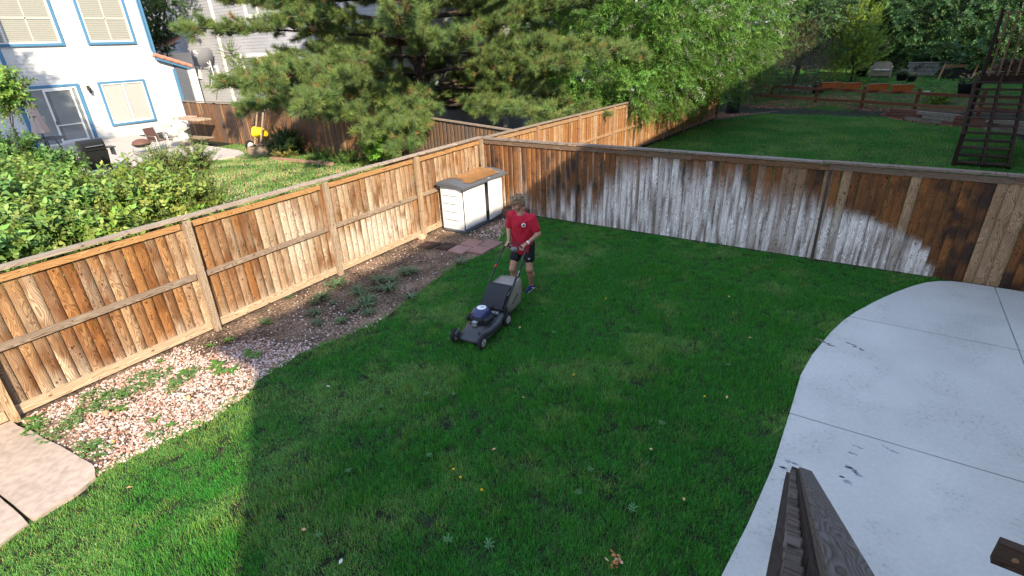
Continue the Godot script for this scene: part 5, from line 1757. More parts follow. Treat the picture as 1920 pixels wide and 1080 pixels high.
func mower() -> void:
	var t := thing("lawn_mower", "grey and blue push lawn mower with grass bag standing on the lawn", "lawn mower", Vector3(3.885, 0.02, 5.40), 0.085)
	var body := paint(0.062, 0.066, 0.072, 0.42, M.soft_tex)
	var black := paint(0.014, 0.015, 0.017, 0.5)
	var blue := paint(0.012, 0.018, 0.085, 0.25)
	blue.clearcoat_enabled = true
	blue.clearcoat = 0.6
	var bag := paint(0.34, 0.30, 0.26, 0.95, M.soft_tex)
	var rim := paint(0.36, 0.355, 0.34, 0.55)
	for q in [[-0.235, 0.375, 0.10], [0.235, 0.375, 0.10], [-0.235, -0.365, 0.108], [0.235, -0.365, 0.108]]:
		wheel(t, Vector3(q[0], q[2], q[1]), q[2], 0.055, M.rubber, rim)
	# cutting deck
	var s := Shape.new()
	loft(s, [ring(0, 0.02, 0.232, 0.37, 0.055, 0.55), ring(0, 0.02, 0.236, 0.375, 0.085, 0.55), ring(0, 0.02, 0.225, 0.36, 0.10, 0.55), ring(0, 0.02, 0.205, 0.335, 0.115, 0.6), ring(0, 0.01, 0.195, 0.31, 0.155, 0.65), ring(0, 0.0, 0.175, 0.27, 0.20, 0.75), ring(0, -0.01, 0.145, 0.22, 0.222, 0.9)])
	var deck := part("deck", s, body, t)
	s = Shape.new()
	s.tube([Vector3(0.155, 0.155, 0.30), Vector3(0.205, 0.15, 0.12), Vector3(0.215, 0.17, -0.12), Vector3(0.17, 0.20, -0.34)], [0.05, 0.055, 0.06, 0.05], 10)
	part("chute", s, body, deck)
	for x in [-0.2, 0.2]:
		s = Shape.new()
		s.box(Vector3(x, 0.135, 0.36), Vector3(0.05, 0.10, 0.12), Basis(Vector3.RIGHT, 0.25), 0.02)
		part("wheel_arm", s, body, deck)
		s = Shape.new()
		s.box(Vector3(x * 1.0, 0.16, -0.36), Vector3(0.05, 0.16, 0.17), Basis(Vector3.RIGHT, -0.2), 0.03)
		part("wheel_arm", s, black, deck)
	s = Shape.new()
	s.box(Vector3(0.0, 0.152, 0.305), Vector3(0.11, 0.006, 0.018), Basis(Vector3.RIGHT, 0.55), 0.002)
	part("badge", s, paint(0.6, 0.6, 0.6, 0.4), deck)
	# engine
	var e := Node3D.new()
	e.name = "engine"
	t.add_child(e)
	s = Shape.new()
	loft(s, [ring(0, 0.0, 0.14, 0.16, 0.21, 0.8), ring(0, 0.0, 0.15, 0.17, 0.25, 0.7), ring(0, 0.0, 0.15, 0.17, 0.315, 0.7), ring(0, 0.0, 0.135, 0.155, 0.33, 0.7)])
	part("block", s, black, e)
	s = Shape.new()
	s.box(Vector3(0.155, 0.285, 0.04), Vector3(0.09, 0.10, 0.20), Basis(), 0.02)
	s.box(Vector3(-0.155, 0.285, 0.08), Vector3(0.07, 0.09, 0.12), Basis(), 0.02)
	part("air_cleaner", s, black, e)
	s = Shape.new()
	s.box(Vector3(0.01, 0.262, 0.185), Vector3(0.085, 0.085, 0.06), Basis(), 0.012)
	for k in 4:
		s.box(Vector3(0.01, 0.235 + k * 0.02, 0.218), Vector3(0.09, 0.006, 0.02))
	part("exhaust", s, M.steel, e)
	s = Shape.new()
	loft(s, [ring(0, -0.01, 0.135, 0.155, 0.325, 0.8), ring(0, -0.01, 0.138, 0.16, 0.345, 0.8), ring(0, -0.015, 0.125, 0.145, 0.385, 0.85), ring(0, -0.025, 0.105, 0.115, 0.412, 0.95), ring(0, -0.03, 0.085, 0.09, 0.422, 1.0)])
	var shroud := part("shroud", s, blue, e)
	s = Shape.new()
	s.lathe(Vector3(0.0, 0.4225, -0.03), [Vector2(0.072, 0.0), Vector2(0.072, 0.003), Vector2(0.0, 0.0045)], 24)
	var label := part("label", s, paint(0.72, 0.73, 0.74, 0.4), shroud)
	s = Shape.new()
	s.box(Vector3(0.012, 0.428, -0.045), Vector3(0.045, 0.002, 0.016), Basis(Vector3.UP, 0.2))
	s.box(Vector3(-0.006, 0.428, -0.030), Vector3(0.03, 0.002, 0.007), Basis(Vector3.UP, 0.5))
	part("print", s, black, label)
	s = Shape.new()
	s.lathe(Vector3(0.10, 0.36, -0.14), [Vector2(0.035, 0.0), Vector2(0.035, 0.055), Vector2(0.025, 0.065), Vector2(0.0, 0.065)], 12)
	part("fuel_cap", s, black, e)
	s = Shape.new()
	s.box(Vector3(0.09, 0.245, -0.235), Vector3(0.14, 0.05, 0.06), Basis(Vector3.UP, 0.3), 0.01)
	part("linkage", s, M.steel, e)
	# rear flap and grass bag
	s = Shape.new()
	var n0 := []
	for k in 9:
		var f := k / 8.0
		n0.append(Vector2(-0.30 - 0.40 * f, 0.30 + 0.26 * sin(f * 1.9) - 0.02 * f))
	for k in 8:
		var a: Vector2 = n0[k]
		var b: Vector2 = n0[k + 1]
		s.quad(Vector3(-0.19, a.y, a.x), Vector3(0.19, a.y, a.x), Vector3(0.19, b.y, b.x), Vector3(-0.19, b.y, b.x))
		for x in [-0.19, 0.19]:
			var q := [Vector3(x, a.y, a.x), Vector3(x, b.y, b.x), Vector3(x, b.y - 0.13, b.x + 0.03), Vector3(x, a.y - 0.09, a.x + 0.02)]
			if x > 0:
				q.reverse()
			s.face(q)
	part("flap", s, paint(0.022, 0.024, 0.028, 0.7), t)
	s = Shape.new()
	s.tube([Vector3(-0.22, 0.29, -0.30), Vector3(0.22, 0.29, -0.30)], [0.018], 8)
	part("hinge_bar", s, black, t)
	s = Shape.new()
	loft(s, [ring(0, -0.72, 0.14, 0.16, 0.07, 0.4), ring(0, -0.74, 0.185, 0.25, 0.14, 0.4), ring(0, -0.73, 0.20, 0.29, 0.30, 0.4), ring(0, -0.74, 0.20, 0.29, 0.44, 0.4), ring(0, -0.78, 0.185, 0.25, 0.515, 0.4), ring(0, -0.79, 0.16, 0.21, 0.53, 0.5)])
	var sack := part("grass_bag", s, bag, t)
	s = Shape.new()
	for k in 3:
		s.box(Vector3(0.201, 0.27 + k * 0.028, -0.66 - k * 0.05), Vector3(0.004, 0.022, 0.10), Basis(Vector3.RIGHT, 0.5))
	part("lettering", s, black, sack)
	s = Shape.new()
	s.tube([Vector3(-0.19, 0.45, -0.48), Vector3(-0.19, 0.52, -0.66), Vector3(-0.17, 0.535, -0.95), Vector3(0.17, 0.535, -0.95), Vector3(0.19, 0.52, -0.66), Vector3(0.19, 0.45, -0.48)], [0.008], 6)
	part("bag_frame", s, bag, sack)
	# handle
	var h := Node3D.new()
	h.name = "handle"
	t.add_child(h)
	var tube_m := paint(0.03, 0.033, 0.038, 0.5)
	for x in [-1.0, 1.0]:
		s = Shape.new()
		s.tube([Vector3(x * 0.205, 0.20, -0.31), Vector3(x * 0.21, 0.40, -0.47), Vector3(x * 0.21, 0.78, -0.90), Vector3(x * 0.205, 0.945, -1.09), Vector3(x * 0.195, 0.965, -1.14)], [0.014], 10)
		part("tube", s, tube_m, h)
		part("bracket", box1(Vector3(0.025, 0.16, 0.06), 0.008, 1, Vector3(x * 0.215, 0.24, -0.345), Basis(Vector3.RIGHT, -0.7)), black, h)
	s = Shape.new()
	s.tube([Vector3(-0.195, 0.965, -1.14), Vector3(-0.15, 0.968, -1.16), Vector3(0.15, 0.968, -1.16), Vector3(0.195, 0.965, -1.14)], [0.0155], 10)
	part("crossbar", s, paint(0.016, 0.016, 0.018, 0.8), h)
	s = Shape.new()
	s.tube([Vector3(-0.14, 0.975, -1.13), Vector3(-0.11, 1.04, -1.14), Vector3(-0.04, 1.06, -1.14), Vector3(0.06, 1.055, -1.14), Vector3(0.13, 1.0, -1.13)], [0.013], 8)
	part("blade_lever", s, black, h)
	s = Shape.new()
	s.box(Vector3(0.0, 0.965, -1.11), Vector3(0.12, 0.075, 0.07), Basis(Vector3.RIGHT, 0.6), 0.02)
	s.lathe(Vector3(0.0, 0.985, -1.075), [Vector2(0.035, 0.0), Vector2(0.03, 0.012), Vector2(0.0, 0.014)], 14, Basis(Vector3.RIGHT, 0.7))
	part("control", s, paint(0.16, 0.165, 0.17, 0.4), h)
	part("button", box1(Vector3(0.05, 0.012, 0.012), 0.003, 1, Vector3(-0.05, 1.03, -1.125)), paint(0.5, 0.02, 0.02, 0.4), h)
	part("collar", box1(Vector3(0.034, 0.05, 0.034), 0.008, 1, Vector3(-0.21, 0.74, -0.855), Basis(Vector3.RIGHT, -0.84)), paint(0.55, 0.02, 0.03, 0.5), h)
	part("sticker", box1(Vector3(0.008, 0.10, 0.016), 0.0, 1, Vector3(0.2245, 0.70, -0.805), Basis(Vector3.RIGHT, -0.84)), M.white, h)
	s = Shape.new()
	s.tube([Vector3(0.21, 0.93, -1.06), Vector3(0.24, 0.7, -0.80), Vector3(0.225, 0.45, -0.50), Vector3(0.17, 0.28, -0.28)], [0.005], 6)
	s.tube([Vector3(0.195, 0.94, -1.08), Vector3(0.235, 0.62, -0.70), Vector3(0.20, 0.35, -0.38), Vector3(0.12, 0.27, -0.2)], [0.004], 6)
	part("cable", s, black, h)

# ---------------------------------------------------------------- the neighbour's patio
func neighbour_things() -> void:
	var poly := PackedVector2Array()
	for p in [[-22.8, 8.0], [-12.9, 3.9], [-12.75, 3.45], [-13.4, 2.75], [-14.0, 1.75], [-13.5, 1.25], [-12.2, 1.0], [-11.6, 0.55], [-11.4, 0.12], [-11.7, -0.45], [-12.6, -0.75], [-16.5, -0.9], [-22.8, -1.2]]:
		poly.append(Vector2(p[0], p[1]))
	var s := Shape.new()
	s.slab(poly, 0.16, Transform3D(Basis(Vector3.RIGHT, Vector3.BACK, Vector3.DOWN), Vector3(0, 0.56, 0)))
	setting("patio", s, paint(0.58, 0.53, 0.49, 0.85, M.con_tex), "sunlit concrete patio behind the white house")
	# gas grill
	var y0 := 0.56
	var t := thing("gas_grill", "black covered gas grill on the neighbour's patio", "grill", Vector3(-13.3, y0, 3.80), PI / 2)
	s = Shape.new()
	s.slab(PackedVector2Array([Vector2(-0.30, 0.16), Vector2(0.30, 0.16), Vector2(0.36, 0.74), Vector2(-0.36, 0.74)]), 0.46, Transform3D(Basis(), Vector3(0, 0, -0.23)))
	part("cabinet", s, M.black, t)
	s = Shape.new()
	s.slab(PackedVector2Array([Vector2(-0.25, 0.76), Vector2(0.25, 0.76), Vector2(0.25, 0.92), Vector2(0.20, 1.04), Vector2(0.08, 1.10), Vector2(-0.12, 1.10), Vector2(-0.22, 1.02), Vector2(-0.25, 0.9)]), 0.66, Transform3D(Basis(Vector3.UP, PI / 2), Vector3(-0.33, 0, 0)))
	part("lid", s, M.black, t)
	s = Shape.new()
	s.tube([Vector3(-0.25, 0.90, 0.30), Vector3(0.25, 0.90, 0.30)], [0.014], 8)
	part("handle", s, M.steel, t)
	for x in [-0.50, 0.50]:
		part("side_shelf", box1(Vector3(0.28, 0.03, 0.42), 0.008, 1, Vector3(x, 0.78, 0.0)), paint(0.05, 0.055, 0.06, 0.5), t)
	part("side_panel", box1(Vector3(0.02, 0.26, 0.36), 0.006, 1, Vector3(0.56, 0.64, 0.05)), paint(0.045, 0.055, 0.055, 0.5), t)
	for x in [-0.28, 0.28]:
		for z in [-0.2, 0.2]:
			part("leg", box1(Vector3(0.03, 0.78, 0.03), 0.004, 1, Vector3(x * 1.1, 0.39, z)), M.iron, t)
		wheel(t, Vector3(x, 0.085, 0.22), 0.085, 0.04, M.rubber, M.white)
	# table with closed umbrella
	t = thing("patio_table", "dark oval patio table under the closed umbrella", "table", Vector3(-19.5, y0, 3.2))
	s = Shape.new()
	s.lathe(Vector3(0, 0.66, 0), [Vector2(0.0, 0.0), Vector2(0.72, 0.0), Vector2(0.74, 0.02), Vector2(0.72, 0.035), Vector2(0.0, 0.035)], 28)
	part("top", s, paint(0.05, 0.055, 0.065, 0.4), t)
	for k in 4:
		s = Shape.new()
		var a := TAU * k / 4 + 0.4
		s.tube([Vector3(cos(a) * 0.3, 0.66, sin(a) * 0.3), Vector3(cos(a) * 0.5, 0.0, sin(a) * 0.5)], [0.018], 6)
		part("leg", s, M.iron, t)
	t = thing("patio_umbrella", "closed beige patio umbrella in front of the sliding door", "umbrella", Vector3(-19.5, y0, 3.22))
	s = Shape.new()
	s.tube([Vector3(0, 0, 0), Vector3(0, 2.62, 0)], [0.02], 8)
	part("pole", s, M.iron, t)
	s = Shape.new()
	var rings := []
	for k in 7:
		var f := k / 6.0
		var r := lerpf(0.26, 0.06, pow(f, 0.8))
		var pts := []
		for q in 24:
			var a := TAU * q / 24
			var rr := r * (1.0 + 0.22 * cos(a * 8.0) * (1.0 - f * 0.5))
			pts.append(Vector3(cos(a) * rr, 0.92 + 1.58 * f, sin(a) * rr))
		pts.reverse()
		rings.append(pts)
	for q in rings.size():
		rings[q].reverse()
	loft(s, rings)
	part("canopy", s, paint(0.46, 0.37, 0.34, 0.9), t)
	s = Shape.new()
	s.lathe(Vector3(0, 2.40, 0), [Vector2(0.15, 0.0), Vector2(0.12, 0.08), Vector2(0.06, 0.2), Vector2(0.0, 0.24)], 10)
	part("vent", s, paint(0.48, 0.39, 0.36, 0.9), t)
	# fire pit
	t = thing("fire_pit", "brown domed fire pit on three legs beside the patio chair", "fire pit", Vector3(-16.0, y0, 1.22))
	s = Shape.new()
	s.lathe(Vector3(0, 0.30, 0), [Vector2(0.0, -0.08), Vector2(0.22, -0.05), Vector2(0.33, 0.05), Vector2(0.35, 0.07), Vector2(0.33, 0.09)], 20)
	part("bowl", s, M.iron, t)
	s = Shape.new()
	s.lathe(Vector3(0, 0.38, 0), [Vector2(0.34, 0.0), Vector2(0.29, 0.09), Vector2(0.16, 0.16), Vector2(0.0, 0.18)], 20)
	part("cover", s, paint(0.14, 0.065, 0.05, 0.6), t)
	for k in 3:
		s = Shape.new()
		var a := TAU * k / 3
		s.tube([Vector3(cos(a) * 0.26, 0.32, sin(a) * 0.26), Vector3(cos(a) * 0.36, 0.16, sin(a) * 0.36), Vector3(cos(a) * 0.34, 0.0, sin(a) * 0.34)], [0.012], 6)
		part("leg", s, M.steel, t)
	# folding chairs
	for c in [[-15.9, 0.62, 0.35, paint(0.10, 0.055, 0.05, 0.8), "brown sling patio chair between the fire pit and a pile of white cloth"], [-16.1, -0.05, -0.2, paint(0.30, 0.30, 0.31, 0.8), "grey framed patio chair piled with white cloth"]]:
		t = thing("patio_chair", c[4], "chair", Vector3(c[0], y0, c[1]), PI / 2 + c[2], "patio chairs")
		s = Shape.new()
		s.box(Vector3(0, 0.40, 0), Vector3(0.50, 0.02, 0.46), Basis(), 0.008)
		part("seat", s, c[3], t)
		s = Shape.new()
		s.box(Vector3(0, 0.66, -0.27), Vector3(0.50, 0.50, 0.02), Basis(Vector3.RIGHT, -0.25), 0.008)
		part("backrest", s, c[3], t)
		for x in [-0.27, 0.27]:
			s = Shape.new()
			s.tube([Vector3(x, 0, 0.26), Vector3(x, 0.60, 0.20), Vector3(x, 0.62, -0.1), Vector3(x, 0.58, -0.22)], [0.012], 6)
			part("arm", s, M.steel, t)
			s = Shape.new()
			s.tube([Vector3(x, 0, -0.34), Vector3(x, 0.42, -0.2), Vector3(x, 0.94, -0.34)], [0.012], 6)
			part("leg", s, M.steel, t)
	t = thing("cloth_pile", "crumpled white cloth heaped over the grey patio chair", "cloth", Vector3(-16.0, y0 + 0.42, -0.1))
	for k in 3:
		s = Shape.new()
		s.blob(Vector3.ZERO, Vector3(0.30, 0.22, 0.28), Basis(), 16, 12)
		for q in s.v.size():
			var p := s.v[q]
			s.v[q] = p * (1.0 + 1.1 * noise.get_noise_3d(p.x * 110.0 + k * 40.0, p.y * 90.0, p.z * 110.0))
		var o := part("fold", s, paint(0.62, 0.60, 0.56, 0.9), t)
		o.position = [Vector3(0, 0.16, 0), Vector3(0.14, -0.05, -0.22), Vector3(-0.05, 0.40, -0.28)][k]
	# work table and low bench
	var pale := Color(0.50, 0.41, 0.32)
	t = thing("work_table", "rough wooden work table against the weathered fence", "table", Vector3(-16.6, y0, -1.25))
	for k in 4:
		s = Shape.new()
		plank(s, Vector3(-1.05, 0.98, -0.24 + k * 0.15), Vector3(1.05, 0.98, -0.24 + k * 0.15), 0.14, 0.07, pale * rnd(0.85, 1.1))
		part("plank", s, M.wood, t)
	for x in [-0.85, 0.1, 0.85]:
		for z in [-0.2, 0.18]:
			s = Shape.new()
			plank(s, Vector3(x, 0, z), Vector3(x, 0.94, z), 0.09, 0.09, Color(0.52, 0.36, 0.25))
			part("leg", s, M.wood, t)
	s = Shape.new()
	s.box(Vector3(-0.25, 1.05, -0.1), Vector3(0.6, 0.06, 0.25), Basis(Vector3.UP, 0.1), 0.01)
	tag(put("plank_stack", s.mesh(), paint(0.50, 0.30, 0.24, 0.8)), "reddish offcut lying on the wooden work table", "board")
	get_child(get_child_count() - 1).position = t.position
	t = thing("low_bench", "low weathered timber bench in front of the work table", "bench", Vector3(-15.9, y0, -0.85), 0.1)
	for k in 3:
		s = Shape.new()
		plank(s, Vector3(-0.95, 0.30, -0.16 + k * 0.16), Vector3(0.95, 0.30, -0.16 + k * 0.16), 0.14, 0.045, pale * rnd(0.6, 0.85))
		part("plank", s, M.wood, t)
	for x in [-0.7, 0.7]:
		s = Shape.new()
		plank(s, Vector3(x, 0, -0.12), Vector3(x, 0.28, -0.12), 0.10, 0.05, pale * 0.6)
		plank(s, Vector3(x, 0, 0.14), Vector3(x, 0.28, 0.14), 0.10, 0.05, pale * 0.6)
		part("leg", s, M.wood, t)
	# wheelbarrow stood on end against the fence
	t = thing("wheelbarrow", "yellow wheelbarrow tipped up against the weathered fence", "wheelbarrow", Vector3(-12.1, 0.5, -1.45))
	s = Shape.new()
	loft(s, [ring(0, 0, 0.22, 0.10, 0.0, 0.6), ring(0, 0, 0.26, 0.16, 0.10, 0.6), ring(0, 0.0, 0.32, 0.20, 0.24, 0.6), ring(0, 0, 0.34, 0.22, 0.26, 0.6)], false, true)
	var tub := part("tub", s, paint(0.80, 0.56, 0.02, 0.45), t)
	tub.position = Vector3(0.15, 0.62, -0.12)
	tub.rotation = Vector3(1.25, 0, 1.45)
	for x in [-0.06, 0.34]:
		s = Shape.new()
		plank(s, Vector3(x - 0.12, 0.06, 0.22), Vector3(x + 0.16, 1.42, -0.1), 0.04, 0.05, Color(0.55, 0.45, 0.36), Vector3.BACK)
		part("handle", s, M.wood, t)
	wheel(t, Vector3(-0.30, 0.19, 0.30), 0.19, 0.09, M.rubber, M.white)
	t = thing("planter_box", "open weathered wooden box beside the wheelbarrow", "box", Vector3(-11.15, 0.5, -0.85), 0.5)
	for q in [[Vector3(-0.38, 0.17, 0.3), Vector3(0.38, 0.17, 0.3)], [Vector3(-0.38, 0.17, -0.3), Vector3(0.38, 0.17, -0.3)], [Vector3(-0.38, 0.17, -0.285), Vector3(-0.38, 0.17, 0.285)], [Vector3(0.38, 0.17, -0.285), Vector3(0.38, 0.17, 0.285)], [Vector3(0, 0.16, -0.28), Vector3(0, 0.16, 0.28)]]:
		s = Shape.new()
		plank(s, q[0], q[1], 0.30, 0.022, Color(0.36, 0.29, 0.23), (q[1] - q[0] as Vector3).cross(Vector3.UP))
		part("plank", s, M.wood, t)
	# edging stones of the neighbour's bed
	for k in 7:
		var o := put("edging_brick", box1(Vector3(0.42, 0.12, 0.14), 0.012).mesh(), paint(0.42, 0.25, 0.19, 0.9, M.con_tex))
		o.position = Vector3(-9.6 + k * 0.46, 0.52, -0.32 - 0.03 * k)
		o.rotation.y = rnd(-0.06, 0.06)
		tag(o, ["first", "second", "third", "fourth", "fifth", "sixth", "seventh"][k] + " reddish edging brick from the clipped evergreen", "brick", "edging bricks of the planting bed")
	# yellow flower spikes
	for p in [[-5.75, 1.32, -1.0], [-5.35, 1.36, -0.9], [-5.1, 1.42, -1.0], [-4.75, 1.5, -1.05], [-6.1, 1.2, -0.8]]:
		s = Shape.new()
		for k in 34:
			var f := rng.randf()
			var a := rnd(0, TAU)
			var at := Vector3(cos(a) * 0.03 * (1.2 - f), f * 0.20, sin(a) * 0.03 * (1.2 - f))
			leaf(s, at, Vector3(cos(a), 0.6, sin(a)).normalized(), Vector3.UP, 0.035, 0.03, Color(0.70, 0.62, 0.03))
		s.col = Color(0.15, 0.2, 0.05)
		s.tube([Vector3(0, -0.75, 0), Vector3(0, 0.1, 0)], [0.005], 4)
		var o := put("flower_spike", s.mesh(), M.leaf)
		o.position = Vector3(p[0], p[1] - 0.1, p[2])
		tag(o, ("tall" if p[1] > 1.38 else "short") + " yellow flower spike " + ("towards the pine" if p[0] > -5.2 else "towards the clipped evergreen" if p[0] < -6.0 else "amid the bright bush"), "flower", "yellow flower spikes")
	# bird feeder under the pine
	t = thing("bird_feeder", "clear tube bird feeder hanging under the pine", "bird feeder", Vector3(-5.68, 0.95, -3.3))
	s = Shape.new()
	s.lathe(Vector3.ZERO, [Vector2(0.055, 0.04), Vector2(0.055, 0.26)], 14)
	part("tube", s, M.glass, t)
	s = Shape.new()
	s.lathe(Vector3.ZERO, [Vector2(0.0, 0.045), Vector2(0.048, 0.045), Vector2(0.048, 0.14), Vector2(0.0, 0.15)], 12)
	part("seed", s, paint(0.55, 0.48, 0.12, 0.9), t)
	s = Shape.new()
	s.lathe(Vector3.ZERO, [Vector2(0.0, 0.0), Vector2(0.08, 0.01), Vector2(0.08, 0.03), Vector2(0.0, 0.04)], 14)
	s.lathe(Vector3.ZERO, [Vector2(0.075, 0.26), Vector2(0.05, 0.31), Vector2(0.0, 0.33)], 14)
	s.tube([Vector3(0, 0.32, 0), Vector3(0, 1.0, 0)], [0.004], 5)
	part("cap", s, paint(0.25, 0.25, 0.2, 0.5), t)
	# satellite dish
	t = thing("satellite_dish", "grey satellite dish on a mast at the grey house wall", "dish", Vector3(-26.9, 2.1, -8.3))
	s = Shape.new()
	s.tube([Vector3(-0.6, 0.0, 0), Vector3(-0.2, 0.55, 0.0), Vector3(0.15, 0.85, 0.0), Vector3(0.05, 1.6, 0)], [0.035], 8)
	part("mast", s, M.white, t)
	s = Shape.new()
	var dish := []
	for k in 7:
		var f := k / 6.0
		dish.append(Vector2(0.62 * f, 0.14 * f * f))
	s.lathe(Vector3(0, 1.75, 0.05), dish, 24, Basis(Vector3.UP, 0.3) * Basis(Vector3.BACK, 1.15))
	part("reflector", s, paint(0.25, 0.26, 0.29, 0.5), t)
	s = Shape.new()
	s.tube([Vector3(0.0, 1.4, 0.05), Vector3(-0.55, 1.95, 0.1), Vector3(-0.95, 2.1, 0.2)], [0.02], 6)
	s.box(Vector3(-1.0, 2.15, 0.2), Vector3(0.12, 0.12, 0.16), Basis(), 0.02)
	part("feed_arm", s, M.white, t)

# ---------------------------------------------------------------- the garden behind
func back_garden() -> void:
	var brown := Color(0.155, 0.062, 0.030)
	var posts := [[-1.6, -27.1], [0.65, -26.1], [2.93, -24.96], [5.4, -23.66], [7.61, -22.56], [9.81, -21.67], [12.1, -20.7], [14.4, -19.7]]
	var t := thing("split_rail_fence", "low brown two rail fence between the back lawn and the raised garden", "fence")
	for k in posts.size():
		var p: Array = posts[k]
		var y := level(p[0], p[1])
		var s := Shape.new()
		plank(s, Vector3(p[0], y - 0.1, p[1]), Vector3(p[0], 1.24, p[1]), 0.15, 0.13, brown * rnd(0.85, 1.15), Vector3.BACK)
		part("post", s, M.wood, t)
		if k == posts.size() - 1:
			break
		var q: Array = posts[k + 1]
		for h in [1.02, 0.50]:
			s = Shape.new()
			plank(s, Vector3(p[0], h + rnd(-0.02, 0.02), p[1] + 0.085), Vector3(q[0] - 0.01, h + rnd(-0.02, 0.02), q[1] + 0.085), 0.14, 0.055, mixc(brown, Color(0.27, 0.13, 0.075), rng.randf()), Vector3.BACK)
			part("rail", s, M.wood, t)
	var orange := paint(0.40, 0.105, 0.022, 0.6, M.soft_tex)
	var where := ["orange planter box on the rail nearest the tangled shrub", "second orange planter box from the tangled shrub along the rail", "third orange planter box from the tangled shrub along the rail", "orange planter box on the rail nearest the garden stairs"]
	var xs := [6.02, 6.98, 8.14, 9.13]
	for k in 4:
		var x: float = xs[k]
		var z := lerpf(-23.66, -21.67, (x - 5.4) / 4.41)
		t = thing("planter", where[k], "planter", Vector3(x, 1.10, z + 0.14), 0.42, "orange planters on the rail fence")
		var s := Shape.new()
		s.slab(PackedVector2Array([Vector2(-0.41, 0.0), Vector2(0.41, 0.0), Vector2(0.455, 0.27), Vector2(-0.455, 0.27)]), 0.22, Transform3D(Basis(), Vector3(0, 0, -0.11)))
		part("box", s, orange, t)
		part("rim", box1(Vector3(0.95, 0.035, 0.26), 0.008, 1, Vector3(0, 0.27, 0)), orange, t)
		part("soil", box1(Vector3(0.88, 0.02, 0.20), 0.0, 1, Vector3(0, 0.285, 0)), M.soil, t)
	# stacked timbers edging the lawn
	t = thing("timber_edging", "stacked reddish and grey timbers edging the back lawn", "edging", Vector3(8.7, 0, -20.9), -0.72)
	for k in 3:
		var x := -0.2 + 0.25 * k
		while x < 5.6:
			var l := rnd(1.2, 1.9)
			var s := Shape.new()
			plank(s, Vector3(x, 0.08 + k * 0.15, 0.05 * k), Vector3(x + l - 0.015, 0.08 + k * 0.15, -0.02 - 0.05 * k), 0.145, 0.14, Color(0.20, 0.10, 0.075) if rng.randf() < 0.65 else Color(0.27, 0.255, 0.22))
			part("timber", s, M.wood, t)
			x += l
	var o := thing("timber_edging", "short reddish timber step beside the mulch bed", "edging", Vector3(3.2, 0.05, -23.6), -0.45)
	for k in 2:
		var s := Shape.new()
		plank(s, Vector3(-0.1 + k * 1.05, 0.06, 0), Vector3(0.9 + k * 1.05, 0.06, 0), 0.22, 0.14, Color(0.27, 0.14, 0.11))
		part("timber", s, M.wood, o)
	# lawn edging strip
	var s0 := Shape.new()
	s0.col = Color(0.13, 0.085, 0.065)
	s0.tube([Vector3(1.5, 0.02, -17.6), Vector3(2.1, 0.03, -18.6), Vector3(3.0, 0.03, -20.3), Vector3(4.3, 0.03, -22.0), Vector3(6.2, 0.05, -22.95), Vector3(8.2, 0.05, -21.7)], [0.06], 6)
	tag(put("lawn_edging", s0.mesh(), M.plain), "narrow brown edging strip between lawn and mulch", "edging")
	# wicker loveseat
	var wick := paint(0.36, 0.29, 0.215, 0.85, M.soft_tex)
	t = thing("loveseat", "beige wicker loveseat with a rounded back under the dark trees", "loveseat", Vector3(8.08, level(8.08, -33.3), -33.3), -0.05)
	var s := Shape.new()
	var back := PackedVector2Array()
	for k in 17:
		var a := PI * k / 16
		back.append(Vector2(0.56 * signf(cos(a)) * pow(absf(cos(a)), 0.5), 0.42 + 0.48 * pow(sin(a), 0.6)))
	s.slab(back, 0.09, Transform3D(Basis(Vector3.RIGHT, -0.2), Vector3(0, 0.03, -0.2)))
	part("backrest", s, wick, t)
	part("seat", box1(Vector3(0.98, 0.12, 0.56), 0.04, 1, Vector3(0, 0.42, 0.1)), paint(0.42, 0.36, 0.33, 0.9), t)
	part("skirt", box1(Vector3(1.02, 0.30, 0.5), 0.02, 1, Vector3(0, 0.2, 0.1)), wick, t)
	for x in [-0.56, 0.56]:
		s = Shape.new()
		s.tube([Vector3(x, 0.0, 0.34), Vector3(x, 0.55, 0.34), Vector3(x * 1.04, 0.62, 0.2), Vector3(x, 0.64, -0.2)], [0.05], 8)
		part("arm", s, wick, t)
	# pots of flowers
	var kinds := [[9.25, -31.6, 0.32, Color(0.75, 0.72, 0.6), "black pot of pale flowers beside the loveseat"], [9.75, -31.2, 0.25, Color(0.7, 0.5, 0.03), "small black pot of yellow flowers beside the stone wall"], [7.0, -33.6, 0.36, Color(0.7, 0.62, 0.1), "flower bed pot with white and yellow blooms by the loveseat"], [12.1, -26.4, 0.5, Color(0.72, 0.5, 0.10), "large black pot of yellow and peach flowers near the stairs"], [5.2, -26.5, 0.38, Color(0.10, 0.16, 0.05), "dark plant pot behind the rail under the orange planters"]]
	var bloom := spray(14, 0.25, 0.09, 0.04, Color(0.06, 0.13, 0.04), 0.3)
	for p in kinds:
		var y := level(p[0], p[1])
		t = thing("flower_pot", p[4], "flower pot", Vector3(p[0], y, p[1]))
		s = Shape.new()
		var r: float = p[2]
		s.lathe(Vector3.ZERO, [Vector2(0.0, 0.0), Vector2(r * 0.75, 0.0), Vector2(r, r * 1.1), Vector2(r * 1.06, r * 1.15), Vector2(r * 0.95, r * 1.15), Vector2(r * 0.9, r * 1.0), Vector2(0.0, r * 1.0)], 18)
		part("pot", s, M.black, t)
		var pl := []
		var pc := PackedColorArray()
		for k in 60:
			var a := rnd(0, TAU)
			var d := Vector3(cos(a) * rnd(0, 1), rnd(0.5, 1.2), sin(a) * rnd(0, 1))
			pl.append(Transform3D(aim(d, rnd(0, TAU), r * 2.4 * rnd(0.7, 1.2)), Vector3(cos(a) * r * 0.6, r * 1.05, sin(a) * r * 0.6)))
			pc.append(Color(1, 1, 1) * rnd(0.7, 1.3))
		many("foliage", bloom, M.leaf, pl, pc, t)
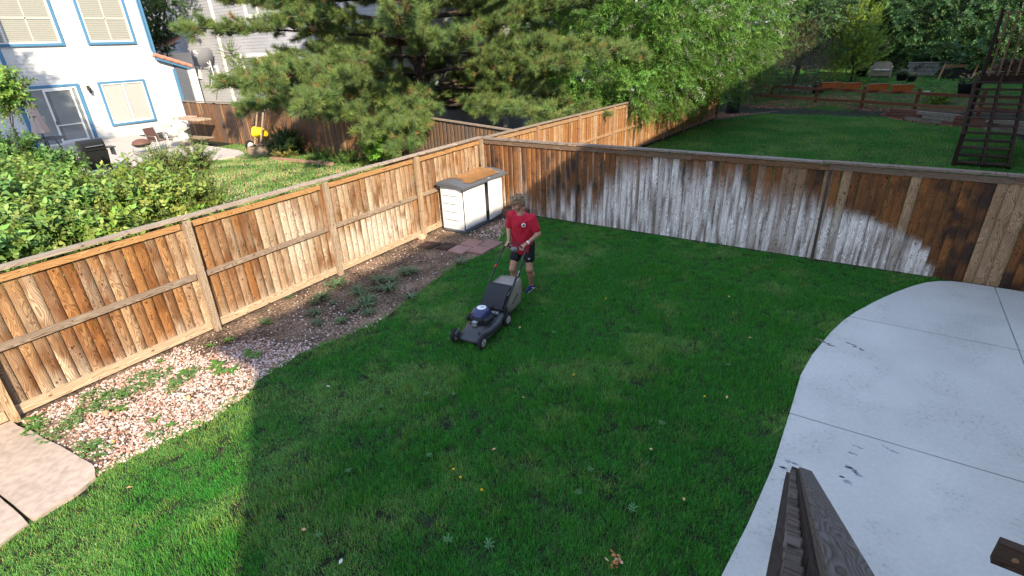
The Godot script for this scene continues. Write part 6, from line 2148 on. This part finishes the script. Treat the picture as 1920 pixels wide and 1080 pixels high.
		s = Shape.new()
		for k in 40:
			var a := rnd(0, TAU)
			var c := Vector3(cos(a), 0, sin(a)) * r * rnd(0.2, 1.25) + Vector3.UP * r * rnd(1.4, 2.1)
			for e in 5:
				var b := TAU * e / 5
				s.col = p[3] * rnd(0.8, 1.2) if k % 3 else Color(0.75, 0.7, 0.6)
				leaf(s, c, Vector3(cos(b), 0.3, sin(b)).normalized(), Vector3.UP, r * 0.13, r * 0.10, s.col)
		part("blossom", s, M.leaf, t)
	# silvery ground cover, low wall, compost frame, rock
	lobed("ground_cover", "silvery leaved low plant behind the split rail fence", "plant", Vector3(4.1, 0.6, -26.4), 0.0, [[3.6, 0.75, -26.6, 0.32, 0.6, 60], [4.2, 0.75, -26.4, 0.34, 0.6, 70], [4.7, 0.75, -26.2, 0.3, 0.6, 60]], [spray(20, 0.2, 0.05, 0.02, Color(0.33, 0.40, 0.36), 0.1)], Color(1, 1, 1), -0.3, Color(0.2, 0.2, 0.15))
	lobed("bush", "lime green plant beside the large flower pot", "shrub", Vector3(10.6, 0.4, -24.0), 0.0, [[10.5, 0.55, -24.0, 0.36, 0.8, 90], [10.9, 0.55, -23.9, 0.33, 0.8, 80]], [spray(16, 0.2, 0.07, 0.035, Color(0.17, 0.27, 0.03), 0.1)], Color(1, 1, 1), -0.3, Color(0.2, 0.2, 0.1))
	t = thing("garden_wall", "low grey block wall under the dark trees", "wall", Vector3(10.6, level(10.6, -33.6), -33.6), -0.05)
	for r in 3:
		for k in 5:
			var q := box1(Vector3(0.41, 0.235, 0.2), 0.015)
			var w := part("block", q, [paint(0.27, 0.27, 0.24, 0.9, M.con_tex), paint(0.31, 0.30, 0.27, 0.9, M.con_tex)][(r + k) % 2], t)
			w.position = Vector3(-0.95 + k * 0.42 + 0.12 * (r % 2), 0.15 + r * 0.245, 0.0)
	for k in 5:
		var w := part("cap", box1(Vector3(0.44, 0.06, 0.26), 0.01), paint(0.33, 0.31, 0.28, 0.9, M.con_tex), t)
		w.position = Vector3(-0.93 + k * 0.445, 0.80, 0.0)
	t = thing("compost_frame", "dark open wooden frame beside the low block wall", "frame", Vector3(12.0, level(12.0, -32.0), -32.0), -0.15)
	part("back_board", box1(Vector3(1.5, 0.55, 0.05), 0.006, 1, Vector3(0, 0.3, -0.3)), paint(0.015, 0.014, 0.014, 0.8), t)
	for x in [-0.78, 0.78]:
		s = Shape.new()
		plank(s, Vector3(x - 0.1, 0, 0.2), Vector3(x, 0.85, -0.3), 0.09, 0.05, Color(0.36, 0.22, 0.10), Vector3.BACK)
		part("leg", s, M.wood, t)
	s = Shape.new()
	plank(s, Vector3(-0.8, 0.74, -0.27), Vector3(0.8, 0.74, -0.27), 0.16, 0.04, Color(0.30, 0.19, 0.10), Vector3.BACK)
	part("top_rail", s, M.wood, t)
	var rock := put("rock", stone_mesh(7), paint(0.6, 0.6, 0.58, 0.9))
	rock.position = Vector3(10.4, level(10.4, -26.5) + 0.06, -26.5)
	rock.scale = Vector3.ONE * 0.18
	tag(rock, "white rock lying on the garden grass by the rail fence", "rock")
	# dark trunk at the end of the far fence, pale hooped branch
	s = Shape.new()
	s.col = Color(0.07, 0.065, 0.065)
	s.tube([Vector3(0, -0.1, 0), Vector3(0.05, 0.8, 0), Vector3(-0.05, 2.0, 0.05), Vector3(0.1, 4.2, 0)], [0.36, 0.29, 0.26, 0.2], 12)
	t = thing("old_tree", "thick dark tree trunk at the end of the weathered fence", "tree", Vector3(1.75, 0.05, -20.6))
	part("trunk", s, M.bark, t)
	s = Shape.new()
	s.col = Color(0.33, 0.31, 0.29)
	s.tube([Vector3(0, 0, 0), Vector3(0.5, 0.15, 0), Vector3(0.9, 0.7, 0), Vector3(1.15, 1.6, 0), Vector3(1.3, 2.8, 0)], [0.045, 0.045, 0.04, 0.035, 0.03], 7)
	t = thing("bare_branch", "pale curved bare branch leaning in front of the conifer", "branch", Vector3(4.0, 0.75, -27.5))
	part("stem", s, M.bark, t)
	# stairs up to the neighbour's deck
	var dk := Color(0.040, 0.021, 0.015)
	t = thing("garden_stairs", "dark open tread wooden stairs rising to a raised deck", "stairs", Vector3(11.2, 0.0, -10.0))
	for x in [-0.60, 0.02, 0.62]:
		s = Shape.new()
		plank(s, Vector3(x, 0.0, 0.0), Vector3(x + 0.12, 2.36, -2.45), 0.06, 0.28, dk, Vector3.UP)
		part("stringer", s, M.wood, t)
	for k in 12:
		s = Shape.new()
		var f := (k + 0.6) / 12.5
		plank(s, Vector3(-0.60 + 0.12 * f, 2.40 * f, -2.45 * f), Vector3(0.64 + 0.12 * f, 2.40 * f, -2.45 * f), 0.28, 0.045, mixc(dk, Color(0.09, 0.055, 0.042), rng.randf()))
		part("tread", s, M.wood, t)
	s = Shape.new()
	plank(s, Vector3(-0.66, 0.0, 0.1), Vector3(-0.66, 1.0, 0.1), 0.09, 0.09, dk, Vector3.BACK)
	part("post", s, M.wood, t)
	t = thing("raised_deck", "dark raised deck with upright balusters above the garden stairs", "deck", Vector3(11.25, 2.30, -12.55))
	s = Shape.new()
	plank(s, Vector3(-0.4, 0.02, 0.02), Vector3(4.5, -0.02, 0.02), 0.26, 0.045, dk, Vector3.BACK)
	part("fascia", s, M.wood, t)
	for k in 8:
		s = Shape.new()
		plank(s, Vector3(-0.38, 0.16, -0.12 - k * 0.145), Vector3(4.5, 0.16, -0.12 - k * 0.145), 0.14, 0.03, Color(0.10, 0.06, 0.045))
		part("deck_board", s, M.wood, t)
	for x in [-0.36, 2.2]:
		s = Shape.new()
		plank(s, Vector3(x, -2.3, -0.1), Vector3(x, 1.98, -0.1), 0.10, 0.10, dk, Vector3.BACK)
		part("post", s, M.wood, t)
	for k in 10:
		s = Shape.new()
		var x := -0.22 + k * 0.22
		plank(s, Vector3(x, 0.1, 0.07), Vector3(x, 1.92, 0.07), 0.045, 0.045, Color(0.26, 0.15, 0.085), Vector3.BACK)
		part("baluster", s, M.wood, t)
	s = Shape.new()
	plank(s, Vector3(-0.34, 1.90, 0.02), Vector3(4.5, 1.90, 0.02), 0.14, 0.05, Color(0.24, 0.15, 0.10))
	part("top_rail", s, M.wood, t)
	t = thing("log_stack", "stack of short brown logs on the raised deck behind the balusters", "logs", Vector3(11.35, 2.49, -12.95))
	for k in 8:
		s = Shape.new()
		s.col = Color(0.24, 0.15, 0.11) * rnd(0.7, 1.2)
		s.tube([Vector3(-0.10 + k * 0.2, 0.11, -0.3), Vector3(-0.10 + k * 0.2, 0.11, 0.22)], [0.098], 10)
		s.col = Color(0.20, 0.13, 0.10) * rnd(0.7, 1.2)
		s.tube([Vector3(k * 0.2, 0.285, -0.3), Vector3(k * 0.2, 0.285, 0.2)], [0.095], 10)
		part("log", s, M.bark, t)

# ---------------------------------------------------------------- the person
# smooth union of tapered capsules [a, b, ra, rb] meshed as surface nets; flat squeezes are given as [a, b, ra, rb, axis, factor]
func bone_distance(q: Array, p: Vector3) -> float:
	var a: Vector3 = q[0]
	var b: Vector3 = q[1]
	var ab := b - a
	var ap := p - a
	if q.size() > 4:
		var ax: Vector3 = q[4]
		ap -= ax * ap.dot(ax) * (1.0 - 1.0 / float(q[5]))
		ab -= ax * ab.dot(ax) * (1.0 - 1.0 / float(q[5]))
	var l := ab.length_squared()
	var f := clampf(ap.dot(ab) / l, 0.0, 1.0) if l > 1e-9 else 0.0
	return (ap - ab * f).length() - lerpf(q[2], q[3], f)

func flesh(s: Shape, bones: Array, cell: float, blend: float, tone: Callable, rough := 0.0, grain := Vector3(620, 620, 620)) -> void:
	var lo := Vector3.ONE * 1e9
	var hi := -lo
	for q in bones:
		var r := maxf(q[2], q[3]) * (float(q[5]) if q.size() > 5 and q[5] > 1.0 else 1.0) + blend + cell * 3.0 + rough
		lo = lo.min((q[0] as Vector3).min(q[1]) - Vector3.ONE * r)
		hi = hi.max((q[0] as Vector3).max(q[1]) + Vector3.ONE * r)
	var nx := int((hi.x - lo.x) / cell) + 2
	var ny := int((hi.y - lo.y) / cell) + 2
	var nz := int((hi.z - lo.z) / cell) + 2
	var f := PackedFloat32Array()
	f.resize(nx * ny * nz)
	f.fill(1.0)
	for q in bones:
		var r := maxf(q[2], q[3]) * (float(q[5]) if q.size() > 5 and q[5] > 1.0 else 1.0) + blend + cell * 2.5
		var l: Vector3 = ((q[0] as Vector3).min(q[1]) - Vector3.ONE * r - lo) / cell
		var h: Vector3 = ((q[0] as Vector3).max(q[1]) + Vector3.ONE * r - lo) / cell
		for z in range(maxi(0, int(l.z)), mini(nz, int(h.z) + 1)):
			for y in range(maxi(0, int(l.y)), mini(ny, int(h.y) + 1)):
				var row := (z * ny + y) * nx
				for x in range(maxi(0, int(l.x)), mini(nx, int(h.x) + 1)):
					var d := bone_distance(q, lo + Vector3(x, y, z) * cell)
					var o := f[row + x]
					var k := maxf(blend - absf(d - o), 0.0) / blend
					f[row + x] = minf(d, o) - k * k * blend * 0.25
	if rough > 0.0:
		for z in nz:
			for y in ny:
				for x in nx:
					var o := (z * ny + y) * nx + x
					if absf(f[o]) < rough + cell * 2.0:
						f[o] += rough * noise.get_noise_3d(x * cell * grain.x, y * cell * grain.y, z * cell * grain.z) * 1.7
	var at := {}
	for z in nz - 1:
		for y in ny - 1:
			for x in nx - 1:
				var o := (z * ny + y) * nx + x
				if absf(f[o]) > cell * 3.0 + rough * 1.5:
					continue
				var inside := 0
				var sum := Vector3.ZERO
				var cross := 0
				var val := []
				for k in 8:
					var w := f[o + (k & 1) + ((k >> 1) & 1) * nx + ((k >> 2) & 1) * nx * ny]
					val.append(w)
					if w < 0.0:
						inside += 1
				if inside == 0 or inside == 8:
					continue
				for e in [[0, 1], [2, 3], [4, 5], [6, 7], [0, 2], [1, 3], [4, 6], [5, 7], [0, 4], [1, 5], [2, 6], [3, 7]]:
					var a: float = val[e[0]]
					var b: float = val[e[1]]
					if (a < 0.0) != (b < 0.0):
						var m := a / (a - b)
						var pa := Vector3(e[0] & 1, (e[0] >> 1) & 1, (e[0] >> 2) & 1)
						var pb := Vector3(e[1] & 1, (e[1] >> 1) & 1, (e[1] >> 2) & 1)
						sum += pa.lerp(pb, m)
						cross += 1
				var p := lo + (Vector3(x, y, z) + sum / cross) * cell
				var nn := Vector3(val[1] + val[3] + val[5] + val[7] - val[0] - val[2] - val[4] - val[6], val[2] + val[3] + val[6] + val[7] - val[0] - val[1] - val[4] - val[5], val[4] + val[5] + val[6] + val[7] - val[0] - val[1] - val[2] - val[3]).normalized()
				s.col = tone.call(p)
				at[o] = s.vert(p, nn, Vector2.ZERO)
	var step := [1, nx, nx * ny]
	for o: int in at:
		for ax in 3:
			var u: int = step[(ax + 1) % 3]
			var w: int = step[(ax + 2) % 3]
			var d: int = step[ax]
			if (f[o] < 0.0) == (f[o + d] < 0.0):
				continue
			if not (at.has(o - u) and at.has(o - w) and at.has(o - u - w)):
				continue
			var a: int = at[o]
			var b: int = at[o - u]
			var c: int = at[o - u - w]
			var e: int = at[o - w]
			if f[o] < 0.0:
				s.tri(a, b, c); s.tri(a, c, e)
			else:
				s.tri(a, c, b); s.tri(a, e, c)

# the point where a ray from p along d meets the bones
func meet(bones: Array, p: Vector3, d: Vector3) -> Vector3:
	for k in 60:
		var near := 1.0
		for q in bones:
			near = minf(near, bone_distance(q, p))
		if near < 0.002:
			break
		p += d * maxf(near * 0.8, 0.001)
	return p

func person() -> void:
	var base := Vector3(3.68, 0.0, 3.85)
	var t := thing("person", "person in a red t-shirt and black shorts pushing the lawn mower", "person", base)
	var B := func(x: float, y: float, z: float) -> Vector3:
		return Vector3(x, y, z) - base
	var sh_r: Vector3 = B.call(3.545, 1.425, 3.955)
	var sh_l: Vector3 = B.call(3.905, 1.412, 3.93)
	var el_r: Vector3 = B.call(3.455, 1.16, 3.93)
	var el_l: Vector3 = B.call(3.990, 1.145, 3.87)
	var wr_r: Vector3 = B.call(3.565, 1.035, 4.115)
	var wr_l: Vector3 = B.call(3.900, 1.030, 4.085)
	var hip_r: Vector3 = B.call(3.585, 0.90, 3.855)
	var hip_l: Vector3 = B.call(3.775, 0.90, 3.835)
	var kn_r: Vector3 = B.call(3.565, 0.50, 4.035)
	var kn_l: Vector3 = B.call(3.820, 0.49, 3.895)
	var an_r: Vector3 = B.call(3.535, 0.11, 3.93)
	var an_l: Vector3 = B.call(3.735, 0.11, 3.715)
	var neck: Vector3 = B.call(3.735, 1.487, 3.98)
	var head: Vector3 = B.call(3.722, 1.662, 4.045)
	var look := Vector3(-0.48, -0.44, 0.76).normalized()
	var hx := look.cross(Vector3.UP).normalized()       # towards the person's own right when seen from behind
	var hy := hx.cross(look).normalized()
	var H := func(r: float, u: float, f: float) -> Vector3:
		return head + hx * r + hy * u + look * f
	var skin := func(p: Vector3) -> Color:
		var n := noise.get_noise_3d(p.x * 120.0, p.y * 120.0, p.z * 120.0)
		var c := mixc(Color(0.50, 0.275, 0.19), Color(0.42, 0.215, 0.145), 0.5 + n)
		if p.y < 0.6:
			c = mixc(c, Color(0.40, 0.215, 0.15), 0.5)
		return c
	var s := Shape.new()
	# trunk, limbs
	flesh(s, [
		[B.call(3.68, 0.93, 3.835), B.call(3.69, 1.12, 3.865), 0.105, 0.100, Vector3(1, 0, 0), 1.25], [B.call(3.69, 1.12, 3.865), B.call(3.722, 1.35, 3.94), 0.098, 0.105, Vector3(1, 0, 0), 1.30],
		[sh_r, sh_l, 0.052, 0.052], [B.call(3.725, 1.37, 3.95), neck, 0.085, 0.052], [neck, H.call(0, -0.06, -0.02), 0.054, 0.052],
		[sh_r, el_r, 0.054, 0.040], [el_r, wr_r, 0.041, 0.026], [sh_l, el_l, 0.054, 0.040], [el_l, wr_l, 0.042, 0.026],
		[hip_r, kn_r, 0.088, 0.056], [hip_l, kn_l, 0.088, 0.056], [kn_r, kn_r.lerp(an_r, 0.35) + Vector3(0, 0, -0.018), 0.052, 0.056], [kn_r.lerp(an_r, 0.35) + Vector3(0, 0, -0.018), an_r, 0.056, 0.034],
		[kn_l, kn_l.lerp(an_l, 0.35) + Vector3(0.004, 0, -0.018), 0.052, 0.057], [kn_l.lerp(an_l, 0.35) + Vector3(0.004, 0, -0.018), an_l, 0.057, 0.034],
		[an_r, an_r + Vector3(0, -0.05, 0.02), 0.034, 0.036], [an_l, an_l + Vector3(0, -0.05, 0.02), 0.034, 0.036]], 0.0125, 0.035, skin)
	# head with features
	var face := func(p: Vector3) -> Color:
		var q := p - head
		var r := q.dot(hx)
		var u := q.dot(hy)
		var f := q.dot(look)
		var c: Color = skin.call(p)
		if f > 0.045:
			if absf(u + 0.058) < 0.0065 and absf(r) < 0.024:
				c = Color(0.40, 0.15, 0.12)
			elif absf(u - 0.006) < 0.006 and absf(absf(r) - 0.032) < 0.013:
				c = Color(0.10, 0.07, 0.06)
			elif absf(u - 0.028) < 0.005 and absf(absf(r) - 0.033) < 0.019:
				c = Color(0.20, 0.12, 0.07)
			elif absf(r) > 0.03 and u < -0.01 and u > -0.05:
				c = mixc(c, Color(0.55, 0.24, 0.17), 0.5)
		return c
	flesh(s, [[H.call(0, 0.025, -0.02), H.call(0, 0.035, 0.005), 0.082, 0.080], [H.call(0, -0.02, 0.03), H.call(0, -0.075, 0.045), 0.062, 0.040], [H.call(0, -0.085, 0.058), H.call(0, -0.09, 0.060), 0.022, 0.022],
		[H.call(0, 0.012, 0.085), H.call(0, -0.028, 0.107), 0.009, 0.014], [H.call(-0.012, -0.03, 0.095), H.call(0.012, -0.03, 0.095), 0.009, 0.009], [H.call(-0.03, 0.026, 0.077), H.call(0.03, 0.026, 0.077), 0.012, 0.012],
		[H.call(-0.014, -0.056, 0.090), H.call(0.014, -0.056, 0.090), 0.008, 0.008], [H.call(-0.04, -0.02, 0.05), H.call(-0.045, -0.03, 0.04), 0.03, 0.03], [H.call(0.04, -0.02, 0.05), H.call(0.045, -0.03, 0.04), 0.03, 0.03],
		[H.call(0.078, 0.012, -0.012), H.call(0.080, -0.025, -0.006), 0.016, 0.012], [H.call(-0.078, 0.012, -0.012), H.call(-0.080, -0.025, -0.006), 0.016, 0.012], [H.call(0, -0.06, -0.02), H.call(0, -0.10, -0.025), 0.054, 0.052]], 0.005, 0.018, face)
	# hands closed round the crossbar
	for side in 2:
		var w: Vector3 = wr_r if side == 0 else wr_l
		var bar: Vector3 = B.call(3.627 if side == 0 else 3.895, 0.987, 4.245 if side == 0 else 4.222)
		var along := Vector3(1, 0, -0.085).normalized()
		var fwd := Vector3(0.085, 0, 1).normalized()
		var inner := 1.0 if side == 0 else -1.0
		var kn := bar + Vector3(0, 0.040, 0) - fwd * 0.022
		var bones := [[w, w.lerp(kn, 0.35), 0.026, 0.027], [w.lerp(kn, 0.35), kn + along * 0.022, 0.026, 0.019], [w.lerp(kn, 0.35), kn - along * 0.022, 0.026, 0.019], [kn + along * 0.030, kn - along * 0.030, 0.015, 0.015]]
		for k in 4:
			var o := along * (-0.033 + 0.022 * k)
			var l: float = [0.88, 1.0, 0.97, 0.80][k if side == 1 else 3 - k]
			bones.append([kn + o, bar + o + Vector3(0, 0.028, 0) + fwd * 0.020 * l, 0.0098, 0.0092])
			bones.append([bar + o + Vector3(0, 0.028, 0) + fwd * 0.020 * l, bar + o + fwd * 0.029 - Vector3(0, 0.008, 0), 0.0092, 0.0086])
			bones.append([bar + o + fwd * 0.029 - Vector3(0, 0.008, 0), bar + o + fwd * 0.006 - Vector3(0, 0.027 * l, 0), 0.0085, 0.0075])
		var th := w.lerp(kn, 0.45) + along * inner * 0.024
		bones.append([th, bar - fwd * 0.028 + along * inner * 0.042, 0.0125, 0.0108])
		bones.append([bar - fwd * 0.028 + along * inner * 0.042, bar - Vector3(0, 0.026, 0) + along * inner * 0.030, 0.0105, 0.0088])
		flesh(s, bones, 0.0042, 0.007, skin)
	part("body", s, paint(1, 1, 1, 0.55, null, true), t)
	# t-shirt
	var shirt_bones := [[B.call(3.68, 0.875, 3.862), B.call(3.69, 1.10, 3.87), 0.150, 0.142, Vector3(1, 0, 0), 1.30], [B.call(3.69, 1.10, 3.87), B.call(3.722, 1.34, 3.94), 0.140, 0.144, Vector3(1, 0, 0), 1.34],
		[sh_r + Vector3(0.02, -0.01, 0), sh_l + Vector3(-0.02, -0.01, 0), 0.082, 0.082], [B.call(3.722, 1.37, 3.945), B.call(3.73, 1.435, 3.955), 0.098, 0.078],
		[sh_r, sh_r.lerp(el_r, 0.66), 0.078, 0.070], [sh_l, sh_l.lerp(el_l, 0.66), 0.078, 0.070]]
	s = Shape.new()
	flesh(s, shirt_bones, 0.0125, 0.04, func(p: Vector3) -> Color:
		var n := noise.get_noise_3d(p.x * 200.0, p.y * 60.0, p.z * 200.0)
		return Color(0.47, 0.016, 0.040) * (1.0 + 0.18 * n), 0.013, Vector3(190, 75, 190))
	var shirt := part("shirt", s, paint(1, 1, 1, 0.85, null, true), t)
	# round white chest emblem with a dark figure
	var aim_at := meet(shirt_bones, B.call(3.835, 1.325, 4.35), Vector3(0, 0, -1)) + Vector3(0.002, 0.002, 0.012)
	var tilt := Basis(Vector3.UP, 0.30) * Basis(Vector3.RIGHT, PI / 2 - 0.12)
	s = Shape.new()
	s.lathe(aim_at, [Vector2(0.033, -0.012), Vector2(0.033, 0.0), Vector2(0.0, 0.002)], 20, tilt)
	var em := part("emblem", s, paint(0.72, 0.70, 0.70, 0.8), shirt)
	s = Shape.new()
	s.lathe(aim_at + tilt * Vector3(0.006, 0.0025, -0.004), [Vector2(0.017, 0.0), Vector2(0.0, 0.002)], 10, tilt)
	s.lathe(aim_at + tilt * Vector3(-0.010, 0.0025, 0.006), [Vector2(0.011, 0.0), Vector2(0.0, 0.002)], 8, tilt)
	s.lathe(aim_at + tilt * Vector3(0.012, 0.0025, 0.016), [Vector2(0.008, 0.0), Vector2(0.0, 0.002)], 8, tilt)
	part("emblem_print", s, paint(0.05, 0.02, 0.03, 0.8), em)
	# shorts
	s = Shape.new()
	var sr := hip_r.lerp(kn_r, 0.52)
	var sl := hip_l.lerp(kn_l, 0.52)
	flesh(s, [[B.call(3.68, 0.90, 3.85), B.call(3.68, 0.96, 3.855), 0.132, 0.125, Vector3(1, 0, 0), 1.28], [hip_r + Vector3(0.01, 0, 0), sr, 0.112, 0.096], [hip_l, sl, 0.112, 0.098]], 0.0125, 0.04, func(_p: Vector3) -> Color:
		return Color(0.013, 0.013, 0.016), 0.007, Vector3(190, 80, 190))
	var shorts := part("shorts", s, paint(1, 1, 1, 0.7, null, true), t)
	s = Shape.new()
	s.box(sl + Vector3(0.055, 0.02, 0.088), Vector3(0.03, 0.014, 0.006), Basis(Vector3.UP, 0.5) * Basis(Vector3.BACK, 0.5), 0.002)
	part("mark", s, M.white, shorts)
	# hair: loose curls
	var curls := [[H.call(0, 0.055, -0.02), H.call(0, 0.06, 0.02), 0.090, 0.078], [H.call(0.05, 0.01, -0.05), H.call(-0.05, 0.01, -0.05), 0.066, 0.066], [H.call(0, -0.03, -0.065), H.call(0, -0.055, -0.06), 0.058, 0.048]]
	for k in 46:
		var a := k * 2.39996
		var f := k / 46.0
		var up := 1.0 - 1.15 * f
		var rr := sqrt(maxf(0.0, 1.0 - up * up))
		var d := Vector3(cos(a) * rr, up, sin(a) * rr)
		if d.z > 0.30 and d.y < 0.62:
			continue
		if d.y < -0.05 and d.z > -0.1:
			continue
		var c: Vector3 = H.call(d.x * 0.090, 0.035 + d.y * 0.105, -0.022 + d.z * 0.098)
		curls.append([c, c + Vector3(rnd(-0.02, 0.02), rnd(-0.02, 0.008), rnd(-0.02, 0.02)), rnd(0.018, 0.027), rnd(0.011, 0.018)])
	s = Shape.new()
	flesh(s, curls, 0.006, 0.010, func(p: Vector3) -> Color:
		var n := noise.get_noise_3d(p.x * 500.0, p.y * 500.0, p.z * 500.0)
		return mixc(Color(0.30, 0.20, 0.11), Color(0.13, 0.08, 0.045), 0.5 + n * 1.6), 0.006)
	part("hair", s, paint(1, 1, 1, 0.6, null, true), t)
	# wristband, shoes
	s = Shape.new()
	var wd := (wr_l - el_l).normalized()
	s.tube([wr_l - wd * 0.035, wr_l - wd * 0.012], [0.034], 16)
	part("wristband", s, M.white, t)
	for side in 2:
		var an: Vector3 = an_r if side == 0 else an_l
		var toe := Vector3(0.02 if side == 1 else -0.03, 0, 1).normalized()
		var sole := Vector3(an.x, 0.035, an.z)
		s = Shape.new()
		flesh(s, [[sole + toe * -0.045 + Vector3(0, 0.022, 0), sole + toe * 0.05 + Vector3(0, 0.028, 0), 0.040, 0.043], [sole + toe * 0.05 + Vector3(0, 0.022, 0), sole + toe * 0.155 + Vector3(0, 0.004, 0), 0.043, 0.033], [sole + toe * -0.03 + Vector3(0, 0.03, 0), an + Vector3(0, -0.01, 0), 0.040, 0.040]], 0.008, 0.02, func(_p: Vector3) -> Color:
			return Color(0.012, 0.022, 0.085))
		var shoe := part("shoe", s, paint(1, 1, 1, 0.7, null, true), t)
		s = Shape.new()
		flesh(s, [[sole + toe * -0.055 + Vector3(0, -0.008, 0), sole + toe * 0.145 + Vector3(0, -0.008, 0), 0.040, 0.040, Vector3.UP, 0.42]], 0.007, 0.01, func(_p: Vector3) -> Color:
			return Color(0.62, 0.62, 0.62))
		part("sole", s, paint(1, 1, 1, 0.7, null, true), shoe)
		s = Shape.new()
		s.box(sole + toe * 0.03 + Vector3(0.045 if side == 1 else -0.045, 0.03, 0), Vector3(0.008, 0.014, 0.06), Basis(Vector3.RIGHT, -0.4), 0.002)
		part("stripe", s, M.white, shoe)
		s = Shape.new()
		s.tube([an + Vector3(0, 0.015, 0.0), an + Vector3(0, 0.04, 0.0)], [0.041, 0.039], 14)
		part("sock", s, M.white, shoe)

# ---------------------------------------------------------------- the scene
func _ready() -> void:
	rng.seed = 7
	noise.seed = 3
	noise.frequency = 0.05
	noise.fractal_octaves = 3
	var cam := Camera3D.new()
	cam.name = "camera"
	cam.transform = Transform3D(Basis(Vector3.UP, 0.59962) * Basis(Vector3.RIGHT, -0.44146) * Basis(Vector3.BACK, -0.0449), Vector3(8.16, 4.0, 10.80))
	cam.fov = 57.96
	cam.near = 0.05
	cam.far = 900.0
	cam.current = true
	add_child(cam)
	var env := Environment.new()
	env.background_mode = Environment.BG_SKY
	var sm := ProceduralSkyMaterial.new()
	sm.sky_top_color = Color(0.69, 0.78, 0.93)
	sm.sky_horizon_color = Color(0.93, 0.95, 0.97)
	sm.sky_curve = 0.25
	sm.ground_bottom_color = Color(0.35, 0.36, 0.30)
	sm.ground_horizon_color = Color(0.62, 0.65, 0.66)
	sm.sun_angle_max = 12.0
	var sky := Sky.new()
	sky.sky_material = sm
	env.sky = sky
	env.background_energy_multiplier = 0.95
	env.tonemap_mode = Environment.TONE_MAPPER_LINEAR
	env.tonemap_exposure = 2.1
	env.sdfgi_enabled = true
	env.ssao_enabled = true
	env.ssil_enabled = true
	var we := WorldEnvironment.new()
	we.name = "environment"
	we.environment = env
	add_child(we)
	var sun := DirectionalLight3D.new()
	sun.name = "sun"
	sun.light_color = Color(1.0, 0.93, 0.81)
	sun.light_energy = 1.55
	sun.light_angular_distance = 0.6
	sun.shadow_enabled = true
	add_child(sun)
	sun.look_at_from_position(Vector3.ZERO, Vector3(-0.82, -0.629, -0.573))
	make_materials()
	print("materials ", Time.get_ticks_msec())
	ground()
	our_house()
	side_fence()
	back_fence()
	outer_fences()
	print("fences ", Time.get_ticks_msec())
	white_house()
	grey_house()
	print("houses ", Time.get_ticks_msec())
	shed()
	mower()
	person()
	stair_rail()
	neighbour_things()
	back_garden()
	print("things ", Time.get_ticks_msec())
	gravel()
	pavers()
	weeds()
	grass()
	print("grass ", Time.get_ticks_msec())
	trees()
	print("trees ", Time.get_ticks_msec())
